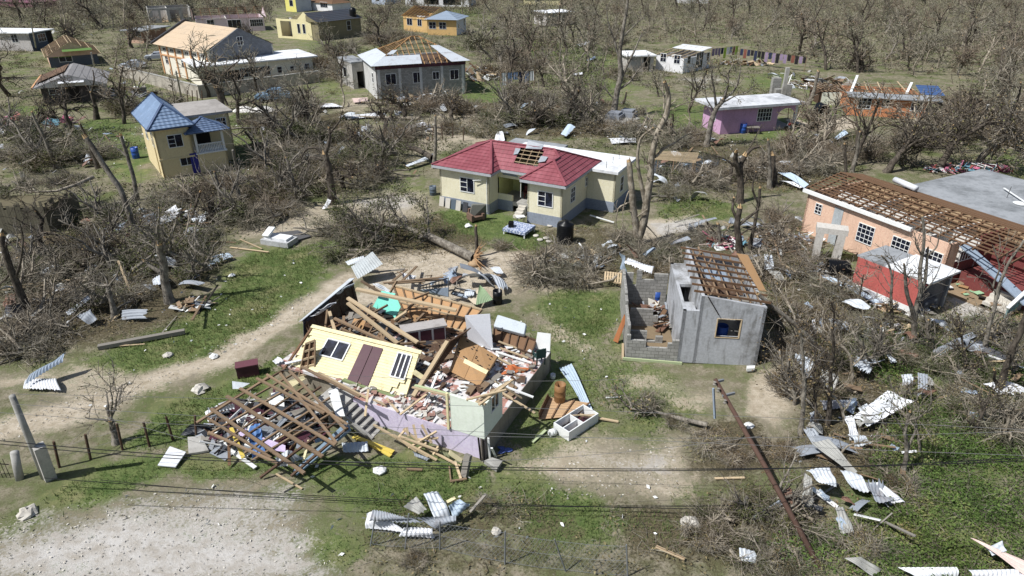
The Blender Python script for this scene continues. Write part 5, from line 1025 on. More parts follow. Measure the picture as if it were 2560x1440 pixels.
# counter, chairs, window frames
def counter():
 a, b = G(*z7(1330, 1040), 1.15), G(*z7(1800, 960), 1.15); h = H('kitchen_counter', 'grey kitchen counter with dark cupboard doors among the wreckage', a, b, 'counter'); L = h.L
 mb = MB(); mb.box(0, L, 0, .6, 0, .85); h.part('carcass', mb, M_WHITE); mb = MB(); mb.box(-.2, L + .1, -.05, .75, .853, .91); h.part('top', mb, paint('grey_laminate', (178, 172, 168), .5, .4))
 for i in range(3): mb = MB(); mb.box(.06 + i * L / 3, (i + 1) * L / 3 - .05, -.02, -.002, .08, .78); h.part('door', mb, M_MAR)
counter()
def chair(p, rz, mat, label, name='plastic_chair', arms=True, s=1.0):
 t = thing(name, label, 'chair', p, rz)
 def b(n_, *q): mb = MB(); mb.box(*[v * s for v in q]); mb.build(n_, mat, t)
 b('seat', -.25, .25, -.25, .25, .42, .46); b('backrest', -.25, .25, .22, .27, .463, .95)
 for x in (-.24, .18):
  for y in (-.24, .18): b('leg', x, x + .06, y, y + .06, 0, .418)
 if arms:
  for x in (-.3, .25): b('armrest', x, x + .05, -.2, .22, .64, .68); b('arm_post', x + .005, x + .045, -.2, -.15, .44, .638)
 return t
chair(G(*z5(1435, 690), 1.1), R(200), paint('dark_green_plastic', (36, 66, 62), .4, .1), 'dark green plastic armchair by the edge of the tiled floor')
def cloth(cx, cy, z, rx, ry, mat, label, f, amp=.12, seed=0, name='cloth'):
 c = W3((cx, cy, z), f); n_ = 14; V = []; r = random.Random(seed); ph = [r.uniform(0, 6) for _ in range(5)]
 for j in range(n_ + 1):
  for i in range(n_ + 1):
   u = i / n_ * 2 - 1; v = j / n_ * 2 - 1; k = .75 + .25 * math.sin(3 * math.atan2(v, u) + ph[0])
   x = c.x + rx * u * k; y = c.y + ry * v * k; hh = amp * (.6 + .5 * math.sin(5 * u + ph[1] + 2 * v) * math.sin(4 * v + ph[2])) * max(0, 1 - .6 * (u * u + v * v))
   V.append((x, y, c.z + max(.01, hh)))
 idx = np.arange((n_ + 1) ** 2).reshape(n_ + 1, n_ + 1); Q = np.stack([idx[:-1, :-1], idx[:-1, 1:], idx[1:, 1:], idx[1:, :-1]], -1).reshape(-1, 4)
 V = np.array(V); o0 = np.array([c.x, c.y, c.z]); o = np_mesh(name, V - o0, Q, np.full(len(Q), .2), mat, smooth=True); o.location = o0; return tag(o, label, name)
for c_, m_, l_ in (([(700, 270, 3.1), (640, 330, 3.0), (500, 470, 2.5), (570, 400, 3.0)], M_ZN, 'upper'), ([(480, 500, 2.8), (420, 560, 2.7), (200, 750, 2.0), (300, 640, 2.7)], M_ZW, 'lower')): csheet(c_, l_ + ' torn roof edge sheet bent over the dark left wall of the wreck', m_, z7, None, .12, .3, rag=.3)
for c_, l_ in (([(1240, 430, 2.0), (1420, 470, 1.9), (1380, 560, 1.5), (1200, 520, 1.5)], 'splintered plywood square below the turquoise panel'), ([(700, 700, 1.9), (840, 730, 1.9), (800, 830, 1.6), (660, 790, 1.6)], 'broken brown ceiling board under the crossed beams'), ([(1380, 620, 1.8), (1560, 600, 1.9), (1600, 700, 1.5), (1400, 740, 1.4)], 'buckled tan sheet behind the grey counter')): panel(c_, l_, .03, M_PLY, z7)
cloth(1285, 735, 1.12, .75, .4, paint('orange_cloth', (190, 98, 50), .9, .1), 'crumpled orange cloth on the pinkish tiled floor', z5, .3, 3)
for a, b, lab in [((1175, 622, 1.3), (1390, 690, 1.2), 'long white board across the tiled floor'), ((830, 740, 2.0), (745, 950, 1.2), 'white window stile leaning below the plywood ceiling'), ((1190, 815, 1.6), (1400, 895, 1.25), 'whitish batten overhanging the right edge of the plinth')]: board(a, b, lab, .1, .06, M_WHITE, z5)
for a, b in [((1200, 860, 1.4), (1410, 990, 1.2)), ((520, 900, 1.2), (590, 985, 1.15)), ((600, 1000, 1.2), (770, 870, 1.6)), ((440, 910, 1.3), (520, 945, 1.2)), ((110, 745, 1.9), (400, 900, 1.2)), ((410, 850, 1.5), (390, 1010, 1.1)), ((1065, 920, 2.9), (1255, 800, 2.9)), ((1170, 800, 2.6), (1330, 900, 1.5)), ((940, 1000, 1.2), (1000, 900, 1.4)), ((1080, 690, 1.3), (1140, 760, 1.2)), ((1170, 650, 1.3), (1300, 720, 1.2)), ((1190, 560, 1.5), (1300, 600, 1.3)), ((1200, 600, 1.4), (1370, 660, 1.25))]:
 board(a, b, 'loose pale batten scattered over the tiled front floor of the wreck', .1, .05, M_WOODL, z5, 'loose battens on the tiled floor', 'batten', 'board')
board((680, 740, 1.9), (755, 790, 1.6), 'short wide yellow board behind the fallen yellow wall', .3, .04, M_YEL, z5); board((690, 825, 2.0), (905, 880, 2.3), 'long pale green beam over the dark doorway of the wreck', .12, .08, paint('pale_green_wood', (176, 190, 140), .8, .2), z5)
board((260, 790, 1.2), (600, 905, 1.05), 'green sill board at the foot of the fallen yellow wall', .18, .1, paint('moss_green_wood', (128, 142, 92), .8, .2), z5)
# ---------------------------------------------------------------- collapsed porch roof: lattice on the ground at the front
def lattice():
 c = W3((950, 800, 0), z2); root = thing('collapsed_roof_frame', 'lattice of brown rafters from the porch roof, fallen flat beside the wrecked house', 'roof frame', (c.x, c.y, 0))
 zl = lambda x, y: .55 + 1.25 * max(0, min(1, (x * .6 - y * .9 + 900) / 1500)) + .25
 def add(name, a, b, w_, dz=0, mat=M_WOOD):
  A = W3((*a, zl(*a) + dz), z2); B = W3((*b, zl(*b) + dz), z2); mb = MB(); mb.beam(A - root.location, B - root.location, w_, .08); mb.build(name, mat, root)
 for a, b, w_ in [((1275, 240), (1800, 510), .12), ((1165, 275), (1670, 805), .11), ((1080, 300), (1590, 930), .1), ((870, 345), (1480, 660), .11), ((720, 435), (1580, 945), .12), ((600, 505), (1465, 1050), .15), ((460, 620), (1300, 1200), .13), ((435, 830), (1060, 1110), .1), ((430, 705), (1000, 1060), .09), ((960, 310), (1690, 760), .09)]:
  add('rafter', a, b, w_, .09, M_WOOD)
 for a, b, w_ in [((985, 330), (330, 745), .13), ((1130, 260), (460, 640), .08), ((1150, 440), (430, 855), .09), ((1330, 400), (590, 900), .08), ((1450, 420), (620, 960), .08), ((1530, 520), (760, 1020), .09), ((1560, 650), (820, 1090), .09), ((1640, 700), (900, 1240), .1), ((1690, 790), (1180, 1225), .1), ((1230, 290), (860, 500), .07), ((1400, 700), (1050, 900), .08)]:
  add('purlin', a, b, w_, 0, M_WOODD if rnd.random() < .5 else M_WOOD)
lattice()
panel([(1690, 730, 1.2), (1720, 810, 1.2), (1225, 1220, .2), (1200, 1180, .2)], 'long blue-grey painted board sloping down at the edge of the fallen rafters', .07, paint('slate_blue_paint', (112, 138, 160), .6, .12), z2)
panel([(650, 370, .5), (810, 390, .5), (720, 440, .2), (655, 440, .2)], 'pale grey metal scrap at the upper corner of the fallen rafters', .03, M_ZN, z2)
heap(*z2(950, 760), 3.0, 2.0, .7, 260, [M_ZD, M_DARKIN, M_GREYW, M_WOODD, M_WHITE, M_ZG, M_MAR], 'dark broken boards and roofing heaped under the fallen porch rafters', seed=11, smin=.25, smax=1.1, sticks=.3)
for q, mt, lab in [([(1130, 380), (1290, 320), (1310, 350), (1180, 430)], M_YEL, 'cream panel under the fallen rafters near the yellow wall'), ([(1000, 480), (1110, 460), (1120, 600), (1000, 580)], M_WHITE, 'white broken ceiling sheet under the fallen rafters'), ([(1040, 680), (1320, 600), (1380, 630), (1080, 740)], M_GREYW, 'long grey board under the middle of the fallen rafters'), ([(690, 800), (780, 800), (780, 880), (720, 860)], paint('lilac_board', (186, 168, 206), .7, .15), 'small lilac panel under the fallen rafters'), ([(910, 870), (1130, 950), (1130, 1010), (980, 990)], paint('lilac_board', (186, 168, 206), .7, .15), 'long lilac panel under the fallen rafters'), ([(1200, 870), (1330, 800), (1360, 850), (1240, 930)], M_MAR, 'maroon board under the fallen rafters'), ([(1500, 470), (1570, 440), (1650, 600), (1590, 690)], M_ZW, 'crumpled white sheet at the house side of the fallen rafters'), ([(1390, 900), (1470, 860), (1480, 900), (1400, 930)], paint('slate_blue_paint', (112, 138, 160), .6, .12), 'small blue-grey board beside the long blue board')]:
 panel([(x, y, .75 + .5 * (i in (0, 1)) * .3) for i, (x, y) in enumerate(q)], lab, .03, mt, z2)
csheet([(1150, 490 + 160, 1.0), (1195, 500 + 160, 1.0), (990, 880, .9), (930, 870, .9)], 'narrow grey roofing strip among the fallen rafters', M_ZG, z2)
csheet([(800, 770, .9), (910, 760, .9), (950, 1000, .4), (830, 1070, .15)], 'bright blue tarpaulin caught in the fallen rafters', paint('blue_tarp', (70, 118, 186), .5, .1), z2, None, .15, 0, .03, .3, .1, 'tarpaulin', 'tarpaulin')
csheet([(1040, 1060, .9), (1150, 990, 1.1), (1150, 1130, .5), (1060, 1130, .5)], 'left half of the crumpled bright zinc sheet at the tip of the fallen rafters', M_ZN, z2, None, .1, .1)
csheet([(1150, 990, 1.1), (1190, 1000, 1.0), (1310, 1060, .6), (1190, 1100, .5)], 'right half of the crumpled zinc sheet at the tip of the fallen rafters', M_ZG, z2, None, .1)
csheet([(1010, 200, 1.2), (1060, 150, 1.3), (1120, 200, 1.2), (1050, 230, 1.1)], 'curled white sheet end above the fallen rafters', M_ZW, z2, None, .15, .1)
csheet([(1120, 200, 1.4), (1400, 150, 1.6), (1400, 165, 1.5), (1140, 225, 1.3)], 'bent white gutter strip in front of the fallen yellow wall', M_ZW, z2, None, .1)
stud_wall([(1320, 30, 2.3), (1400, 0, 2.5), (1400, 290, 1.0), (1260, 320, .8)], z2, 'narrow brown stud panel standing at the left end of the yellow wall', 2, 5, M_BROWN)
csheet([(330, 760, .8), (640, 780, .3), (590, 850, .05), (180, 860, .05)], 'big dark inflated tarp roll at the left tip of the wreck', M_ZD, z2, None, .3, 0, .01, .3, .08, 'dark_tarp', 'tarp')
csheet([(420, 610, 1.0), (660, 580, 1.2), (670, 620, .9), (430, 660, .6)], 'torn white metal strip at the left corner of the fallen rafters', M_ZW, z2, None, .1)
panel([(250, 880, .08), (370, 870, .1), (440, 1000, .08), (260, 1030, .05)], 'cracked concrete slab piece on the grass below the fallen rafters', .1, M_CONC, z2)
panel([(90, 960, .22), (235, 1010, .22), (140, 1145, .12), (-20, 1130, .12)], 'bright white sheet lying on the grass left of the wreck', .05, M_ZW, z2)
panel([(370, 860, .15), (560, 900, .15), (560, 920, .12), (370, 900, .12)], 'grey ribbed panel under the left rafters', .05, M_GREYW, z2)
for a, b, w_, mt, lab in [((640, 790, .6), (750, 1060, .2), .16, paint('bright_yellow_paint', (226, 196, 74), .6, .1), 'bright yellow plank under the left rafters'), ((630, 990, .2), (860, 1150, .1), .16, M_WHITE, 'curved white plank at the lower edge of the fallen rafters'), ((1045, 1205, .2), (1280, 1340, .05), .07, M_WOODL, 'pale stick pointing out over the grass below the wreck'), ((1240, 900, .8), (1170, 980, .4), .12, M_BROWN, 'rust brown plank end among the fallen rafters'), ((620, 920, .7), (625, 1130, .1), .12, M_BROWN, 'upright brown post at the lower left of the fallen rafters'), ((910, 1240, .1), (1040, 1130, .5), .1, M_WOOD, 'brown rafter end sticking out below the lattice'), ((1340, 900, .9), (1290, 1090, .4), .1, M_YEL, 'narrow yellow batten beside the long blue board')]: board(a, b, lab, w_, .05, mt, z2)
def trunk_box():
 a = G(*z2(700, 350)); t = H('wooden_chest', 'maroon painted wooden chest lying tilted on the grass edge', a, rz=R(20), cat='chest')
 mb = MB(); mb.box(0, 1.05, 0, .55, 0, .6); t.part('box', mb, M_MAR); mb = MB(); mb.box(-.03, 1.08, -.03, .58, .603, .66); t.part('lid', mb, paint('dull_maroon', (112, 62, 72), .6, .3))
trunk_box()
# ---------------------------------------------------------------- around the stair and the right side
Y2 = paint('bright_yellow_paint', (226, 196, 74), .6, .1)
board((320, 1130, .2), (560, 1225, .08), 'upper of two bright yellow planks below the stair of the wreck', .22, .05, Y2, z5); board((345, 1135, .1), (545, 1248, .05), 'lower of two bright yellow planks below the stair of the wreck', .16, .05, Y2, z5)
csheet([(250, 1170, .3), (405, 1160, .3), (410, 1220, .1), (260, 1225, .1)], 'pale zinc sheet under the porch landing', M_ZN, z5)
panel([(170, 860, 1.5), (225, 840, 1.5), (270, 1010, 1.1), (215, 1010, 1.1)], 'white plasterboard sheet slipping off the porch', .03, M_WHITE, z5)
for a, b in [((440, 1060, 1.15), (820, 1272, .1)), ((600, 1130, .8), (830, 1215, .5)), ((650, 1200, .4), (820, 1100, .9)), ((680, 1060, .9), (700, 1150, .5)), ((640, 1180, .4), (770, 1250, .2)), ((730, 1060, 1.0), (790, 1170, .5)), ((580, 1150, .6), (640, 1080, .9)), ((700, 1150, .5), (830, 1140, .6)), ((760, 1200, .3), (960, 1310, .1)), ((620, 1085, .9), (740, 1180, .4)), ((560, 1120, .9), (700, 1220, .3)), ((930, 1280, .2), (965, 1385, .05)), ((650, 1130, .7), (640, 1075, 1.0)), ((690, 1220, .3), (760, 1170, .6)), ((800, 1240, .2), (830, 1190, .5))]:
 board(a, b, 'broken pale timber frame piece piled against the lilac plinth by the stair', .1, .06, M_WOODL, z5, 'pale timbers piled by the stair', 'timber', 'timber')
csheet([(700, 1165, .5), (890, 1215, .5), (905, 1265, .1), (720, 1190, .2)], 'olive green ribbed panel leaning by the pale timbers', paint('olive_ribbed', (132, 136, 100), .7, .2), z5)
csheet([(675, 1220, .2), (780, 1265, .1), (760, 1278, .05), (690, 1250, .05)], 'crumpled grey sheet on the grass below the stair', M_ZG, z5)
board((895, 1225, .5), (970, 1280, .05), 'cream plank at the foot of the lilac plinth', .25, .04, M_YEL, z5)
for a, b, w_, lab in [((1010, 1240, .9), (985, 1370, .0), .28, 'thick grey post leaning against the lilac plinth'), ((895, 1310, .05), (905, 1405, .05), .06, 'thin stick lying on the grass below the lilac plinth'), ((905, 1400, .05), (1000, 1385, .05), .1, 'short board on the grass below the lilac plinth'), ((640, 1325, .04), (735, 1330, .04), .12, 'plain plank lying alone on the grass before the wreck')]: board(a, b, lab, w_, .06 if w_ < .2 else .2, M_GREYW if w_ > .2 else M_WOOD, z5)
for x0, y0, x1, y1 in [(1070, 1140, 1085, 1270), (1098, 1150, 1105, 1285)]: board((x0, y0, 1.2), (x1, y1, 0), 'dark stake standing against the front corner of the lilac plinth', .07, .07, M_DARKIN, z5, 'stakes at the plinth corner', 'stake', 'stake')
for x0, y0, x1, y1 in [(1130, 1140, 1140, 1260), (1150, 1200, 1175, 1255)]: board((x0, y0, 1.2), (x1, y1, 0), 'white board leaning round the front corner of the plinth', .09, .05, M_WHITE, z5, 'white boards at the plinth corner', 'board', 'board')
panel([(1105, 1285, .2), (1150, 1265, .22), (1215, 1285, .15), (1180, 1335, .12)], 'grey concrete block piece lying at the front corner of the plinth', .2, M_CONC, z5)
cloth(1228, 1213, .02, .35, .25, paint('blue_cloth', (70, 90, 160), .9, .1), 'small blue cloth in the shadow of the plinth', z5, .12, 4)
barrel(1244, 757, .29, .85, M_BLACK, 'black open drum standing on the grass behind the wreck')
csheet([(1075, 222, .9), (1080, 222, .9), (1160, 305, .5), (1055, 345, .3)], 'three-cornered green ribbed sheet behind the wreck beside the black drum', paint('green_ribbed', (132, 158, 116), .6, .15), z5, None, .05, 0, .02, .12)
panel([(1005, 300, .4), (1075, 245, .6), (1060, 340, .3), (1040, 335, .25)], 'pale tan ribbed board next to the green sheet', .03, paint('tan_board', (206, 190, 164), .8, .2), z5)
def metal_frame(c, f, label, k, m, mat):
 P = patch(c, f); root = thing('metal_frame', label, 'frame', P(.5, 1)); mb = MB()
 def B(a, b, w_): mb.beam(a - root.location, b - root.location, w_, w_)
 for i in range(k + 1): B(P(i / k, 0), P(i / k, 1), .04)
 for j in range(m + 1): B(P(0, j / m), P(1, j / m), .06)
 mb.build('bars', mat, root); mb = MB(); mb.quadslab([p - root.location for p in (P(0, .5, -.03), P(1, .5, -.03), P(1, 1, -.03), P(0, 1, -.03))], .02); mb.build('panel', M_ZB, root)
metal_frame([(720, 230, 1.4), (890, 180, 1.6), (890, 290, .5), (720, 265, .5)], z5, 'grey barred window grille lying behind the back wall of the wreck', 9, 3, M_ZD)
metal_frame([(930, 240, .8), (1055, 265, .7), (1000, 305, .3), (905, 275, .4)], z5, 'dark metal window frame lying flat beside the barred grille', 3, 2, M_ZD)
board((890, 175, 1.7), (890, 290, .2), 'white upright pipe beside the barred grille', .06, .06, M_WHITE, z5)
for a, b in [((500, 210, 1.6), (860, 175, 1.0)), ((530, 215, 1.5), (750, 200, 1.2)), ((560, 195, 1.4), (640, 130, .6)), ((600, 210, 1.3), (700, 110, .5)), ((640, 200, 1.3), (860, 190, .8))]: board(a, b, 'long brown roof edge board behind the back wall of the wreck', .18, .05, M_WOOD, z5, 'roof edge boards behind the wreck', 'board', 'board')
csheet([(610, 150, .9), (700, 165, .8), (680, 190, .6), (620, 185, .7)], 'white bent sheet behind the back wall of the wreck', M_ZW, z5)
csheet([(430, 215, 2.0), (470, 210, 2.1), (550, 250, 1.8), (540, 270, 1.6)], 'crumpled zinc sheet on the back left corner of the wreck', M_ZN, z5, None, .1, .2)
csheet([(305, 110, .9), (435, 22, 1.7), (497, 95, 1.2), (345, 185, .5)], 'large grey corrugated sheet propped up behind the wreck at the brush', zinc('dull_zinc', (176, 184, 186), .12), z5, None, .05)
csheet([(275, 85, .7), (380, 45, 1.2), (400, 75, 1.1), (290, 105, .6)], 'small torn zinc sheet under the large propped sheet', M_ZN, z5, None, .1)
# right of the wreck
csheet([(1555, 715, .1), (1628, 698, .12), (1770, 1008, .1), (1715, 985, .12)], 'long pale blue roofing sheet lying on the grass right of the wreck', zinc('pale_blue_zinc', (176, 196, 214), .06), z5, None, .12, 0, .02, .16)
def wood_panel():
 P = patch([(1495, 895, .35), (1738, 930, .3), (1660, 1008, .1), (1435, 1030, .1)], z5); root = thing('boarded_platform', 'brown boarded panel lying on the grass under the rusty drum', 'panel', P(.5, 1))
 def add(nm, mb, mt): mb.v = [tuple(Vector(v) - root.location) for v in mb.v]; mb.build(nm, mt, root)
 mb = MB()
 for i in range(8): mb.quadslab([P(0, i / 8 + .005), P(1, i / 8 + .005), P(1, (i + 1) / 8 - .005), P(0, (i + 1) / 8 - .005)], .025)
 add('boards', mb, wood('tan_boards', (196, 156, 112), var=.3, grey=.15))
 for u in (0, .33, .62, 1): mb = MB(); mb.beam(P(u, 0, .05), P(u, 1, .05), .06, .06); add('batten', mb, M_BROWN)
 mb = MB(); mb.quadslab([P(0, 0, .02), P(0, 1, .02), P(-.02, 1, .5), P(-.02, .1, .4)], .03); add('side_board', mb, M_BROWN)
wood_panel()
barrel(*z5(1558, 915), .27, .95, paint('rusty_drum', (142, 98, 54), .6, .35), 'rusty brown open drum standing on the boarded panel', z=.3)
def shelf():
 a, b = G(*z5(1520, 1100)), G(*z5(1612, 1160)); h = H('shelf_unit', 'white cupboard carcass lying on its back with open compartments', a, b, 'cupboard'); L, Dp, t, z = h.L * 1.0, 2.0, .05, .5
 for n_, q in (('side_panel', (0, t, 0, Dp, 0, z)), ('side_panel', (L - t, L, 0, Dp, 0, z)), ('end_panel', (t, L - t, 0, t, 0, z)), ('end_panel', (t, L - t, Dp - t, Dp, 0, z)), ('shelf', (t, L - t, Dp * .5, Dp * .5 + t, 0, z * .9)), ('divider', (L * .5, L * .5 + t, t, Dp * .5, 0, z * .9)), ('back_panel', (t, L - t, t, Dp - t, 0, .03))):
  mb = MB(); mb.box(*q); h.part(n_, mb, M_MAR if n_ == 'back_panel' else M_WHITE)
 for a_, b_ in (((t, Dp * .5, z * .8), (L - t, Dp, z * .8)),): mb = MB(); mb.beam(a_, b_, .06, .03); h.part('strip', mb, M_WOODL)
shelf()
board((1680, 1000, .3), (1910, 1042, .08), 'long plank sticking out to the right from the boarded panel', .12, .06, M_WOODL, z5); board((1835, 898, .04), (1925, 894, .04), 'thin white pipe lying on the bare grass before the shed', .05, .05, M_WHITE, z5); board((1395, 1165, .04), (1475, 1092, .1), 'greenish board on the grass in the shadow of the plinth', .13, .04, paint('pale_green_wood', (176, 190, 140), .8, .2), z5)
barrel(*z5(1495, 1130), .16, .32, M_WHITE, 'white plastic bucket tipped beside the white cupboard', 'bucket', 0, R(30), cat='bucket'); barrel(*z5(1517, 780), .13, .24, M_WHITE, 'small white bucket beside the pale blue roofing sheet', 'bucket', cat='bucket')
# ================================================================ trees, fallen branches and ground plants
BARK = bark('grey_bark', (150, 142, 128), (92, 84, 74)); BARKD = bark('dark_bark', (104, 94, 82), (58, 50, 42)); BARKP = bark('pale_bark', (178, 166, 146), (122, 110, 92)); FRESH = wood('split_wood', (208, 170, 118), var=.4, grey=.1)
L_DRY = leafm('dry_leaves', [(.0, lin(50, 46, 30)), (.35, lin(98, 86, 58)), (.6, lin(150, 132, 92)), (.85, lin(112, 120, 68)), (1, lin(180, 158, 114))])
L_OLV = leafm('olive_leaves', [(.0, lin(40, 48, 26)), (.4, lin(74, 84, 44)), (.7, lin(106, 108, 62)), (1, lin(160, 146, 98))])
L_GRN = leafm('green_leaves', [(.0, lin(46, 62, 28)), (.35, lin(72, 98, 40)), (.6, lin(98, 124, 54)), (.8, lin(134, 134, 80)), (1, lin(150, 130, 88))])
L_FAR = leafm('grey_brush', [(.0, lin(56, 54, 42)), (.4, lin(100, 96, 76)), (.7, lin(146, 138, 116)), (1, lin(126, 130, 86))])
TWIG = leafm('bare_twigs', [(.0, lin(72, 66, 56)), (.5, lin(130, 122, 106)), (1, lin(194, 186, 168))])
BLADE = leafm('grass_blades', [(.0, lin(66, 90, 38)), (.5, lin(102, 124, 60)), (1, lin(150, 148, 96))])
def unit(v): return v / np.maximum(np.linalg.norm(v, axis=-1, keepdims=True), 1e-9)
def tubes(lines):
 """lines: (pts, radii, sides) -> V, quads"""
 Vs, Qs, b = [], [], 0
 for pts, rad, n in lines:
  m = len(pts); d = unit(np.gradient(pts, axis=0)); ref = np.array([.31, .87, .38]) if abs(d[0, 2]) > .6 else np.array([.1, .1, 1.0])
  x = unit(np.cross(d, ref)); y = np.cross(d, x); a = np.arange(n) * 2 * np.pi / n
  ring = pts[:, None] + (x[:, None] * np.cos(a)[None, :, None] + y[:, None] * np.sin(a)[None, :, None]) * np.asarray(rad)[:, None, None]
  Vs.append(ring.reshape(-1, 3)); i = np.arange(m - 1)[:, None] * n + np.arange(n)[None]; j = np.arange(m - 1)[:, None] * n + (np.arange(n)[None] + 1) % n
  Qs.append(b + np.stack([i, j, j + n, i + n], -1).reshape(-1, 4)); b += m * n
 return np.vstack(Vs), np.vstack(Qs)
def branch(out, rs, p, d, L, r, lvl, o):
 n = max(4, int(L / o['seg'])); pts = [p]; d = unit(d); q = 1.0 if lvl > 1 or rs.rand() > o['snap'] else rs.uniform(.45, .8)
 for i in range(n):
  d = unit(d + rs.normal(0, o['wig'], 3) + np.array([0, 0, o['up'] * (1 if lvl else .3)])); p = p + d * L / n * q; pts.append(p)
 pts = np.array(pts); t = np.linspace(0, q, n + 1); rad = r * (1 - t * (1 - o['taper'])); rad = np.maximum(rad, o['rmin'])
 out.append((pts, rad, lvl))
 if lvl >= o['levels']: return
 k = o['kids'][lvl]; k = rs.randint(max(1, int(k * .7)), k + 2)
 for i in range(k):
  s = rs.uniform(o['start'] if lvl == 0 else .2, 1.0); j = min(int(s * n), n); ax = unit(rs.normal(0, 1, 3)); dd = unit(pts[min(j + 1, n)] - pts[max(j - 1, 0)]); side = unit(np.cross(dd, ax))
  a = R(rs.uniform(*o['ang'])); nd = dd * math.cos(a) + side * math.sin(a)
  branch(out, rs, pts[j], nd, L * rs.uniform(*o['len']), rad[j] * rs.uniform(.45, .7), lvl + 1, o)
OPT = dict(seg=.35, wig=.16, up=.05, taper=.35, rmin=.012, snap=.3, levels=3, kids=(6, 5, 4), start=.35, ang=(28, 65), len=(.4, .65))
def opt(**k): o = dict(OPT); o.update(k); return o
def tri_sticks(P, D, Ln, Rd):
 """thin three-sided sticks with one bend"""
 N = len(P); D = unit(D); rs = np.random.RandomState(N % 9973); x = unit(np.cross(D, rs.normal(0, 1, (N, 3)))); y = np.cross(D, x)
 B = P + D * Ln[:, None] * .5 + x * (Ln * rs.uniform(-.14, .14, N))[:, None]; E = P + D * Ln[:, None]
 V = np.zeros((N, 9, 3))
 for k, (c, s) in enumerate(((P, 1), (B, .75), (E, .35))):
  for j in range(3): a = j * 2.0944; V[:, k * 3 + j] = c + (x * math.cos(a) + y * math.sin(a)) * (Rd * s)[:, None]
 q = np.array([[0, 1, 4, 3], [1, 2, 5, 4], [2, 0, 3, 5], [3, 4, 7, 6], [4, 5, 8, 7], [5, 3, 6, 8]])
 return V.reshape(-1, 3), (np.arange(N)[:, None, None] * 9 + q[None]).reshape(-1, 4)
def leaf_quads(P, size, rs, flat=.0):
 N = len(P); a = rs.normal(0, 1, (N, 3)); a[:, 2] *= (1 - flat); a = unit(a); b = unit(np.cross(a, rs.normal(0, 1, (N, 3)) * np.array([1, 1, 1 - flat * .6]))); s = size * rs.uniform(.6, 1.35, N)
 a = a * s[:, None] * .5; b = b * (s * .3)[:, None]
 V = np.stack([P - a, P - b * .9 + a * .1, P + a, P + b * .9 + a * .1], 1).reshape(-1, 3); return V, np.arange(N * 4).reshape(-1, 4)
def join(parts):
 V, Q, T, M, b = [], [], [], [], 0
 for v, q, t, m in parts:
  V.append(v); Q.append(q + b); T.append(np.broadcast_to(t, len(q)) if np.ndim(t) == 0 else t); M.append(np.full(len(q), m)); b += len(v)
 return np.vstack(V), np.vstack(Q), np.concatenate(T), np.concatenate(M)
def make_tree(name, label, lines, mat, leaf=None, nleaf=0, lsize=.12, seed=1, group=None, loc=(0, 0, 0), cat='tree', spread=.3, thick=0.0):
 rs = np.random.RandomState(seed); t = thing(name, label, cat, loc, 0, group); big = [l for l in lines if l[2] <= 1]; sm = [l for l in lines if l[2] > 1]
 V, Q = tubes([(p, r, 9 if l == 0 else 6) for p, r, l in big]); tr = np_mesh('trunk', V, Q, .5 * np.ones(len(Q)), mat, t, smooth=True)
 mb = MB()                                                    # splintered pale ends of snapped limbs
 for p, r, l in big:
  if r[-1] > .035:
   d = (p[-1] - p[-2]); d = d / np.linalg.norm(d); e = Vector(p[-1]); x = Vector(d).orthogonal().normalized(); y = Vector(d).cross(x)
   ring = [e + (x * math.cos(k * 1.047) + y * math.sin(k * 1.047)) * r[-1] * 1.02 for k in range(6)]; tip = [e + Vector(d) * r[-1] * rs.uniform(.2, 2.2) + (x * math.cos(k * 1.047 + .5) + y * math.sin(k * 1.047 + .5)) * r[-1] * .7 for k in range(6)]
   for k in range(6): mb.face([ring[k], ring[(k + 1) % 6], tip[k]]); mb.face([tip[k], ring[(k + 1) % 6], e])
 if mb.f: mb.build('snapped_end', FRESH, t)
 parts = []
 if sm:
  V, Q = tubes([(p[:: 2] if len(p) > 4 and l > 2 else p, np.maximum((r[::2] if len(p) > 4 and l > 2 else r), thick), 4 if l == 2 else 3) for p, r, l in sm]); parts.append((V, Q, rs.rand(len(Q)), 0))
  if nleaf:
   tips = np.vstack([p[len(p) // 2:] for p, r, l in sm]); P = tips[rs.randint(0, len(tips), nleaf)] + rs.normal(0, spread, (nleaf, 3)); v, q = leaf_quads(P, lsize, rs); parts.append((v, q, rs.rand(len(q)), 1))
  V, Q, T, M = join(parts); np_mesh('crown', V, Q, T, [mat if thick == 0 else TWIG, leaf or L_DRY], t, mi=M)
 return t
def proto(seed, Hh, r, o, lean=0.0):
 rs = np.random.RandomState(seed); out = []; branch(out, rs, np.array([0, 0, -.15]), np.array([lean, rs.uniform(-.1, .1), 1.0]), Hh * .8, r, 0, o); return out
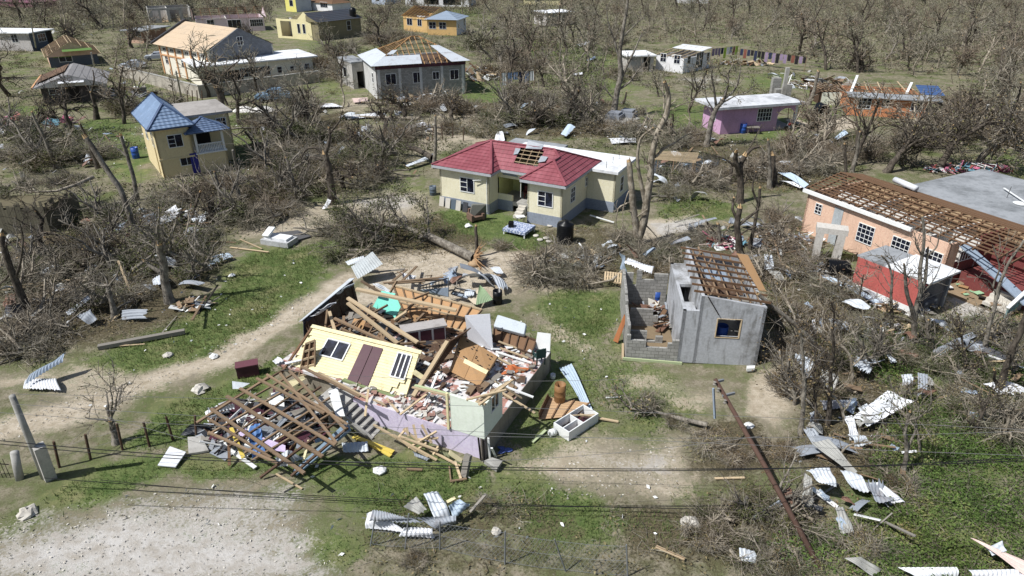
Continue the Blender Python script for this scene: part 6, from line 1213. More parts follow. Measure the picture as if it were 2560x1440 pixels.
# prototypes, far away ones built with fewer, thicker twigs
def place(t, p, sc=1.0, rz=0.0, tilt=0.0, tdir=0.0, sz=None):
 t.location = p; t.scale = (sc, sc, sz or sc); q = Matrix.Rotation(tdir, 3, 'Z') @ Matrix.Rotation(tilt, 3, 'Y') @ Matrix.Rotation(rz - tdir, 3, 'Z'); t.rotation_euler = q.to_euler(); return t
def hero(name, label, limbs, mat, o=None, seed=1, leaf=None, nleaf=0, dens=1.0, lsize=.12, group=None, spread=.3):
 """a tree whose main limbs follow given pixels, standing at the ground point under the first pixel; limbs wander in depth"""
 rs = np.random.RandomState(seed); o = o or opt(levels=3, rmin=.012); b = G(*limbs[0][0][0]); y0 = b.y; out = []
 for li, (pl, r0, r1) in enumerate(limbs):
  dy = 0.0; pts = []; sgn = rs.uniform(-1, 1)
  for i, q in enumerate(pl):
   if li == 0 and i == 0: pts.append(np.array([0, 0, -.12])); continue
   if li > 0 and i == 0:
    tgt = np.array(AtY(q[0], q[1], y0)) - np.array(b); al = np.vstack([x[0] for x in out]); k = np.argmin(np.linalg.norm(al - tgt, axis=1)); pts.append(al[k]); dy = al[k][1]; continue
   dy += rs.uniform(.0, .5) * sgn if li else rs.uniform(-.15, .15); pts.append(np.array(AtY(q[0], q[1], y0 + dy)) - np.array(b))
  pts = np.array(pts); m = len(pts); n_ = (m - 1) * 4 + 1; t = np.linspace(0, m - 1, n_); P = np.stack([np.interp(t, np.arange(m), pts[:, k]) for k in range(3)], 1)
  P[1:-1] += rs.normal(0, .035, (n_ - 2, 3)); P[1:-1] = (P[:-2] + 2 * P[1:-1] + P[2:]) / 4; rad = np.linspace(r0, r1, n_) * (1 + rs.normal(0, .05, n_))
  if li == 0: rad[:3] *= np.array([1.5, 1.2, 1.05])
  out.append((P, rad, 0 if li == 0 else 1))
  L = np.linalg.norm(np.diff(P, axis=0), axis=1).sum()
  for _ in range(int(dens * L * (1.0 if li else .35) + rs.rand())):
   s = rs.uniform(.3, 1.0); j = min(int(s * n_), n_ - 2); dd = unit(P[j + 1] - P[j]); sd = unit(np.cross(dd, rs.normal(0, 1, 3))); a = R(rs.uniform(30, 70))
   branch(out, rs, P[j], dd * math.cos(a) + sd * math.sin(a), rs.uniform(.5, 1.7), max(.015, rad[j] * .3), 2, o)
 return make_tree(name, label, out, mat, leaf, nleaf, lsize, seed, group, b, 'tree', spread)
# ---- brush heaps (fallen crowns): several shapes, copied
def brush(name, label, seed, rx, ry, h, nst, nlf, leaf, lsize=.11, group=None, thick=.014, limbs=5, twm=None):
 rs = np.random.RandomState(seed); t = thing(name, label, 'fallen branches', (0, 0, 0), 0, group)
 nb = 10; cb = np.stack([rs.uniform(-.8, .8, nb) * rx, rs.uniform(-.8, .8, nb) * ry, rs.uniform(.15, .75, nb) * h], 1)
 k = rs.randint(0, nb, nst); P = cb[k] + rs.normal(0, 1, (nst, 3)) * np.array([rx, ry, h]) * .17; P[:, 2] = np.abs(P[:, 2]) + .02
 D = unit(np.stack([rs.normal(0, 1, nst), rs.normal(0, 1, nst), rs.normal(.15, .55, nst)], 1) + unit(P * np.array([1, 1, 0]) + 1e-6) * .5); V, Q = tri_sticks(P, D, rs.uniform(.3, 1.5, nst), rs.uniform(.5, 1.7, nst) * thick)
 parts = [(V, Q, np.repeat(rs.rand(nst), 6), 0)]
 if nlf:
  kk = rs.randint(0, nb, nlf); P = cb[kk] + rs.normal(0, 1, (nlf, 3)) * np.array([rx, ry, h]) * .15; P[:, 2] = np.abs(P[:, 2]) + .02; v, q = leaf_quads(P, lsize, rs); parts.append((v, q, np.clip(rs.rand(nb)[kk] * .5 + rs.rand(nlf) * .5, 0, 1), 1))
 V, Q, T, M = join(parts); np_mesh('twigs', V, Q, T, [twm or TWIG, leaf], t, mi=M)
 if limbs:
  out = []
  for i in range(limbs): branch(out, rs, np.array([rs.uniform(-.6, .6) * rx, rs.uniform(-.6, .6) * ry, rs.uniform(.1, .5) * h]), np.array([rs.normal(), rs.normal(), rs.uniform(.1, .9)]), max(rx, ry) * rs.uniform(.8, 1.5), rs.uniform(.06, .15), 0, opt(levels=2, kids=(5, 4), up=.04, start=.2))
  st = [i for i, x in enumerate(out) if x[2] == 0] + [len(out)]
  for a, b in zip(st[:-1], st[1:]): V, Q = tubes([(p, r, 6 if l < 2 else 4) for p, r, l in out[a:b]]); np_mesh('limb', V, Q, rs.rand(len(Q)), BARK if seed % 2 else BARKP, t, smooth=True)
 return t
# ---------------------------------------------------------------- trees one can tell apart
hero('broken_tree', 'tall pale broken tree with three stripped trunks to the right of the cream bungalow', [([(1597, 612), (1590, 560), (1580, 500), (1578, 440), (1572, 405)], .3, .17), ([(1595, 600), (1612, 540), (1622, 470), (1628, 400), (1640, 340), (1668, 285), (1672, 240), (1662, 205)], .3, .12), ([(1612, 520), (1600, 450), (1592, 400), (1600, 345), (1632, 320)], .16, .06), ([(1630, 390), (1660, 372), (1700, 350), (1725, 330)], .1, .03), ([(1640, 340), (1610, 320), (1585, 300)], .08, .03), ([(1580, 500), (1545, 520), (1540, 560), (1548, 600)], .07, .02), ([(1590, 470), (1566, 490), (1556, 530), (1560, 600)], .05, .02), ([(1615, 560), (1640, 590), (1655, 615)], .06, .03), ([(1668, 285), (1700, 262), (1740, 250)], .05, .02)], BARKP, seed=3, dens=1.3, nleaf=120)
hero('bare_tree', 'tallest bare grey tree, its crown running off the top edge beyond the red roof', [([(1532, 292), (1540, 240), (1552, 190), (1548, 140), (1556, 80), (1566, 30), (1572, -20)], .42, .12), ([(1548, 200), (1570, 160), (1590, 120), (1605, 80)], .2, .05), ([(1550, 150), (1535, 100), (1520, 60), (1516, 10)], .16, .04), ([(1545, 230), (1575, 205), (1592, 180), (1618, 150)], .16, .04), ([(1556, 90), (1590, 60), (1620, 30)], .12, .03), ([(1532, 260), (1520, 230), (1508, 215)], .14, .06)], BARK, opt(levels=3, rmin=.025), 5, dens=1.2)
hero('bare_tree', 'bare spreading tree standing at the left corner of the pink house', [([(1766, 365), (1776, 310), (1790, 270), (1808, 250)], .32, .22), ([(1790, 270), (1786, 230), (1778, 190), (1785, 160)], .15, .04), ([(1808, 250), (1820, 215), (1822, 180), (1836, 150)], .14, .04), ([(1808, 250), (1838, 225), (1850, 190), (1852, 160)], .14, .04), ([(1800, 260), (1835, 240), (1866, 232), (1890, 210)], .1, .03), ([(1784, 285), (1765, 245), (1760, 200)], .09, .03), ([(1822, 200), (1800, 185), (1792, 150)], .07, .02)], BARK, opt(levels=3, rmin=.022), 6, dens=1.6, nleaf=350, lsize=.2)
hero('snapped_tree', 'thick dark snapped tree between the shed and the pink house', [([(1850, 505), (1852, 460), (1848, 420), (1862, 390)], .3, .2), ([(1850, 440), (1838, 400), (1840, 380)], .24, .16), ([(1862, 390), (1880, 372), (1898, 366)], .16, .1), ([(1845, 415), (1815, 398), (1780, 385)], .12, .04), ([(1862, 385), (1885, 350), (1905, 310)], .07, .03)], BARKD, seed=7, dens=.8)
hero('tree_stump', 'upright splintered stump standing right of the thick snapped tree', [([(1938, 466), (1934, 430), (1932, 388)], .3, .2)], BARKD, seed=8, dens=0)
hero('tree_stump', 'leaning broken trunk behind the bent white gutter in the middle of the brush', [([(2020, 262), (2034, 230), (2046, 178)], .3, .2)], BARK, seed=9, dens=0)
hero('snapped_tree', 'dark snapped tree right behind the roofless concrete shed', [([(1852, 640), (1846, 600), (1842, 555), (1850, 520)], .26, .18), ([(1850, 560), (1880, 540), (1898, 520), (1880, 470), (1890, 430)], .12, .05), ([(1846, 590), (1870, 575), (1905, 560), (1960, 556)], .07, .02), ([(1842, 555), (1830, 520), (1835, 495)], .12, .08)], BARKD, seed=10, dens=1.2)
hero('snapped_tree', 'big dark twisted tree standing left of the cream bungalow', [([(832, 508), (828, 460), (820, 415), (812, 385)], .36, .24), ([(812, 385), (790, 368), (765, 372), (752, 400)], .14, .05), ([(812, 385), (826, 345), (822, 320)], .18, .1), ([(815, 400), (775, 390), (765, 430)], .1, .03), ([(822, 330), (850, 300), (856, 275)], .1, .03), ([(826, 440), (850, 425), (870, 430)], .08, .03)], BARKD, seed=11, dens=1.2)
hero('snapped_tree', 'dark bare tree in front of the peach-roofed hall', [([(556, 275), (550, 240), (540, 218)], .42, .3), ([(540, 218), (520, 190), (512, 165), (490, 150)], .2, .05), ([(540, 218), (556, 185), (580, 165), (600, 150)], .2, .05), ([(540, 218), (535, 180), (540, 140)], .18, .05), ([(530, 205), (500, 200), (470, 205)], .1, .03)], BARKD, opt(levels=3, rmin=.03), 12, dens=1.1)
hero('leaning_tree', 'long grey trunk leaning to the left, its shattered top by the blue-roofed house', [([(338, 590), (322, 530), (300, 470), (268, 425), (215, 345)], .22, .18), ([(330, 560), (345, 580), (352, 600)], .1, .05)], BARK, seed=13, dens=.2)
hero('snapped_tree', 'thin snapped trunk in front of the left wall of the blue-roofed house', [([(342, 500), (336, 450), (318, 390), (302, 340)], .2, .13), ([(318, 390), (296, 372), (282, 366)], .1, .06), ([(314, 375), (322, 355)], .07, .05)], BARK, seed=14, dens=.3)
hero('bare_tree', 'bent tree with a dark trunk in front of the dark brown house', [([(242, 298), (238, 260), (228, 230)], .3, .2), ([(228, 230), (236, 200), (232, 175)], .13, .05), ([(228, 240), (215, 215)], .1, .05)], BARKD, seed=15, dens=.8)
hero('broken_tree', 'broken forked tree with torn roots at the edge of the left lawn', [([(425, 755), (412, 700), (406, 650), (398, 610)], .28, .2), ([(412, 690), (380, 668), (362, 652)], .16, .1), ([(404, 640), (420, 600), (436, 570), (442, 545)], .13, .07), ([(398, 610), (392, 570), (398, 520)], .13, .06), ([(408, 600), (375, 570), (330, 560)], .08, .03)], BARK, seed=16, dens=1.6, nleaf=500, leaf=L_OLV, lsize=.14)
hero('bare_tree', 'dark trunk at the left edge with broken limbs above the white sheets', [([(68, 800), (52, 740), (34, 690), (14, 640), (4, 590)], .26, .14), ([(40, 700), (52, 660), (60, 600), (50, 560)], .1, .03), ([(30, 680), (10, 700), (-20, 720)], .08, .03)], BARKD, seed=17, dens=1.2)
hero('bare_tree', 'small pale forked tree at the left between grey roofing sheets', [([(286, 792), (278, 750), (268, 715)], .17, .12), ([(268, 715), (240, 712), (205, 725)], .06, .02), ([(268, 715), (262, 690), (250, 680)], .06, .02), ([(268, 715), (290, 690), (300, 660)], .06, .02), ([(266, 712), (225, 705), (170, 730)], .05, .02)], BARK, seed=18, dens=1.5)
hero('bare_tree', 'small bare tree among the stakes beside the gravel track', [([(292, 1106), (284, 1070), (276, 1050)], .17, .12), ([(276, 1050), (270, 1010), (262, 975)], .07, .02), ([(276, 1050), (290, 1010), (298, 970)], .08, .02), ([(280, 1058), (250, 1052), (212, 1042)], .06, .02), ([(278, 1040), (280, 1000), (276, 960)], .05, .015), ([(288, 1020), (302, 1000), (305, 960)], .04, .015)], BARK, seed=19, dens=2.6, nleaf=260, leaf=L_DRY, lsize=.08)
hero('bare_tree', 'slender pale trunk standing left of the bent white-grey sheets at the right', [([(2004, 1086), (2006, 1020), (2010, 940), (2006, 880), (2000, 830)], .11, .05), ([(2008, 960), (2030, 930), (2040, 900)], .03, .01), ([(2006, 990), (1985, 960), (1960, 930)], .03, .01)], BARK, seed=20, dens=2.2)
hero('bare_tree', 'slender dark forked trunk with dead twigs right of the slender pale trunk', [([(2070, 1062), (2074, 1000), (2078, 930), (2084, 870), (2080, 820)], .12, .05), ([(2076, 960), (2100, 920), (2110, 890)], .04, .015), ([(2072, 1000), (2050, 960), (2040, 940)], .04, .015)], BARKD, seed=21, dens=3.0, nleaf=200, lsize=.1)
hero('bare_tree', 'many-stemmed bare tree in front of the red carport', [([(2288, 858), (2284, 800), (2296, 740), (2302, 680), (2310, 600), (2306, 540)], .15, .06), ([(2284, 800), (2268, 740), (2264, 690), (2260, 660)], .13, .05), ([(2290, 770), (2316, 700), (2320, 620)], .12, .05), ([(2264, 690), (2240, 670), (2228, 640)], .04, .015), ([(2320, 650), (2342, 620), (2350, 585)], .06, .02), ([(2296, 740), (2330, 705), (2352, 660)], .05, .015), ([(2306, 640), (2290, 610), (2285, 580)], .04, .015)], BARK, seed=22, dens=2.0)
hero('bare_tree', 'bare stem left of the many-stemmed tree before the carport', [([(2234, 840), (2230, 780), (2228, 720), (2226, 660), (2204, 640)], .1, .04), ([(2228, 720), (2210, 690), (2200, 670)], .03, .01)], BARK, seed=23, dens=2.0)
hero('bare_tree', 'slim bare tree crossing the stair of the peach house at the right edge', [([(2462, 880), (2478, 800), (2494, 720), (2520, 660), (2560, 600)], .12, .05), ([(2490, 735), (2476, 700), (2440, 690)], .04, .015), ([(2494, 720), (2500, 660), (2480, 610)], .05, .02), ([(2478, 800), (2450, 790)], .03, .02)], BARK, seed=24, dens=1.5)
hero('leaning_tree', 'stout leaning trunk at the right edge rising above the white sheets', [([(2492, 992), (2510, 930), (2532, 870), (2552, 820), (2575, 760)], .16, .12), ([(2486, 985), (2486, 950), (2486, 925)], .08, .06)], BARKD, seed=25, dens=.3)
hero('leaning_tree', 'fallen grey trunk leaning from the shed roof down to the brush at its right', [([(2090, 905), (2030, 850), (1960, 790), (1895, 735)], .14, .1), ([(1960, 790), (1985, 830), (2010, 900)], .05, .02)], BARK, seed=26, dens=1.6, nleaf=150)
hero('dead_bush', 'tangle of dead grey stems in the green cover at the right', [([(2255, 1190), (2270, 1130), (2262, 1075), (2275, 1030)], .1, .05), ([(2270, 1130), (2290, 1080), (2286, 1040)], .07, .03), ([(2262, 1080), (2240, 1040), (2210, 1020)], .05, .02), ([(2275, 1060), (2310, 1040), (2330, 1000)], .05, .02)], BARK, seed=27, dens=3.2, nleaf=700, leaf=L_OLV, lsize=.1)
for i, (bx, by, tx, ty, lab) in enumerate([(1650, 335, 1672, 215, 'dark leaning snag in front of the white roofless house'), (1556, 260, 1566, 230, 'short snag at the foot of the tallest bare tree'), (740, 490, 715, 395, 'crooked stump left of the dark twisted tree'), (640, 365, 612, 330, 'broken leafless palm stem by the blue-roofed house'), (556, 520, 536, 430, 'dark snag in front of the blue-roofed house porch'), (2110, 470, 2112, 360, 'thick snag wrapped with a metal strip behind the peach house'), (2130, 430, 2150, 330, 'paler snag beside the strip-wrapped snag'), (1820, 460, 1830, 410, 'short snag left of the thick snapped tree'), (1800, 620, 1795, 560, 'low snag behind the shed rafters'), (1188, 640, 1190, 565, 'dark forked stump right of the uprooted tree on the lawn'), (1085, 420, 1088, 290, 'dark charred snag behind the left end of the red roof'), (1875, 620, 1900, 470, 'broken branch standing behind the shed'), (1925, 470, 1920, 350, 'thin snag by the pale bent roofing sheets'), (470, 560, 500, 480, 'thin bent stem in the brush in front of the blue-roofed house'), (140, 420, 80, 280, 'leaning snag at the far left above the dark wall'), (245, 420, 200, 310, 'thin leaning snag left of the blue-roofed house')]):
 hero('tree_snag', lab, [([(bx, by), ((bx + tx) / 2 + 3, (by + ty) / 2), (tx, ty)], .2 if by < 560 else .13, .1)], BARKD if i % 2 else BARK, seed=40 + i, dens=.7)
# uprooted tree in the centre: trunk lying to the left, root plate to the right
def uprooted():
 rs = np.random.RandomState(4); b = G(1192, 662); t = thing('uprooted_tree', 'uprooted tree lying on the lawn, root plate towards the sandy clearing', 'tree', b); out = []
 def Pt(px, py, z): return np.array(G(px, py, z)) - np.array(b)
 tr = np.array([Pt(1185, 645, .45), Pt(1130, 618, .5), Pt(1075, 592, .6), Pt(1020, 572, .8), Pt(960, 560, 1.0), Pt(900, 545, 1.3)]); out.append((tr, np.array([.33, .3, .27, .22, .15, .08]), 0))
 for st, d, L in [(2, (-.5, .8, .9), 3.2), (3, (-.9, -.6, .5), 3.6), (3, (-.3, .9, .8), 3.5), (4, (-1, .5, .6), 3.4), (4, (-.8, -.9, .3), 3.4), (5, (-1, .1, .5), 2.6), (3, (-1, .2, 1.0), 3.2), (5, (-.6, -.8, .5), 2.8), (2, (-.3, -.8, .5), 2.2)]: branch(out, rs, tr[st], np.array(d, float), L, .11, 1, opt(levels=3, kids=(5, 7, 5), up=.01, start=.1))
 V, Q = tubes([(p, r, 9 if l == 0 else 6) for p, r, l in out if l <= 1]); np_mesh('trunk', V, Q, np.full(len(Q), .5), BARK, t, smooth=True)
 sm = [x for x in out if x[2] > 1]; V, Q = tubes([(p, r, 4) for p, r, l in sm]); tips = np.vstack([p[1:] for p, r, l in sm]); N = 5200; P = tips[rs.randint(0, len(tips), N)] + rs.normal(0, .22, (N, 3)); P[:, 2] = np.abs(P[:, 2]) + .03; v, q = leaf_quads(P, .13, rs); V, Q, T, M = join([(V, Q, rs.rand(len(Q)), 0), (v, q, rs.rand(len(q)), 1)]); np_mesh('crown', V, Q, T, [BARK, L_OLV], t, mi=M)
 c = tr[0] + np.array([.15, -.05, .1]); rl = []
 for i in range(60):
  a = rs.uniform(0, 6.28); d = unit(np.array([.55 + rs.normal(0, .2), math.cos(a), math.sin(a)])); L = rs.uniform(.5, 1.3); p0 = c + np.array([-.1, math.cos(a) * .1, math.sin(a) * .1]); pts = np.array([p0, p0 + d * L * .5, p0 + d * L + rs.normal(0, .12, 3) - np.array([0, 0, .15])]); pts[:, 2] = np.maximum(pts[:, 2], .02); rl.append((pts, np.array([.06, .04, .012]) * rs.uniform(.5, 1.3), 5))
 V, Q = tubes(rl); np_mesh('roots', V, Q, rs.rand(len(Q)), wood('root_wood', (186, 142, 96), var=.6, grey=.1), t)
 mb = MB(); mb.lathe([(0, 0), (.5, .02), (.35, .2), (.12, .42), (0, .45)], 12, (c[0] - .1, c[1], 0)); mb.build('root_soil', paint('root_soil_earth', (170, 140, 104), .95, .4), t, True)
uprooted()
def fallen(name, label, base, pts, r, mat, seed, nleaf=0, n_=6, leaf=None, L=2.2):
 rs = np.random.RandomState(seed); b = G(*base); P = np.array([np.array(G(x, y, z)) - np.array(b) for x, y, z in pts]); out = [(P, np.linspace(r, r * .4, len(P)), 0)]
 for i in range(n_):
  k = rs.randint(max(1, len(P) // 2), len(P)); d = unit(P[k] - P[k - 1]) + rs.normal(0, .5, 3); d[2] = abs(d[2]) * .6 + .1; branch(out, rs, P[k], d, L * rs.uniform(.6, 1.2), r * .45, 1, opt(levels=3, kids=(4, 5, 3), up=.02, start=.1, rmin=.015))
 for p, rr, l in out: p[:, 2] = np.maximum(p[:, 2], .03 - 0)
 return make_tree(name, label, out, mat, leaf or L_DRY, nleaf, .13, seed, None, b)
fallen('fallen_tree', 'pale fallen tree with splayed white limbs beyond the red roof', (1500, 300), [(1505, 300, .4), (1470, 265, 1.6), (1440, 235, 2.3), (1415, 205, 3.2)], .32, BARKP, 71, 0, 12, L=4.5)
fallen('fallen_log', 'long fallen pale trunk lying behind the red roof towards the grey block house', (1045, 296), [(1050, 296, .3), (960, 294, .3), (880, 290, .3)], .22, BARKP, 72, 0, 0)
fallen('fallen_log', 'second fallen pale trunk near the grey block house', (1000, 256), [(1000, 257, .3), (950, 258, .3), (905, 255, .35)], .25, BARKP, 73, 0, 2)
fallen('fallen_log', 'old grey trunk lying across the leaf litter right of the wreck', (1760, 1062), [(1768, 1062, .2), (1700, 1046, .2), (1640, 1030, .25), (1580, 1022, .25)], .12, BARK, 74, 200, 5, L=1.2)
fallen('fallen_limb', 'curved pale limb lying by the pallet left of the shed', (1540, 690), [(1562, 672, .7), (1530, 700, .5), (1500, 706, .35), (1470, 712, .3)], .1, BARKP, 75, 0, 3, L=1.3)
fallen('fallen_log', 'dark fallen trunk lying behind the left end of the red roof', (1080, 400), [(1082, 395, .8), (1040, 372, .9), (980, 366, .8), (930, 372, .5)], .3, BARKD, 76, 500, 4)
fallen('fallen_log', 'grey limb resting on top of the dark ruined wall at the left', (230, 445), [(232, 443, 2.4), (190, 462, 2.5), (140, 478, 2.5), (90, 480, 2.3)], .16, BARKP, 77, 0, 4, L=1.6)
fallen('fallen_limb', 'bleached limb lying in the brush heap by the dark twisted tree', (700, 490), [(712, 492, .6), (680, 478, .8), (640, 472, .8), (612, 486, .6)], .12, BARKP, 78, 0, 4, L=1.6)
for i, (x, y, lab) in enumerate([(2212, 430, 'huge leaning tree whose fallen crown hides the orange house, left trunk'), (2340, 425, 'leaning dark tree between the orange house and the grey slab roof'), (2440, 410, 'bare leaning tree right of the heap of pink clothes')]):
 out = proto(90 + i, 10, .45, opt(levels=3, kids=(8, 7, 5), up=-.01, start=.3, rmin=.03, len=(.45, .75)), lean=[.75, .9, .55][i]); make_tree('leaning_tree', lab, [(p_ * .8, r_ * .8, l_) for p_, r_, l_ in out], BARKD if i < 2 else BARK, L_DRY, 500, .2, i, None, G(x, y))
ST = [make_tree('bare_sapling', 'x', proto(300 + i, Hh, .09, opt(levels=3, kids=k, rmin=.011, wig=.12, start=.2, up=.12, snap=.35, len=(.25, .45)), ln), [BARK, BARKD, BARKP][i], L_DRY, nl, .1, i, None, (0, 0, -50)) for i, (Hh, k, ln, nl) in enumerate([(5.5, (12, 6, 3), .05, 260), (4.5, (14, 6, 3), -.2, 420), (5, (10, 5, 3), .3, 60)])]
for i, (x, y, s_) in enumerate([(1985, 1010, 1), (2040, 1075, .9), (2110, 1060, .8), (1960, 960, .9), (2030, 930, .9), (2130, 950, 1), (2190, 900, 1), (2070, 850, .8), (1990, 850, .9), (2330, 880, .9), (2400, 940, 1), (2140, 760, .8), (2530, 940, 1), (2440, 1090, .8), (2300, 1130, .7), (2240, 1000, .7), (2180, 840, .7), (2090, 1150, .6)]):
 o = ST[i % 3] if i < 3 else copy_tree(ST[i % 3]); o.location = G(x, y); o.scale = (s_,) * 3; o.rotation_euler = (rnd.uniform(-.15, .15), rnd.uniform(-.15, .15), rnd.uniform(0, 6.3)); o['label'] = 'thin battered sapling in the brush between the shed and the right edge'; o['group'] = 'saplings in the right brush'
TW = [make_tree('twisted_tree', 'x', proto(400 + i, Hh, .3, opt(levels=3, kids=k, rmin=.022, wig=.3, start=.3, up=.03, snap=.45, len=(.45, .75)), ln), BARKD, L_DRY, nl, .16, i, None, (0, 0, -50)) for i, (Hh, k, ln, nl) in enumerate([(6, (7, 6, 4), .2, 300), (5, (8, 6, 4), -.3, 120), (7, (6, 6, 4), .05, 0)])]
for i, (x, y, s_) in enumerate([(960, 340, 1), (890, 380, .9), (705, 340, 1), (1010, 300, 1), (770, 310, 1.1), (180, 330, 1), (100, 330, 1), (1680, 350, .8), (2060, 350, .9), (1130, 300, .9), (1330, 320, .9), (1420, 310, 1), (860, 470, .7), (940, 450, .7), (120, 640, .7), (220, 680, .7), (520, 560, .7), (20, 240, 1.1), (330, 120, 1.3), (180, 110, 1.3), (260, 70, 1.5), (640, 110, 1.2), (860, 170, 1.1), (960, 130, 1.2), (2480, 300, 1.1), (2150, 180, 1.2)]):
 o = TW[i % 3] if i < 3 else copy_tree(TW[i % 3]); o.location = G(x, y); o.scale = (s_,) * 3; o.rotation_euler = (rnd.uniform(-.25, .25), rnd.uniform(-.25, .25), rnd.uniform(0, 6.3)); o['label'] = 'dark twisted leafless tree snapped by the storm'; o['group'] = 'twisted trees across the village'
# ---------------------------------------------------------------- brush heaps
BP = [brush('brush_pile', 'x', 100 + i, rx, ry, h, ns, nl, lf, ls, None, th) for i, (rx, ry, h, ns, nl, lf, ls, th) in enumerate([(2.0, 1.7, 1.2, 450, 1900, L_OLV, .12, .012), (2.2, 1.6, 1.1, 650, 600, L_DRY, .11, .012), (1.8, 1.8, 1.0, 520, 1500, L_DRY, .12, .012), (2.4, 2.0, 1.5, 400, 2500, L_OLV, .13, .013), (2.2, 1.8, 1.3, 750, 200, L_DRY, .1, .014)])]
_bu = set()
def bp(px, py, kind, sc=1.0, label=None, group=None, sz=None):
 t = BP[kind]
 if kind in _bu: t = copy_tree(t)
 _bu.add(kind); t.location = G(px, py); t.rotation_euler = (0, 0, rnd.uniform(0, 6.28)); t.scale = (sc, sc, (sz or sc)); t['label'] = label
 if group: t['group'] = group
 elif 'group' in t: del t['group']
bp(1345, 690, 4, 1.05, 'grey heap of cut branches between the sandy clearing and the block wall'); bp(1440, 700, 1, .9, 'smaller heap of bare branches left of the pallet'); bp(1640, 680, 2, .9, 'brown heap of branches behind the ruined block wall')
bp(880, 640, 0, 1.0, 'olive heap of leafy branches behind the large propped sheet'); bp(1250, 618, 2, .5, 'small brown bush on the lawn left of the black tank'); bp(940, 600, 3, 1.1, 'leafy crown wreckage at the tip of the uprooted tree'); bp(850, 580, 1, 1.0, 'twiggy heap at the left end of the uprooted tree')
bp(1770, 1110, 2, .55, 'heap of tan dead leaves beside the leaning brown pole', None, .25); bp(1830, 1140, 2, .5, 'second heap of tan dead leaves at the brown pole', None, .3); bp(1215, 1270, 2, .35, 'small pile of dry leaves right of the zinc sheets', None, .2)
g1 = 'brush heaps on the storm-swept left side'
for i, (x, y, k, s) in enumerate([(640, 520, 0, 1.1), (700, 530, 1, 1.1), (740, 500, 3, 1.0), (590, 545, 3, 1.1), (660, 490, 3, 1.1), (620, 470, 1, 1.2), (780, 470, 0, 1.2), (720, 445, 3, 1.3), (690, 410, 0, 1.3), (760, 400, 1, 1.4), (800, 350, 0, 1.5), (730, 350, 3, 1.5), (660, 320, 1, 1.4), (880, 420, 0, 1.4), (920, 460, 1, 1.2), (950, 400, 3, 1.4), (1000, 350, 1, 1.5), (460, 640, 3, 1.0), (480, 600, 0, 1.0), (500, 680, 3, .9), (390, 620, 0, 1.1), (340, 680, 3, 1.0), (300, 640, 0, 1.0), (240, 610, 3, 1.0), (180, 640, 1, 1.0), (200, 700, 0, 1.0), (120, 680, 3, .9), (50, 670, 1, .9), (100, 720, 4, 1.0), (30, 700, 0, 1.0), (150, 780, 4, .9), (330, 740, 1, .8), (60, 870, 4, .9), (20, 850, 1, 1.0), (120, 860, 1, .8), (250, 760, 3, .8), (380, 570, 1, 1.0), (300, 560, 3, 1.0), (230, 560, 0, .9), (420, 520, 1, 1.1), (190, 400, 0, 1.2), (110, 420, 3, 1.3), (40, 400, 1, 1.3), (60, 360, 3, 1.4), (150, 360, 0, 1.3), (250, 390, 1, 1.1), (20, 330, 0, 1.4), (380, 280, 1, 1.3), (300, 280, 3, 1.3), (420, 270, 0, 1.2), (480, 500, 4, 1.0), (540, 470, 0, .9), (630, 560, 4, .8)]):
 bp(x, y, k, s, 'storm-thrown heap of twigs and dead leaves among the snapped trees on the left', g1)
g2 = 'brush heaps behind the red-roofed house'
for x, y, k, s in [(1040, 280, 1, 1.4), (1100, 270, 4, 1.4), (1160, 280, 2, 1.4), (1260, 310, 0, 1.5), (1320, 310, 3, 1.5), (1380, 300, 1, 1.5), (1440, 310, 3, 1.4), (1500, 330, 2, 1.3), (1560, 340, 1, 1.3), (1300, 260, 4, 1.4), (1400, 260, 1, 1.4), (1460, 290, 4, 1.3), (1620, 350, 4, 1.2), (1680, 365, 4, 1.1), (1740, 345, 1, 1.1), (1140, 330, 2, 1.2), (1220, 340, 2, 1.1), (870, 200, 2, 1.6), (820, 170, 2, 1.8), (780, 200, 1, 1.6), (850, 130, 1, 1.8), (1240, 190, 2, 1.7), (1270, 150, 2, 1.8), (1310, 180, 4, 1.7), (1200, 120, 3, 1.8), (1010, 100, 2, 1.8), (940, 110, 1, 1.8), (720, 250, 1, 1.4), (760, 280, 0, 1.4), (1560, 200, 0, 1.4)]:
 bp(x, y, k, s, 'brown heap of fallen branches in the band behind the red-roofed house', g2)
g3 = 'brush heaps on the right side'
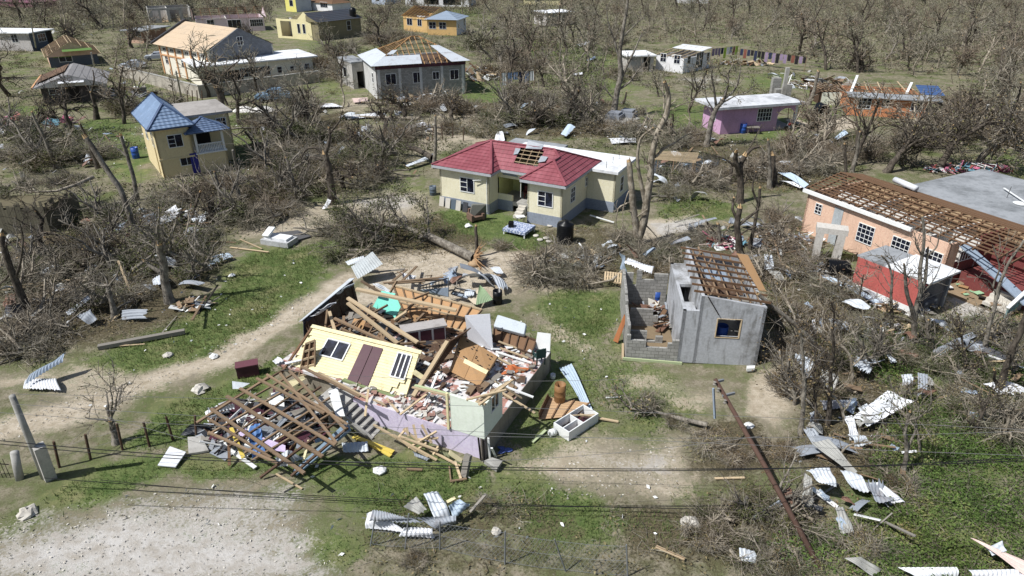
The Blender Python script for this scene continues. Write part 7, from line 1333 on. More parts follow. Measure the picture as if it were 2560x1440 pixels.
for x, y, k, s in [(1700, 450, 0, 1.0), (1760, 470, 4, 1.0), (1820, 440, 1, 1.0), (1890, 440, 4, 1.1), (1960, 430, 1, 1.1), (2030, 430, 4, 1.2), (2090, 400, 1, 1.2), (2000, 380, 4, 1.2), (1940, 400, 0, 1.0), (2160, 390, 4, 1.0), (2220, 370, 1, 1.0), (2290, 360, 4, 1.3), (2350, 340, 1, 1.6), (2330, 330, 4, 1.3), (2400, 340, 2, 1.5), (2460, 330, 4, 1.6), (2530, 340, 1, 1.5), (2420, 280, 1, 1.7), (1680, 490, 1, .8), (1960, 620, 4, .9), (2000, 680, 1, .9), (1950, 560, 1, .9), (2080, 740, 4, .8), (1960, 810, 0, .8), (2020, 790, 2, .7), (2100, 830, 2, .7), (2150, 810, 1, .6), (2060, 890, 0, .7), (2140, 900, 3, .7), (2210, 880, 0, .7), (2290, 910, 2, .6), (2350, 930, 0, .7), (2420, 930, 0, .7), (1960, 970, 2, .5), (2110, 990, 0, .5), (2400, 1000, 2, .6), (2450, 1060, 0, .7), (2500, 1080, 4, .8), (2540, 1030, 2, .7), (1940, 1130, 2, .5), (1900, 1290, 3, .6), (1800, 1320, 0, .5), (1750, 1350, 2, .5), (1990, 1310, 0, .55), (1860, 1390, 0, .5), (1960, 1420, 2, .5), (2140, 1370, 2, .5), (2240, 1225, 2, .5), (1620, 640, 4, .7), (1500, 650, 1, .7), (1420, 640, 1, .7), (1560, 610, 4, .6), (1700, 620, 1, .6), (1770, 600, 4, .7), (1680, 650, 0, .7), (1900, 690, 4, .8), (2540, 870, 1, .8), (2480, 850, 4, .8), (2350, 830, 1, .6), (1940, 880, 1, .7), (1620, 1015, 4, .35), (1690, 1060, 2, .35), (1040, 1410, 2, .3)]:
 bp(x, y, k, s, 'tangled heap of grey twigs and leaves on the littered right side', g3)
for x, y, k, s in [(40, 480, 0, .8), (110, 470, 1, .7), (170, 462, 0, .7)]: bp(x, y, k, s, 'brush caught on the roof of the dark ruin at the left edge', 'brush on the ruin'); o_ = BP[k]
for o in bpy.data.objects:
 if o.get('group') == 'brush on the ruin': o.location.z = du.h_z - .4; o.location.xy = Vector(o.location.xy) * (1 - (du.h_z - .4) / CH)
# ---------------------------------------------------------------- stripped woods: trees copied one by one
FO = dict(thick=.035)
fp = [proto(200 + i, Hh, r, opt(levels=3, kids=k, rmin=.03, wig=.2, start=.25, seg=.6, snap=.25), lean=ln) for i, (Hh, r, k, ln) in enumerate([(8, .22, (7, 5, 3), .1), (9.5, .25, (8, 5, 3), -.15), (7, .2, (9, 5, 4), .3), (6, .16, (10, 6, 3), 0), (10, .28, (7, 6, 3), .2), (7.5, .18, (6, 4, 3), -.35)])]
FT = [make_tree('bare_tree', 'x', p, [BARK, BARKD, BARKP][i % 3], L_FAR, (240, 60, 0)[i // 2], .3, i, None, (0, 0, -50), spread=.5, thick=.034) for i, p in enumerate(fp)]
_fu = set()
def ft(p, k, sc, label, group):
 t = FT[k]
 if k in _fu: t = copy_tree(t)
 _fu.add(k); t.location = p; t.rotation_euler = (rnd.uniform(-.12, .12), rnd.uniform(-.12, .12), rnd.uniform(0, 6.28)); t.scale = (sc,) * 3; t['label'] = label; t['group'] = group
CLEAR = [gp(q) for q in ([(860, 250), (880, 120), (1200, 120), (1200, 260)], [(380, 220), (380, 60), (800, 60), (830, 230)], [(1540, 215), (1560, 110), (1850, 110), (2040, 200), (1700, 230)], [(2000, 370), (2030, 180), (2400, 190), (2430, 330), (2330, 390)], [(1740, 350), (1740, 230), (2010, 220), (2010, 340)], [(0, 290), (0, 80), (300, 80), (280, 290)], [(1000, 110), (1000, 40), (1240, 40), (1240, 110)], [(1320, 80), (1320, 25), (1440, 25), (1440, 80)], [(680, 120), (680, 20), (920, 20), (920, 130)])]
rr = np.random.RandomState(21)
def sprinkle(n_, x0, x1, y0, y1, label, group, smin, smax, sp=2.5, kr=(0, 6)):
 got = []; k = 0
 while len(got) < n_ and k < n_ * 40:
  k += 1; px, py = rr.uniform(x0, x1), y0 + (y1 - y0) * rr.rand() ** .75; p = G(px, py)
  if any(inside(q, np.array([p.x]), np.array([p.y]))[0] for q in CLEAR) or any((p - g_).length < sp for g_ in got): continue
  got.append(p); ft(p, rr.randint(*kr), rr.uniform(smin, smax), label, group)
sprinkle(125, 1230, 2620, 2, 190, 'bare grey-brown tree in the stripped woods on the far slope', 'trees of the stripped woods', .7, 1.15)
sprinkle(75, -60, 1230, 2, 75, 'bare leafless tree between the far houses along the top edge', 'trees among the far houses', .7, 1.1, 3.5)
sprinkle(22, 1200, 1760, 120, 330, 'thin bare tree in the meadow behind the red-roofed house', 'trees in the meadow', .45, .8, 3, (2, 6))
sprinkle(26, 1900, 2600, 180, 420, 'bare battered tree around the orange house on the right', 'trees around the orange house', .6, 1.0, 3, (2, 6))
sprinkle(20, -40, 900, 60, 330, 'bare tree standing in the yards of the houses on the left', 'trees in the left yards', .55, .9, 5, (4, 6))
# ---------------------------------------------------------------- what nobody could count
def in_polys(polys, n_, rs, hole=()):
 pl = [gp(p) for p in polys]; ar = [abs(sum(p[i][0] * p[(i + 1) % len(p)][1] - p[(i + 1) % len(p)][0] * p[i][1] for i in range(len(p)))) / 2 for p in pl]; out = []
 for p, a in zip(pl, ar):
  m = max(1, int(n_ * a / sum(ar))); xs = [q[0] for q in p]; ys = [q[1] for q in p]; pts = np.zeros((0, 2))
  while len(pts) < m:
   c = np.stack([rs.uniform(min(xs), max(xs), m * 2 + 50), rs.uniform(min(ys), max(ys), m * 2 + 50)], 1); pts = np.vstack([pts, c[inside(p, c[:, 0], c[:, 1])]])
  out.append(pts[:m])
 P = np.vstack(out)
 for h_ in hole: P = P[~inside(gp(h_), P[:, 0], P[:, 1])]
 return P
BUILT = [[(1090, 520), (1090, 400), (1590, 380), (1600, 470), (1405, 590)], [(1555, 905), (1555, 660), (1880, 640), (1900, 920)], [(780, 1000), (780, 690), (1000, 690), (1390, 880), (1390, 960), (1215, 1160), (900, 1080)], [(2010, 560), (2010, 470), (2300, 400), (2560, 470), (2560, 680), (2400, 760), (2290, 790), (2140, 700), (2370, 690)], [(320, 450), (320, 380), (580, 370), (580, 450)], [(1770, 350), (1770, 300), (1990, 290), (1990, 340)]]
def stuffmesh(name, P, mats, ns, nl, ln, rad, ls, hgt, rs, label=None, lean=.6, flat=.2):
 i = rs.randint(0, len(P), ns); p = np.column_stack([P[i] + rs.normal(0, .2, (ns, 2)), rs.uniform(-.02, .1, ns) * hgt]); d = np.stack([rs.normal(0, lean, ns), rs.normal(0, lean, ns), np.abs(rs.normal(.3, .35, ns)) * hgt], 1); parts = []
 if ns: V, Q = tri_sticks(p, d, rs.uniform(*ln, ns), rs.uniform(.5, 1.5, ns) * rad); parts.append((V, Q, np.repeat(rs.rand(ns), 6), 0))
 if nl: j = rs.randint(0, len(P), nl); c = np.column_stack([P[j] + rs.normal(0, .3, (nl, 2)), np.abs(rs.normal(0, .45, nl)) * hgt]); v, q = leaf_quads(c, ls, rs, flat); tn = np.clip(vnoise(c[:, 0] + 500, c[:, 1] + 500, 31, 1.3) * .6 + rs.rand(nl) * .5 - .05, 0, 1); parts.append((v, q, tn, 1))
 V, Q, T, M = join(parts); o = np_mesh(name, V, Q, T, mats, mi=M); tag(o, kind='stuff'); return o
rs = np.random.RandomState(77)
def clumped(P, cell=2.6, lo=.38, hi=.66): k = np.clip((vnoise(P[:, 0] + 700, P[:, 1] + 700, 41, cell) * .65 + vnoise(P[:, 0] + 700, P[:, 1] + 700, 42, cell * .35) * .35 - lo) / (hi - lo), 0, 1); return P[k > rs.rand(len(P))]
NEARL = [q for q, k, s in LIT]
stuffmesh('twig_litter', clumped(in_polys(NEARL, 16000, rs, BUILT), 1.8), [TWIG, L_DRY], 15000, 44000, (.25, 1.0), .009, .11, .24, rs)
MID = [[(1180, 120), (1560, 105), (2050, 195), (2100, 320), (1750, 225), (1240, 260)], [(-60, 80), (420, 60), (420, 250), (-60, 300)], [(800, 20), (1240, 20), (1240, 130), (820, 240)], [(0, 330), (0, 560), (560, 620), (1090, 500), (1090, 360), (700, 290), (300, 300)], [(640, 300), (1560, 250), (1640, 340), (1640, 440), (1090, 400)], [(1600, 340), (2560, 320), (2560, 440), (2030, 470), (1640, 560)], [(1900, 560), (2560, 740), (2560, 960), (2250, 1000), (1930, 960)]]
stuffmesh('undergrowth', clumped(in_polys(MID, 34000, rs, BUILT), 3.2), [TWIG, L_OLV], 22000, 80000, (.3, 1.5), .015, .19, .5, rs)
FAR = [[(1180, 235), (1250, -5), (2700, -5), (2700, 330), (2400, 300), (2050, 160), (1560, 120), (1500, 240)], [(-80, 260), (-80, -5), (1250, -5), (1200, 110), (850, 160), (560, 60), (300, 90), (0, 240)]]
PF = in_polys(FAR, 26000, rs, [[tuple(pix((a, b, 0))) for a, b in q] for q in CLEAR])
stuffmesh('far_brush', PF, [TWIG, L_FAR], 36000, 70000, (.8, 3.2), .03, .42, 1.6, rs, lean=.5)
GC = [[(2290, 960), (2560, 900), (2560, 1440), (2300, 1440), (2180, 1300), (2200, 1120)], [(2120, 850), (2560, 780), (2560, 900), (2200, 960)], [(1950, 1350), (2200, 1300), (2250, 1440), (1900, 1440)]]
stuffmesh('ground_cover_plants', clumped(in_polys(GC, 16000, rs), 1.5, .26, .52), [TWIG, L_GRN], 6000, 60000, (.3, .9), .009, .11, .3, rs, flat=.45)
GN = [q for q, k, s in GRASS if q[0][1] > 480 and k > .4 and q[0][0] < 2000]
PG = in_polys(GN, 60000, rs, BUILT); cgx = cover(PG[:, 0], PG[:, 1]); keep = cgx[0] * (1 - np.maximum(cgx[1], cgx[2])) > rs.uniform(.15, .9, len(PG)); PG = PG[keep]
d = np.stack([rs.normal(0, .5, len(PG)), rs.normal(0, .5, len(PG)), np.ones(len(PG))], 1); V, Q = tri_sticks(np.column_stack([PG, np.full(len(PG), -.04)]), d, rs.uniform(.07, .2, len(PG)), rs.uniform(.008, .02, len(PG)))
tag(np_mesh('grass', V, Q, np.repeat(rs.rand(len(PG)), 6), BLADE), kind='stuff')
PP = in_polys([[(-40, 1300), (560, 1205), (830, 1330), (830, 1440), (-40, 1440)], [(0, 1050), (400, 930), (830, 700), (860, 730), (420, 960), (0, 1110)], [(1300, 1160), (1680, 1100), (1700, 1230), (1400, 1250)], [(920, 740), (1000, 650), (1310, 650), (1230, 760)]], 2200, rs, BUILT)
V, Q = leaf_quads(np.column_stack([PP, np.full(len(PP), .0)]), .1, rs, .93); tag(np_mesh('pebbles', V, Q, rs.rand(len(Q)), M_STONE), kind='stuff')
# pale specks of torn plastic, plaster and paper over the yards
PL_ = in_polys([[(100, 1250), (900, 1150), (1300, 1180), (1700, 1200), (1650, 1380), (900, 1400)], [(200, 1050), (560, 900), (800, 760), (560, 640), (300, 850)], [(1250, 760), (1550, 740), (1560, 900), (1450, 1200), (1380, 950)], [(700, 640), (800, 640), (790, 730), (700, 720)], [(1900, 640), (2250, 760), (2250, 1200), (1950, 1150)], [(880, 1180), (1230, 1200), (1100, 1300)], [(0, 330), (560, 500), (1000, 330), (1640, 360), (2100, 480), (2100, 340), (1200, 260), (600, 300)]], 900, rs, BUILT[:3])
V, Q = leaf_quads(np.column_stack([PL_, np.full(len(PL_), .05)]), .2, rs, .85); tag(np_mesh('litter', V, Q, rs.rand(len(Q)) * .6, M_WHITE), kind='stuff')
# ================================================================ things in the yards
def tomb(a, b, D, hh, mat, label, tiers=2, headstone=False):
 h = H('tomb', label, G(*a), G(*b), 'tomb'); L = h.L
 for i in range(tiers): k = i * .22; mb = MB(); mb.box(k, L - k, k, D - k, (hh * .7 if i else 0) + i * .002, hh * (.7 if i == 0 else 1)); h.part('tier', mb, mat[i % len(mat)])
 if headstone: mb = MB(); mb.quadslab([(.1, D * .15, hh + .05), (.75, D * .05, hh + .15), (.75, D * .75, hh + .5), (.1, D * .85, hh + .4)], .12); h.part('headstone', mb, M_WHITE)
tomb((652, 611), (720, 621), 1.3, .55, [plaster('tomb_grey', (178, 180, 182), .3), M_SLABW], 'white tiered tomb with a toppled headstone on the left lawn', 2, True)
panel([(690, 583, .06), (745, 577, .06), (778, 592, .06), (735, 604, .06)], 'dark flat grave slab beside the white tomb', .12, paint('dark_slab', (88, 88, 90), .9, .2), None, None, 'grave_slab', 'slab')
for a, b, lab in [((1512, 300), (1548, 304), 'front grey tomb on the pale slab'), ((1545, 294), (1582, 298), 'rear grey tomb on the pale slab')]: tomb(a, b, 2.0, .9, [plaster('tomb_blue_grey', (128, 134, 144), .2)], lab + ' beyond the red roof', 2)
panel([(1560, 312, .06), (1600, 297, .06), (1580, 288, .06), (1500, 302, .06)], 'pale concrete slab under the two grey tombs', .1, M_CONC)
# black water tanks
def tank(px, py, r, hh, label, lying=None):
 mb = MB(); pr = [(r * .98, 0)]
 for i in range(9): pr += [(r, .04 + hh * .8 * i / 9), (r, hh * .8 * (i + .7) / 9), (r * .975, hh * .8 * (i + .85) / 9)]
 pr += [(r, hh * .82), (r * .9, hh * .9), (r * .4, hh * .95), (r * .36, hh * 1.0), (0, hh)]; mb.lathe(pr, 28); p = G(px, py)
 if lying is not None: M = Matrix.Rotation(lying, 4, 'Z') @ Matrix.Rotation(R(90), 4, 'Y'); mb.v = [tuple(M @ Vector(v) + Vector((0, 0, r))) for v in mb.v]
 tag(mb.build('water_tank', M_BLACK, None, True, p), label, 'water tank')
tank(1412, 607, .62, 1.75, 'upright black water tank on a stone base at the corner of the cream bungalow'); tank(2060, 292, .75, 1.8, 'black water tank lying on its side on the lawn by the orange house', R(100)); tank(2062, 690, .6, 1.5, 'black water tank lying on its side left of the red carport', R(-10))
barrel(1856, 332, .38, 1.1, M_BLUEP, 'blue barrel standing by the front wall of the pink house'); barrel(341, 395, .35, 1.1, M_BLUEP, 'blue barrel beside the left wall of the blue-roofed house'); barrel(1083, 487, .3, .8, paint('slate_bin', (84, 98, 112), .5, .1), 'slate grey bin at the left corner of the cream bungalow', 'bin', cat='bin')
barrel(1640, 762, .3, 1.0, M_BLUEP, 'bright blue barrel inside the unfinished block room'); barrel(1907, 893, .27, .6, M_GREYW, 'pale bucket in the shadow behind the shed', 'bucket', cat='bucket')
barrel(1795, 890, .3, 1.9, M_BLUEP, 'blue barrel inside the concrete shed behind the window', 'barrel')
# bed, armchair, mattress and table in front of the bungalow
def bed():
 P = patch([(1272, 571, .5), (1333, 562, .5), (1339, 583, .5), (1312, 596, .5)], None); c = [G(1273, 570), G(1318, 552), G(1340, 580), G(1313, 600)]; A, B = G(1312, 598), G(1339, 578); h = H('bed_base', 'bed base with a blue and white patterned cover standing on the lawn', A, B, 'bed'); L = max(h.L, 1.3); D = h.loc(G(1274, 574)).y; D = max(1.5, min(D, 2.2))
 n = NT('blue_pattern'); vo = n.n('TexVoronoi'); vo.inputs['Scale'].default_value = 9; n.l(n.geo(), vo.inputs[0]); M = n.out(n.mix(n.sstep(vo.outputs[0], .3, .55), lin(214, 220, 232), lin(108, 126, 168)), .9)
 mb = MB(); mb.box(0, L, 0, D, .28, .5); h.part('cover', mb, M)
 for x in (.04, L - .12):
  for y in (.04, D - .12): mb = MB(); mb.box(x, x + .08, y, y + .08, 0, .278); h.part('leg', mb, M_WHITE)
 return h, L, D
bd, bL, bD = bed()
def crate(p, rz, s, mat, label, name='speaker_box', cat='box'):
 t = thing(name, label, cat, p, rz); mb = MB(); mb.box(-s[0], s[0], -s[1], s[1], 0, s[2]); mb.build('case', mat, t); mb = MB(); mb.box(-s[0] * .8, s[0] * .8, -s[1] - .02, -s[1] - .002, s[2] * .1, s[2] * .9); mb.build('front', M_DARKIN, t); return t
crate(bd.W(bL * .35, bD * .8, .503), bd.rz + .4, (.26, .18, .36), M_BLACK, 'black box standing on the patterned bed base')
def table(px, py, label, L=.7, hh=.65, mat=None, rz=.3):
 t = thing('table', label, 'table', G(px, py), rz); mb = MB(); mb.box(-L / 2, L / 2, -L * .35, L * .35, hh - .05, hh); mb.build('tabletop', mat or M_WHITE, t)
 for x in (-1, 1):
  for y in (-1, 1): mb = MB(); mb.beam((x * L * .42, y * L * .28, 0), (x * L * .42, y * L * .28, hh - .052), .05, .05); mb.build('leg', M_GREYW, t)
table(1301, 560, 'white topped little table behind the patterned bed base'); table(1880, 333, 'pale table against the front wall of the pink house', 1.5, .75, M_GREYW, 0)
mattress([(1216, 512, 1.35), (1180, 512, 1.35), (1172, 552, .05), (1217, 545, .05)], None, 'grey mattress with a white border leaning at the bungalow', .22, paint('grey_mattress', (112, 112, 104), .9, .3))
def armchair(px, py, rz, label):
 t = thing('armchair', label, 'armchair', G(px, py), rz); V_ = paint('worn_brown_fabric', (120, 92, 76), .9, .4)
 for n_, q in (('seat', (-.4, .4, -.4, .35, .2, .45)), ('backrest', (-.42, .42, .352, .55, .2, .95)), ('armrest', (-.58, -.402, -.42, .5, .15, .65)), ('armrest', (.402, .58, -.42, .5, .15, .65))): mb = MB(); mb.box(*q); mb.build(n_, V_, t)
 for x in (-.5, .44):
  for y in (-.38, .42): mb = MB(); mb.box(x, x + .06, y, y + .06, 0, .148); mb.build('leg', M_DARKIN, t)
armchair(1190, 552, R(30), 'broken brown armchair in front of the leaning grey mattress')
chair(RH.W(6.6, 2.9, .82), RH.rz + .3, paint('dark_red_fabric', (110, 52, 50), .9, .2), 'dark red armchair in the porch of the cream bungalow', 'armchair'); chair(RH.W(7.5, 2.6, .82), RH.rz + 1.4, M_BLACK, 'black chair at the right end of the bungalow porch', 'chair', False)
for i, (x, y, m, lab) in enumerate([(1102, 512, M_STONE, 'pale board'), (1117, 517, M_STONE, 'tan board'), (1131, 520, paint('slate_bin', (84, 98, 112), .5, .1), 'narrow dark case'), (1143, 523, M_STONE, 'brown-edged board'), (1160, 527, M_ZD, 'grey frame')]):
 A = G(x, y); u = RH.ux; mb = MB(); b = A - RH.uy * .25; mb.quadslab([b, b + u * .45, b + u * .45 + RH.uy * .2 + Vector((0, 0, .8)), b + RH.uy * .2 + Vector((0, 0, .8))], .08); finish(mb, 'leaning_board', m, lab + ' leaning on the grey plinth under the left bungalow window', 'board')
for i, (x, y) in enumerate([(1352, 548), (1375, 565), (1340, 590), (1372, 604), (1350, 600), (1365, 596)]): barrel(x, y, .22, .06, M_STONE, 'flat stepping stone set in the lawn near the bungalow', 'stepping_stone', cat='stone', open_top=False)['group'] = 'stepping stones by the bungalow'
# cars
def car(p, rz, mat, label, sc=1.0, tank_=0):
 t = thing('car', label, 'car', p, rz); t.scale = (sc,) * 3; Lc, Wc = 4.1, 1.66; prof = [(-2.05, .35), (-2.05, .75), (-1.95, .86), (-1.1, .95), (-.45, 1.42), (.85, 1.45), (1.55, .98), (2.0, .92), (2.05, .7), (2.05, .35)]
 secs = [(-.83, .9, 0), (-.8, 1, 0), (.8, 1, 0), (.83, .9, 0)]; mb = MB(); rings = []
 for y, k, _ in secs: rings.append([Vector((x * (.985 if k < 1 else 1), y * (1 if z < 1.0 else .84), .35 + (z - .35) * (1 if k == 1 else .96))) for x, z in prof])
 for i in range(3):
  for j in range(len(prof)): q = (j + 1) % len(prof); mb.face([rings[i][j], rings[i + 1][j], rings[i + 1][q], rings[i][q]], 0, .2)
 mb.face(rings[0], 0, .2); mb.face(rings[3][::-1], 0, .2); mb.build('body', mat, t)
 def glass(nm, pts): mb = MB(); mb.quadslab(pts, .02); mb.build(nm, M_GL, t)
 glass('windscreen', [(-1.04, -.64, 1.0), (-1.04, .64, 1.0), (-.5, .6, 1.4), (-.5, -.6, 1.4)]); glass('rear_window', [(1.48, -.62, 1.04), (1.48, .62, 1.04), (.93, .58, 1.42), (.93, -.58, 1.42)])
 for s in (-1, 1):
  y = s * .79; glass('side_window', [(-.78, y, 1.0), (.15, y, 1.0), (.15, s * .70, 1.38), (-.42, s * .70, 1.38)]); glass('side_window', [(.22, y, 1.0), (1.2, y, 1.0), (.85, s * .70, 1.38), (.22, s * .70, 1.38)])
  for x in (-1.3, 1.25):
   mb = MB(); mb.tube([(x, s * .62, .31), (x, s * .86, .31)], .31, 16); wl = mb.build('wheel', M_BLACK, t); mb = MB(); mb.tube([(x, s * .861, .31), (x, s * .875, .31)], .19, 12); mb.build('rim', M_METAL, wl)
  mb = MB(); mb.box(-2.07, -2.0, s * .6 - .15, s * .6 + .15, .62, .78); mb.build('headlight', M_WHITE, t); mb = MB(); mb.box(2.0, 2.07, s * .62 - .12, s * .62 + .12, .66, .82); mb.build('tail_light', M_RED, t)
car(G(686, 252), R(8), paint('pale_blue_car', (122, 158, 190), .35, .15), 'pale blue and white car standing on the lawn by the sand piles', 1.15)
car(CP.W(CP.L * .58, 1.65, .0), CP.rz + R(180), paint('dark_blue_car', (46, 66, 92), .3, .1), 'dark blue car parked inside the red carport', .82)
for p, rz, lab in [(G(335, 172), R(15), 'silver car under fallen branches beside the hall'), (G(395, 150), R(20), 'second silver car close to the end wall of the hall')]: car(p, rz, paint('silver_car', (160, 166, 176), .3, .1), lab)
def motorbike(p, rz, label):
 t = thing('motorbike', label, 'motorbike', p, rz)
 for x in (-.62, .62): mb = MB(); mb.tube([(x, -.06, .3), (x, .06, .3)], .3, 14); mb.build('wheel', M_BLACK, t)
 for n_, q, m in (('engine', (-.25, .25, -.12, .12, .3, .6), M_METAL), ('fuel_tank', (-.35, .1, -.14, .14, .65, .85), M_RED), ('seat', (.11, .7, -.13, .13, .66, .78), M_BLACK)): mb = MB(); mb.box(*q); mb.build(n_, m, t)
 mb = MB(); mb.beam((-.62, 0, .3), (-.42, 0, .95), .06, .06); mb.build('fork', M_METAL, t); mb = MB(); mb.beam((-.42, -.35, 1.0), (-.42, .35, 1.0), .04, .04); mb.build('handlebar', M_BLACK, t)
motorbike(G(1975, 326), R(20), 'motorbike standing under the porch of the pink house')
for x, y, r_, lab in [(610, 276, 1.4, 'left white sand pile'), (655, 276, 1.6, 'right white sand pile')]:
 mb = MB(); pr = [(r_, 0), (r_ * .75, .2), (r_ * .45, .42), (r_ * .2, .52), (0, .55)]; mb.lathe(pr, 18); mb.v = [(a + rnd.uniform(-.1, .1), b + rnd.uniform(-.1, .1), c) for a, b, c in mb.v]; o = mb.build('sand_pile', paint('white_sand', (220, 216, 208), .95, .15), None, True, G(x, y)); tag(o, lab + ' on the lawn near the hall', 'sand pile')
# pallet, leaning sheet
def pallet():
 P = patch([(1512, 678, .75), (1570, 684, .7), (1568, 712, .35), (1510, 700, .4)], None); t = thing('pallet', 'light wooden pallet leaning left of the ruined block wall', 'pallet', P(.5, 1))
 for i in range(9): mb = MB(); u = i / 9; mb.quadslab([P(u, 0) - t.location, P(u + .07, 0) - t.location, P(u + .07, 1) - t.location, P(u, 1) - t.location], .025); mb.build('slat', M_WOODL, t)
 for v in (.05, .5, .95): mb = MB(); mb.beam(P(0, v, -.06) - t.location, P(1, v, -.06) - t.location, .09, .09); mb.build('bearer', M_WOODL, t)
pallet()
panel([(1561, 785, 1.6), (1566, 800, 1.3), (1545, 857, .05), (1533, 852, .05)], 'rust brown board leaning on the outer side of the block wall', .04, paint('rust_board', (168, 98, 52), .7, .2)); board((1557, 860, .1), (1557, 898, .1), 'pale plank standing at the corner of the block wall', .12, .1, M_WOODL); panel([(1866, 918, .2), (1887, 917, .2), (1886, 924, .2), (1867, 925, .2)], 'white hollow block lying at the shed corner', .18, M_WHITE)
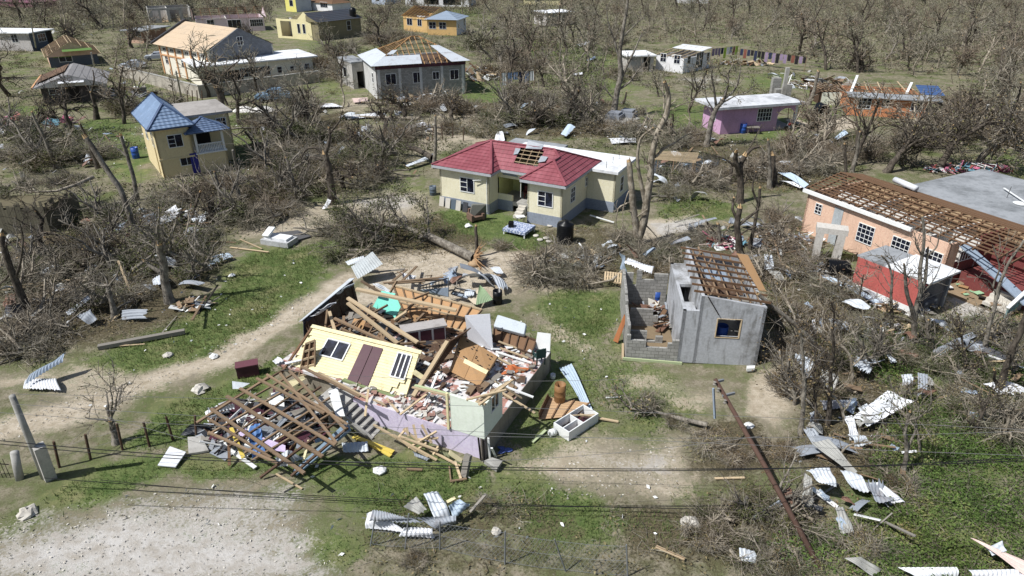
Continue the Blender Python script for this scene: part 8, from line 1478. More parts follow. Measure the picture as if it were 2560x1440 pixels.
# sheets of roofing and other scrap
S_ = [([(1570, 648, 2.3), (1637, 664, 2.5), (1628, 682, 2.4), (1560, 660, 2.3)], 'W', 'white corrugated sheet resting on the back of the block wall'), ([(1551, 630, 2.6), (1560, 640, 2.6), (1568, 680, 1.6), (1552, 672, 1.6)], 'B', 'upright dark blue sheet beside the white sheet on the block wall'), ([(1563, 610, 1.2), (1575, 616, 1.2), (1598, 645, .4), (1585, 645, .4)], 'R', 'curved rusty sheet behind the block wall'), ([(1607, 634, .8), (1632, 618, 1.1), (1640, 622, 1.0), (1615, 642, .6)], 'B', 'pale blue folded sheet behind the block wall'), ([(1660, 610, .6), (1720, 590, .9), (1728, 598, .8), (1668, 616, .3)], 'G', 'grey metal sheet lying behind the shed left corner'),
 ([(1910, 636, 1.0), (1930, 638, 1.0), (1935, 674, .5), (1912, 672, .5)], 'N', 'bright corrugated sheet standing right of the shed'), ([(1918, 676, .5), (1940, 674, .5), (1965, 704, .1), (1938, 704, .1)], 'Z', 'rust-stained sheet below the bright corrugated sheet'), ([(1945, 432, .6), (1975, 430, .8), (2022, 460, .5), (2010, 470, .3)], 'P', 'long bent white-blue gutter sheet in the brush'), ([(1948, 452, .4), (1985, 455, .4), (2018, 468, .2), (2000, 472, .2)], 'W', 'second bent sheet under the long gutter sheet'),
 ([(2055, 694, .6), (2075, 690, .7), (2218, 762, .2), (2200, 768, .1)], 'P', 'very long pale blue sheet lying before the red carport'), ([(2150, 720, .4), (2180, 715, .5), (2216, 755, .2), (2190, 760, .1)], 'G', 'ribbed grey sheet on top of the very long sheet'), ([(2025, 1032, .5), (2040, 1028, .5), (2052, 1088, .2), (2022, 1088, .2)], 'N', 'narrow bright sheet leaning by the slender trunks'), ([(2050, 1000, .3), (2130, 1002, .4), (2150, 1018, .3), (2060, 1022, .2)], 'G', 'grey sheet lying behind the big white sheet'),
 ([(2132, 1040, .6), (2216, 980, .9), (2280, 1010, .7), (2168, 1068, .4)], 'W', 'largest white sheet lying in the brush at the right'), ([(2110, 1035, .5), (2130, 1040, .5), (2150, 1090, .2), (2125, 1100, .2)], 'W', 'torn white strip left of the largest white sheet'), ([(2120, 1085, .4), (2160, 1090, .4), (2180, 1112, .2), (2140, 1118, .2)], 'N', 'small corrugated end under the torn white strip'), ([(2028, 1108, .8), (2072, 1096, 1.0), (2142, 1180, .35), (2132, 1190, .2)], 'Z', 'long tapering grey sheet with a curled head'),
 ([(2015, 1176, 1.1), (2075, 1170, 1.2), (2092, 1218, .9), (2050, 1206, 1.0)], 'N', 'arched bright sheet behind the brown pole'), ([(2010, 1180, 1.1), (2030, 1196, 1.1), (2035, 1278, .15), (2003, 1272, .15)], 'Z', 'standing curved sheet joined under the arched sheet'), ([(1958, 1232, .7), (1975, 1218, .9), (2000, 1250, .6), (1990, 1275, .2)], 'R', 'red sheet half hidden behind the brown pole'), ([(2030, 1255, .5), (2060, 1268, .4), (2055, 1280, .3), (2040, 1278, .3)], 'D', 'small red and white sheet end beside the curved sheet'), ([(1875, 1290, .1), (1950, 1250, .6), (1960, 1262, .5), (1885, 1300, .1)], 'G', 'grey strip left of the brown pole'),
 ([(2088, 1270, .4), (2110, 1270, .4), (2135, 1335, .2), (2100, 1335, .1)], 'Z', 'dark striped sheet in the green cover right of the pole'), ([(2170, 1206, .4), (2200, 1206, .4), (2262, 1256, .2), (2230, 1258, .1)], 'W', 'white strip by the tangle of dead stems'), ([(1846, 1372, .3), (1888, 1376, .3), (1888, 1414, .1), (1850, 1410, .1)], 'N', 'small bright zinc square near the bottom edge'), ([(2112, 1395, .4), (2150, 1392, .5), (2205, 1425, .2), (2180, 1440, .1)], 'Z', 'curled grey sheet at the bottom right of the pole'),
 ([(2245, 1418, .3), (2390, 1418, .3), (2395, 1445, .1), (2300, 1450, .1)], 'W', 'torn white sheet at the bottom edge'), ([(2420, 1425, .4), (2580, 1422, .4), (2580, 1460, .1), (2430, 1460, .1)], 'W', 'white perforated panel in the bottom right corner'), ([(2425, 1345, .8), (2440, 1348, .8), (2570, 1410, .5), (2560, 1440, .3)], 'K', 'long pale pink sheet in the bottom right corner'), ([(2465, 1370, .6), (2505, 1352, .9), (2516, 1378, .7), (2480, 1390, .5)], 'N', 'small bright sheet standing on the pale pink sheet'),
 ([(2458, 960, .5), (2500, 950, .6), (2580, 980, .5), (2500, 992, .3)], 'W', 'white sheet behind the stout leaning trunk'), ([(2252, 938, .5), (2282, 934, .6), (2286, 958, .3), (2258, 962, .3)], 'N', 'small zinc square in the brush at the right'), ([(2425, 1030, .4), (2460, 1040, .4), (2465, 1055, .3), (2420, 1045, .2)], 'B', 'blue-grey scrap in the brush at the right edge'), ([(2000, 920, .6), (2020, 930, .6), (2032, 945, .3), (2010, 948, .3)], 'B', 'blue and white scrap by the shed shadow'), ([(2320, 880, .3), (2430, 830, .4), (2440, 845, .3), (2340, 895, .2)], 'G', 'long grey sheet lying before the concrete yard'), ([(2380, 860, .3), (2450, 850, .4), (2520, 900, .2), (2500, 906, .1)], 'D', 'dark sheet before the concrete yard'), ([(2030, 1300 - 500, .3), (2040, 798, .3), (2036, 824, .1), (2026, 822, .1)], 'W', 'small white standing scrap in the brush right of the shed'),
 ([(915, 1285, .5), (930, 1278, .7), (1020, 1330, .2), (915, 1320, .1)], 'W', 'white wavy sheet at the left front of the zinc heap'), ([(930, 1278, .9), (1010, 1290, .8), (1060, 1300, .6), (925, 1300, .5)], 'G', 'grey wavy sheet across the middle of the zinc heap'), ([(1010, 1268, .7), (1040, 1240, .9), (1070, 1276, .7), (1050, 1288, .5)], 'Z', 'tan stained sheet at the back of the zinc heap'), ([(1058, 1234, 1.0), (1096, 1230, 1.0), (1128, 1292, .5), (1086, 1296, .6)], 'N', 'tall bright sheet standing up in the zinc heap'), ([(1120, 1262, .8), (1150, 1250, .9), (1176, 1262, .6), (1132, 1294, .3)], 'P', 'smooth blue-grey sheet at the right of the zinc heap'), ([(1038, 1294, .7), (1140, 1290, .7), (1140, 1312, .4), (1090, 1322, .3)], 'G', 'dull sheet over the right front of the zinc heap'), ([(1010, 1318, .4), (1080, 1322, .4), (1086, 1345, .1), (1000, 1335, .1)], 'W', 'white sheet at the right front of the zinc heap'),
 ([(60, 960, .5), (160, 905, .9), (168, 885, 1.1), (110, 925, .6)], 'B', 'blue-grey sheet propped up at the left edge'), ([(65, 950, .3), (140, 945, .3), (155, 980, .1), (60, 975, .1)], 'W', 'bright white sheet on the sand at the left edge'), ([(165, 780, .4), (222, 740, .9), (228, 748, .8), (172, 790, .3)], 'N', 'narrow bright sheet at the small forked tree'), ([(192, 790, .5), (225, 772, .8), (245, 800, .4), (222, 812, .2)], 'G', 'round-ended corrugated sheet by the small forked tree'), ([(5, 800, .4), (15, 762, 1.2), (55, 758, 1.2), (56, 790, .4)], 'D', 'dark and white folded sheet at the left edge'),
 ([(500, 655, .2), (560, 632, .3), (582, 640, .3), (520, 668, .1)], 'P', 'pale boards and sheet at the edge of the left lawn'), ([(465, 695, .15), (492, 682, .2), (502, 688, .2), (472, 704, .1)], 'U', 'small dark blue sheet on the left lawn'), ([(360, 560, .3), (420, 530, .7), (446, 545, .6), (380, 575, .2)], 'N', 'bright crumpled sheet in the scrap by the left brush'), ([(410, 530, .9), (440, 512, 1.3), (450, 535, .8), (420, 545, .5)], 'W', 'white standing sheet in the scrap by the left brush'), ([(350, 545, .5), (380, 530, .8), (400, 545, .5), (365, 556, .3)], 'B', 'blue-grey sheet in the scrap by the left brush'), ([(230, 575, .2), (310, 565, .4), (322, 550, .9), (300, 578, .2)], 'B', 'long blue-grey sheet at the foot of the leaning trunk'), ([(500, 540, .3), (545, 518, .7), (552, 524, .6), (515, 548, .2)], 'Z', 'grey sheet right of the scrap by the left brush'), ([(805, 522, .05), (820, 495, .9), (826, 500, .9), (816, 524, .05)], 'W', 'white bent sheet standing by the dark twisted tree'),
 ([(1010, 415, .3), (1080, 385, .7), (1088, 392, .6), (1020, 420, .2)], 'N', 'bright sheet lying left of the red roof'), ([(1095, 262, .5), (1110, 258, .8), (1118, 276, .4), (1105, 278, .3)], 'N', 'small bent bright sheet near the fallen pale trunk'), ([(1290, 275, .3), (1312, 258, 1.0), (1322, 258, 1.0), (1300, 278, .2)], 'P', 'pale sheet standing in the brush behind the red roof'), ([(1402, 335, .4), (1420, 310, 1.0), (1440, 318, .8), (1415, 342, .3)], 'P', 'folded zinc sheet behind the white slab roof'), ([(1520, 345, .3), (1590, 346, .4), (1590, 358, .2), (1530, 358, .2)], 'W', 'white flat sheets behind the white slab roof'), ([(1235, 355, .1), (1242, 330, .5), (1258, 333, .5), (1262, 352, .2)], 'W', 'crumpled white sheet heap behind the red ridge'), ([(760, 262, .2), (830, 258, .2), (860, 268, .2), (780, 272, .2)], 'W', 'white sheets spread on the grass near the pale blue car'), ([(880, 246, .3), (918, 243, .3), (920, 254, .2), (884, 256, .2)], 'K', 'pinkish mattress-like panel by the grey block house'), ([(850, 290, .3), (950, 280, .3), (960, 290, .2), (870, 298, .2)], 'W', 'white twisted sheet below the second fallen trunk'), ([(980, 330, .3), (1050, 305, .3), (1070, 312, .2), (990, 335, .2)], 'W', 'white sheets in the bare patch behind the red roof'), ([(1440, 112, .3), (1475, 100, .5), (1480, 108, .5), (1450, 116, .2)], 'W', 'white sheets far off in the meadow'), ([(1432, 184, .2), (1456, 180, .2), (1456, 188, .2), (1434, 188, .2)], 'W', 'small white sheet in the meadow'), ([(1465, 150, .2), (1488, 140, .4), (1490, 146, .4), (1470, 154, .2)], 'B', 'grey sheet in the meadow'), ([(2085, 345, .3), (2110, 325, .8), (2120, 335, .6), (2092, 350, .2)], 'P', 'grey sheet on the lawn below the path of the orange house')]
MK = dict(W=M_ZW, N=M_ZN, G=M_ZG, B=M_ZB, P=zinc('pale_blue_zinc', (176, 196, 214), .06), Z=zinc('stained_zinc', (158, 158, 152), .45), R=M_ZR, D=M_ZD, K=M_PINKS, U=paint('navy_sheet', (44, 54, 78), .5, .2))
for i, (c, m, lab) in enumerate(S_): csheet(c, lab, MK[m], None, None, rnd.uniform(.02, .16), rnd.uniform(-.05, .12), .03, .17, .07, rag=.12 if i % 3 == 0 else 0, seed=i)
# heaps of broken house in the brush
HM = [M_WOOD, M_WOODL, M_GREYW, M_ZG, M_BROWN, M_WHITE]
for cx, cy, rx, ry, hh, n_, lab, sd in [(1450, 655, 1.8, 1.0, .5, 60, 'broken boards and louvres in the brush left of the block wall', 1), (1810, 612, 1.3, .9, .7, 90, 'heap of clothes and boards behind the shed', 2), (1960, 610, 2.6, 1.8, .8, 120, 'collapsed timber shack between the shed and the peach house', 3), (2080, 690, 2.0, 1.4, .6, 90, 'boards and sheets scattered before the white doorway', 4), (2260, 770, 2.0, .8, .4, 60, 'planks strewn in front of the carport', 5), (430, 545, 2.2, 1.4, .6, 80, 'scrap metal and boards by the left brush', 6), (2060, 215, 6, 3, 1.4, 130, 'wreckage of boards and sheets behind the collapsed shack', 7), (1190, 195, 4, 3, 1.8, 90, 'broken ceiling boards at the right end of the grey block house', 8), (60, 310, 6, 3, .8, 90, 'scattered belongings in the yard of the dark house', 9), (2420, 425, 4.0, 1.4, .7, 120, 'heap of pink clothes and fabric behind the grey slab roof', 10), (1050, 255, 5, 2, .7, 90, 'scrap between the grey block house and the fallen trunks', 11), (1560, 325, 3, 1.4, .5, 60, 'scrap in the brush by the grey tombs', 12), (2200, 840, 2.2, 1.4, .4, 60, 'boards in the brush below the carport', 13), (2480, 840, 2.4, 1.4, .3, 50, 'white pipes and boards on the concrete yard', 14), (1640, 800, .75, 1.3, .9, 70, 'rusty sheets and fill inside the block rooms', 15), (480, 770, .9, .6, .6, 40, 'splintered planks at the torn roots on the left lawn', 16), (330, 235, 4, 2, .8, 60, 'dark scrap by the dark house', 17), (1860, 160, 5, 2, .5, 70, 'things strewn around the white roofless house', 18)]:
 mt = HM if sd not in (2, 10, 9, 15) else ([M_WHITE, paint('pink_cloth', (196, 96, 128), .9, .1), M_PINKS, paint('teal_cloth', (96, 150, 170), .9, .1), M_MAR, M_RED] if sd != 15 else [M_ZR, M_ZG, M_BROWN, M_STONE])
 heap(cx, cy, rx, ry, hh, n_, mt, lab, seed=sd, smin=.2, smax=1.0 if cy > 400 else 1.8, z0=.1 if sd == 15 else 0)
# white doorway ruin
A, B = G(2028, 652), G(2098, 662); dw = H('doorway_ruin', 'ruined pale block doorway standing alone left of the carport', A, B, 'ruin'); L = dw.L
for x0, x1, z0, z1, nm in ((0, .45, 0, 2.1, 'pier'), (L - .5, L, 0, 2.1, 'pier'), (-.1, L + .1, 2.103, 2.5, 'lintel')): mb = MB(); mb.box(x0, x1, 0, .9 if nm == 'pier' else 1.0, z0, z1); dw.part(nm, mb, plaster('chalky_block', (196, 190, 180), .4))
# gravel stones
for x, y, s, lab in [(500, 975, .4, 'pale boulder on the grass above the fallen rafters'), (70, 1283, .35, 'pale stones at the left edge by the gravel'), (580, 690, .22, 'white bundle lying on the left lawn'), (950, 1178, .28, 'white foam piece on the grass below the wreck'), (1725, 1310, .35, 'pale rock pile left of the brown pole'), (1240, 1330, .2, 'concrete block right of the zinc heap'), (1170, 566, .3, 'white bag in the dead branches on the lawn'), (1873, 1066, .22, 'white satellite dish piece at the brown pole'), (535, 892, .25, 'white shard on the gravel track'), (420, 890, .25, 'cream board scrap on the lawn by the fallen pole')]:
 mb = MB(); r = random.Random(x); prf = [(.02, 0), (s, .02), (s * .95, s * .35), (s * .5, s * .65), (0, s * .7)]; mb.lathe(prf, 9); mb.v = [(a * r.uniform(.7, 1.25), b * r.uniform(.7, 1.25), c * r.uniform(.8, 1.2)) for a, b, c in mb.v]; tag(mb.build('stone' if 'white' not in lab and 'scrap' not in lab else 'scrap', M_STONE if 'white' not in lab else M_WHITE, None, False, G(x, y)), lab, 'stone' if 'white' not in lab and 'scrap' not in lab else 'scrap')
# lone planks
for a, b, w_, m, lab in [((245, 868, .15), (462, 828, .15), .28, 'G', 'grey power pole lying flat on the left lawn'), ((290, 865, .05), (362, 860, .05), .08, 'L', 'thin plank beside the lying grey pole'), ((400, 838, .2), (442, 790, .05), .06, 'G', 'thin crossarm rod of the lying grey pole'), ((575, 618, .06), (672, 630, .06), .12, 'L', 'long plank before the white tomb'), ((600, 598, .06), (655, 622, .1), .1, 'L', 'crossed plank before the white tomb'), ((510, 602, .08), (590, 606, .06), .08, 'W', 'thin board left of the white tomb'), ((295, 652, 1.6), (330, 740, .1), .12, 'L', 'tall pale plank leaning in the left brush'), ((332, 742, .1), (378, 724, .2), .16, 'L', 'cream plank on the rubble by the torn tree'), ((0, 718, .3), (175, 700, .5), .16, 'L', 'long pale split log across the left brush'), ((0, 726, .2), (115, 712, .4), .14, 'L', 'second pale split log across the left brush'), ((480, 800, .7), (515, 740, .1), .14, 'W', 'splintered plank at the torn roots'), ((495, 785, .2), (545, 712, .8), .1, 'D', 'dark splinter at the torn roots'), ((1175, 1280, .5), (1215, 1235, .9), .1, 'G', 'grey branch-like board right of the zinc heap'), ((1114, 1258, .6), (1138, 1245, .7), .15, 'Y', 'small yellow plank behind the zinc heap'), ((1640, 1366, .1), (1712, 1398, .1), .12, 'L', 'pale plank near the bottom edge left of the pole'), ((1640, 1365, .12), (1712, 1396, .12), .05, 'W', 'thin batten next to the pale plank at the bottom'), ((1787, 1196, .05), (1862, 1194, .05), .1, 'L', 'plank on the dead leaves by the brown pole'), ((2420, 870, .2), (2560, 920, .3), .12, 'X', 'long white pipe at the right edge'), ((2500, 820, .15), (2530, 836, .15), .1, 'X', 'small white cross piece on the concrete yard'), ((2514, 818, .16), (2514, 840, .16), .1, 'X', 'white batten across the small white piece'), ((1475, 538, .4), (1535, 556, .15), .14, 'X', 'white pipe lying beside the right wall of the bungalow'), ((2510, 470, 3.6), (2570, 510, 3.6), .12, 'X', 'white pipe lying on the grey slab roof'), ((1938, 232, .1), (1962, 246, .1), .3, 'G', 'grey post behind the pink house roof'), ((660, 390, .4), (690, 408, .1), .2, 'W', 'pale plank by the broken palm')]:
 board(a, b, lab, w_, w_ * (.8 if w_ > .25 else .4), dict(G=M_GREYW, L=M_WOODL, W=M_WOOD, D=M_DARKIN, Y=M_YEL, X=M_WHITE)[m], name='lying_pole' if 'pole lying' in lab else 'plank', cat='pole' if 'pole lying' in lab else 'plank')
mb = MB(); p0 = G(1955, 252); mb.box(-.25, .25, -.2, .2, 0, 4.4); tag(mb.build('concrete_column', M_CONC, None, False, p0), 'tall bare concrete column rising behind the pink house roof', 'column')
for i, (x, y) in enumerate([(1935, 238), (1962, 246), (1945, 248)]): mb = MB(); mb.box(-.6, .6, -.4, .4, 0, 2.4 - i * .5); tag(mb.build('block_stack', M_BLK, None, False, G(x, y)), ['tallest', 'middle', 'lowest'][i] + ' stack of grey blocks behind the pink house', 'block stack')
# poles, wires, fences
def pole(a, b, z, r0, r1, mat, name, label, cat='utility pole'):
 A = G(*a); B = G(*b, z); mb = MB(); mb.tube([A - Vector((0, 0, .2)), A.lerp(B, .5), B], [r0, (r0 + r1) / 2, r1], 12); mb.v = [tuple(Vector(v) - A) for v in mb.v]; t = thing(name, label, cat, A); mb.build('shaft', mat, t, True); return t, A, B
t, A, B = pole((2060, 1424), (1788, 948), 3.4, .115, .085, wood('brown_pole', (92, 66, 54), var=.2, grey=.05), 'leaning_pole', 'long brown wooden power pole leaning across the lower right'); d = (B - A).normalized()
for k, s in ((.9, .5), (.985, .35)): p = (B - A) * k; x = d.cross(Vector((0, 0, 1))).normalized(); mb = MB(); mb.beam(p - x * s * .2, p + x * s, .08, .1); mb.build('bracket', M_METAL, t)
mb = MB(); p = (B - A) * .94; mb.beam(p + Vector((-.35, -.1, .1)), p + Vector((-.15, -.3, -1.3)), .09, .07); mb.build('hanging_crossarm', M_ZB, t)
for k in (.86, .93, .97): p = (B - A) * k; mb = MB(); mb.lathe([(.05, 0), (.08, .05), (.04, .12), (.07, .18), (0, .2)], 8, tuple(p + Vector((-.18, -.1, 0)))); mb.build('insulator', M_GREYW, t)
t, A, B = pole((112, 1192), (30, 990), 4.6, .15, .11, M_CONC, 'concrete_pole', 'leaning pale concrete pole with a square grey footing at the lower left'); mb = MB(); d = (B - A).normalized(); mb.beam(Vector((.25, -.05, -.1)), d * 1.9 + Vector((.25, 0, 0)), .42, .35); mb.build('footing_block', plaster('grey_render', (176, 172, 166), .4), t)
t, A, B = pole((48, 1198), (36, 1130), 1.3, .16, .16, M_CONC, 'gate_post', 'short thick concrete gate post left of the concrete pole', 'post')
gt = H('yard_gate', 'thin barred metal gate at the far left edge', G(-40, 1196), G(36, 1194), 'gate')
for i in range(8): mb = MB(); mb.tube([(gt.L * i / 8, 0, 0), (gt.L * i / 8, 0, 1.0 + .15 * (i == 4))], .012, 5); gt.part('bar', mb, M_DARKIN)
mb = MB(); mb.beam((0, 0, .9), (gt.L, 0, .7), .03, .03); gt.part('rail', mb, M_DARKIN)
for i, (a, b, z, lab) in enumerate([((595, 440), (582, 376), 4.5, 'slim pale pole beside the blue-roofed house'), ((456, 256), (440, 178), 6, 'slim grey pole in front of the yard wall of the hall'), ((240, 186), (228, 132), 5.5, 'pale street lamp pole left of the hall'), ((90, 122), (78, 58), 8, 'grey pole in front of the white-roofed store'), ((2450, 345), (2470, 262), 5.5, 'pale concrete pole at the right edge in the woods'), ((2532, 300), (2536, 250), 4, 'short white pole at the far right edge')]): pole(a, b, z, .13, .09, M_CONC if i else M_GREYW, 'utility_pole', lab)
M_WIRE = paint('black_wire', (30, 30, 32), .5, 0); M_WIREL = paint('pale_wire', (112, 112, 112), .5, 0)
for i, (a, m, b, k, r_) in enumerate([((30, 985), (860, 1005), (2600, 1076), 0, .008), ((30, 1010), (1300, 1085), (2600, 1140), 0, .008), ((-20, 1030), (1100, 1088), (2600, 1076), 0, .008), ((700, 925), (1200, 952), (1560, 948), 0, .007), ((-20, 1100), (1000, 1168), (2600, 1142), 1, .016), ((850, 1155), (1500, 1172), (2600, 1150), 1, .016), ((-20, 1108), (500, 1150), (900, 1162), 1, .016), ((110, 1195), (800, 1240), (2050, 1275), 1, .015), ((250, 1200), (1000, 1255), (1900, 1262), 1, .013), ((800, 1152), (1280, 1150), (1900, 1090), 0, .008), ((100, 1000), (400, 1080), (640, 1150), 0, .007)]):
 zs = (4.4, 3.3, 4.0) if i < 5 or i > 8 else ((3.2, 2.6, 3.0) if i < 7 else (.6, .3, .5)); P = [G(*q, z) for q, z in zip((a, m, b), zs)]; pts = []
 tm = (m[0] - a[0]) / (b[0] - a[0])
 for j in range(25): t_ = j / 24; pts.append(P[0] * ((t_ - tm) * (t_ - 1) / (tm)) + P[1] * (t_ * (t_ - 1) / (tm * (tm - 1))) + P[2] * (t_ * (t_ - tm) / (1 - tm)))
 mb = MB(); mb.tube(pts, r_, 5); finish(mb, 'power_line', M_WIRE if k else M_WIREL, ['topmost pale wire from the concrete pole across the wreck', 'second pale wire from the concrete pole', 'third pale wire crossing the stair of the wreck', 'short pale wire over the yellow wall', 'upper of the thick black wires below the wreck', 'thick black wire ending at the brown pole', 'black wire sagging at the lower left', 'thin black wire lying over the grass under the zinc heap', 'thin black wire over the grass above the zinc heap', 'pale wire rising to the right below the plinth', 'pale guy wire slanting from the concrete pole'][i], 'wire')
def fence(posts, label, mat, r_, wires, wm, name, mesh_=False):
 A = G(*posts[0][0]); t = thing(name, label, 'fence', A); tops, bots = [], []
 for b, tp in posts:
  B = G(*b); hh = HZ(B, tp[1]); T = G(tp[0], tp[1], hh); mb = MB(); mb.tube([B - A - Vector((0, 0, .1)), T - A], r_, 6); mb.build('post', mat, t); tops.append(T - A); bots.append(B - A)
 mb = MB()
 for i in range(len(tops) - 1):
  for k in wires: mb.tube([bots[i].lerp(tops[i], k), (bots[i].lerp(tops[i], k) + bots[i + 1].lerp(tops[i + 1], k)) / 2 - Vector((0, 0, .06)), bots[i + 1].lerp(tops[i + 1], k)], .006, 3)
  if mesh_:
   n_ = int((bots[i + 1] - bots[i]).length / .16)
   for j in range(-6, n_):
    for s in (0, 1):
     u0, u1 = j / n_, (j + 6) / n_; v0, v1 = (0, .95) if s == 0 else (.95, 0)
     if u0 < 0: v0 += (v1 - v0) * (-u0) / (u1 - u0); u0 = 0
     if u1 > 1: v1 -= (v1 - v0) * (u1 - 1) / (u1 - u0); u1 = 1
     f_ = lambda u, v: bots[i].lerp(bots[i + 1], u).lerp(tops[i].lerp(tops[i + 1], u), v)
     mb.tube([f_(u0, v0), f_(u1, v1)], .004, 3, cap=False)
 mb.build('wire_netting' if mesh_ else 'wires', wm, t)
fence([((925, 1362), (938, 1292)), ((1012, 1370), (1022, 1284)), ((1099, 1372), (1100, 1304)), ((1262, 1408), (1263, 1328)), ((1416, 1428), (1386, 1348)), ((1570, 1442), (1566, 1362))], 'bent grey steel fence posts with loose netting below the zinc heap', M_METAL, .028, (.95, .5, .05), M_METAL, 'wire_fence', True)
fence([((148, 1168), (134, 1104)), ((226, 1148), (213, 1086)), ((306, 1124), (292, 1060)), ((374, 1117), (359, 1056)), ((433, 1101), (415, 1042)), ((490, 1090), (487, 1038))], 'row of dark crooked stakes strung with wire left of the wreck', M_WOODD, .055, (.8, .45), M_WIREL, 'stake_fence')
fence([((1002 + i * 26, 352 - (i % 3) * 4), (1000 + i * 26 + (i % 4) * 2, 318 - (i % 3) * 4)) for i in range(7)], 'thin stake fence in the bare patch behind the red roof', M_WOODD, .06, (.8,), M_WIREL, 'stake_fence')
fence([((1970 + i * 24, 296 + (i % 2) * 3), (1972 + i * 24, 268)) for i in range(6)], 'thin stake fence left of the orange house', M_WOODD, .05, (.8,), M_WIREL, 'stake_fence'); fence([((470 + i * 12, 262), (468 + i * 12, 226)) for i in range(4)], 'short stake fence in front of the hall yard wall', M_WOODD, .07, (.8,), M_WIREL, 'stake_fence')
# washing
def washing(px, n_, label, cols, z=1.7, w_=.8, hh=1.1, seed=0):
 A, B = G(*px[0]), G(*px[1]); r = random.Random(seed); h = H('clothes_line', label, A, B, 'clothes line'); L = h.L; mb = MB(); mb.tube([(0, 0, z), (L / 2, 0, z - .1), (L, 0, z)], .012, 4); h.part('line', mb, M_WIRE)
 for x in (0, L): mb = MB(); mb.tube([(x, 0, 0), (x, 0, z + .1)], .05, 6); h.part('post', mb, M_WOOD)
 for i in range(n_):
  x = L * (i + .2) / n_; q = r.uniform(.5, 1) * hh; ww = min(w_, L / n_ * .85); c = r.choice(cols); mb = MB(); m_ = 6
  for k in range(m_): a, b = x + ww * k / m_, x + ww * (k + 1) / m_; ya, yb = .05 * math.sin(k * 2.1), .05 * math.sin(k * 2.1 + 2.1); mb.face([(a, ya, z - .1 - q), (b, yb, z - .1 - q), (b, yb * .3, z - .05), (a, ya * .3, z - .05)], 0, .2)
  o = mb.build('garment', paint('cloth_%s' % c[0], c[1], .9, .08), None); o.location = h.o.location; o.rotation_euler = h.o.rotation_euler; tag(o, c[2] + ' hanging on the ' + ('line at the white roofless house' if 'white' in label else 'line at the grey block house'), 'garment', 'garments on the ' + ('white' if 'white' in label else 'block') + ' house line')
CC = [('navy', (40, 48, 78), 'dark blue garment'), ('white', (222, 224, 228), 'white garment'), ('black', (34, 32, 36), 'black garment'), ('lime', (168, 206, 60), 'lime green garment'), ('mauve', (140, 120, 150), 'mauve garment'), ('denim', (120, 140, 176), 'denim blue garment'), ('rust', (130, 74, 60), 'rusty red garment')]
washing([(1775, 160), (1840, 152)], 9, 'clothes line full of washing at the right end of the white roofless house', CC, 2.6, 1.0, 1.9, 3); washing([(1845, 156), (2010, 180)], 18, 'longer clothes line of dark washing running to the woods from the white house', [CC[0], CC[2], CC[4], CC[6], CC[2]], 2.4, 1.0, 1.7, 4); washing([(1252, 222), (1335, 216)], 6, 'clothes line with pale sheets by the grey block house', [CC[1], CC[5], CC[5], CC[0]], 2.3, 1.4, 2.0, 6)
# ---------------------------------------------------------------- small scraps thrown everywhere by the storm
SC = []
for i, (m, a, b, bd) in enumerate([(M_ZN, .7, 1.6, .2), (M_ZG, .8, 1.2, -.15), (M_ZG, .6, 1.9, .1), (MK['Z'], .75, 1.4, .25), (M_ZB, .5, 1.1, .1), (M_ZR, .6, 1.3, .15), (M_ZN, .9, 2.2, .3)]):
 c0 = G(1280, 720); q = [pix(c0 + Vector(d)) for d in ((-a / 2, -b / 2, 0), (a / 2, -b / 2, 0), (a / 2, b / 2, 0), (-a / 2, b / 2, 0))]
 SC.append((csheet([(*p, .0) for p in q], 'x', m, None, None, bd, rnd.uniform(-.1, .3), .03, .17, .12, 'scrap_sheet', 'metal sheet', .15, i), 's'))
for i, (m, L_, w_) in enumerate([(M_WOOD, 2.2, .12), (M_WOODL, 1.5, .15), (M_GREYW, 2.8, .1), (M_WHITE, 1.2, .2), (M_WOOD, .9, .3)]):
 mb = MB(); mb.beam((-L_ / 2, 0, .05), (L_ / 2, 0, .12), w_, .05); o = mb.build('scrap_board', m); tag(o, 'x', 'board'); SC.append((o, 'b'))
_su = set(); rq = np.random.RandomState(8)
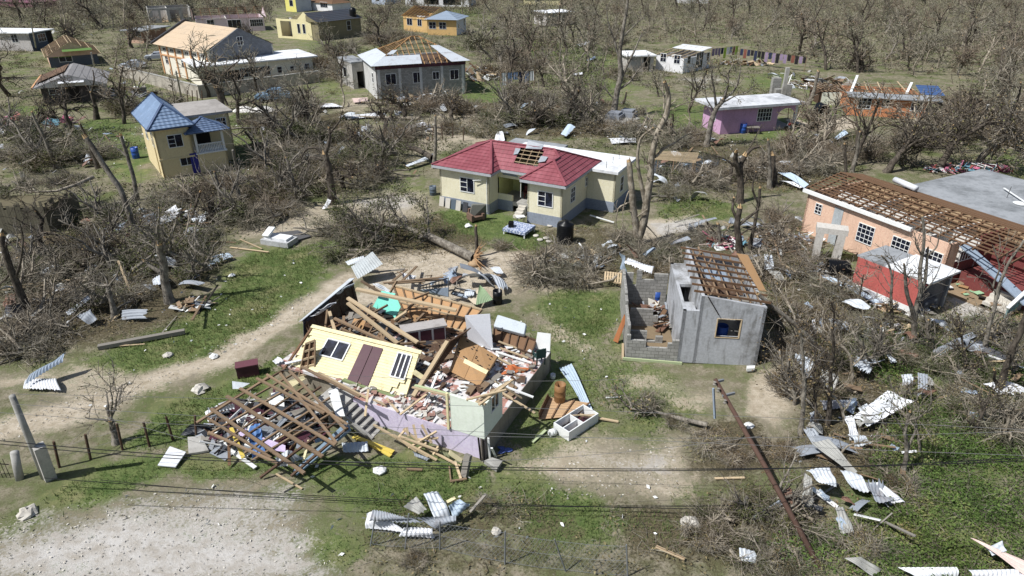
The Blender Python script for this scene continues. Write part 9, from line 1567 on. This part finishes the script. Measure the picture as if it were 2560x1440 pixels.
def scraps(n_, poly, lab, grp, tilt=.3):
 n_ = int(n_ * 1.22); P = in_polys([poly], n_ * 2, rq, BUILT)[:n_]
 for x, y in P:
  k = rq.randint(len(SC)); o, kd = SC[k]
  if k in _su: o = copy_tree(o)
  _su.add(k); s = rq.uniform(.4, 1.05); o.location = (x, y, rq.uniform(.05, .4)); o.scale = (s, s, s); o.rotation_euler = (rq.normal(0, tilt), rq.normal(0, tilt), rq.uniform(0, 6.28)); w_ = 'bent metal sheet' if kd == 's' else 'broken board'
  o['label'] = w_ + ' ' + lab; o['group'] = w_ + 's ' + grp; o['category'] = 'metal sheet' if kd == 's' else 'board'
for n_, q, lab, grp in [(55, [(0, 560), (260, 520), (560, 560), (500, 720), (280, 860), (0, 900)], 'thrown among the snapped trees on the left', 'in the left brush'), (36, [(0, 300), (320, 300), (300, 440), (0, 500)], 'strewn over the yards left of the blue-roofed house', 'left of the blue-roofed house'), (40, [(640, 260), (1080, 240), (1080, 460), (640, 470)], 'strewn between the blue-roofed and red-roofed houses', 'between the blue and red roofs'), (50, [(1100, 240), (1640, 240), (1640, 350), (1120, 340)], 'strewn in the band behind the red roof', 'behind the red roof'), (36, [(1620, 360), (2150, 330), (2010, 470), (1640, 520)], 'lying in the brush left of the peach house', 'left of the peach house'), (34, [(1660, 560), (2010, 560), (2120, 700), (1930, 700)], 'scattered between the shed and the peach house', 'between the shed and the peach house'), (44, [(1940, 720), (2240, 770), (2560, 860), (2540, 1010), (2050, 1010), (1950, 880)], 'in the brush before the red carport', 'before the red carport'), (26, [(2000, 1010), (2300, 1010), (2260, 1330), (2050, 1340)], 'by the slender trunks at the right', 'by the slender trunks'), (16, [(1420, 630), (1560, 610), (1560, 680), (1420, 690)], 'lying in the branches left of the block wall', 'left of the block wall'), (22, [(0, 60), (400, 60), (380, 240), (0, 260)], 'strewn round the far left houses', 'round the far left houses'), (24, [(1900, 170), (2110, 190), (2100, 290), (1990, 250)], 'around the collapsed shack', 'around the collapsed shack'), (18, [(930, 690), (1240, 680), (1250, 740), (1180, 760)], 'on the sand behind the wreck', 'on the sand behind the wreck')]: scraps(n_, q, lab, grp)
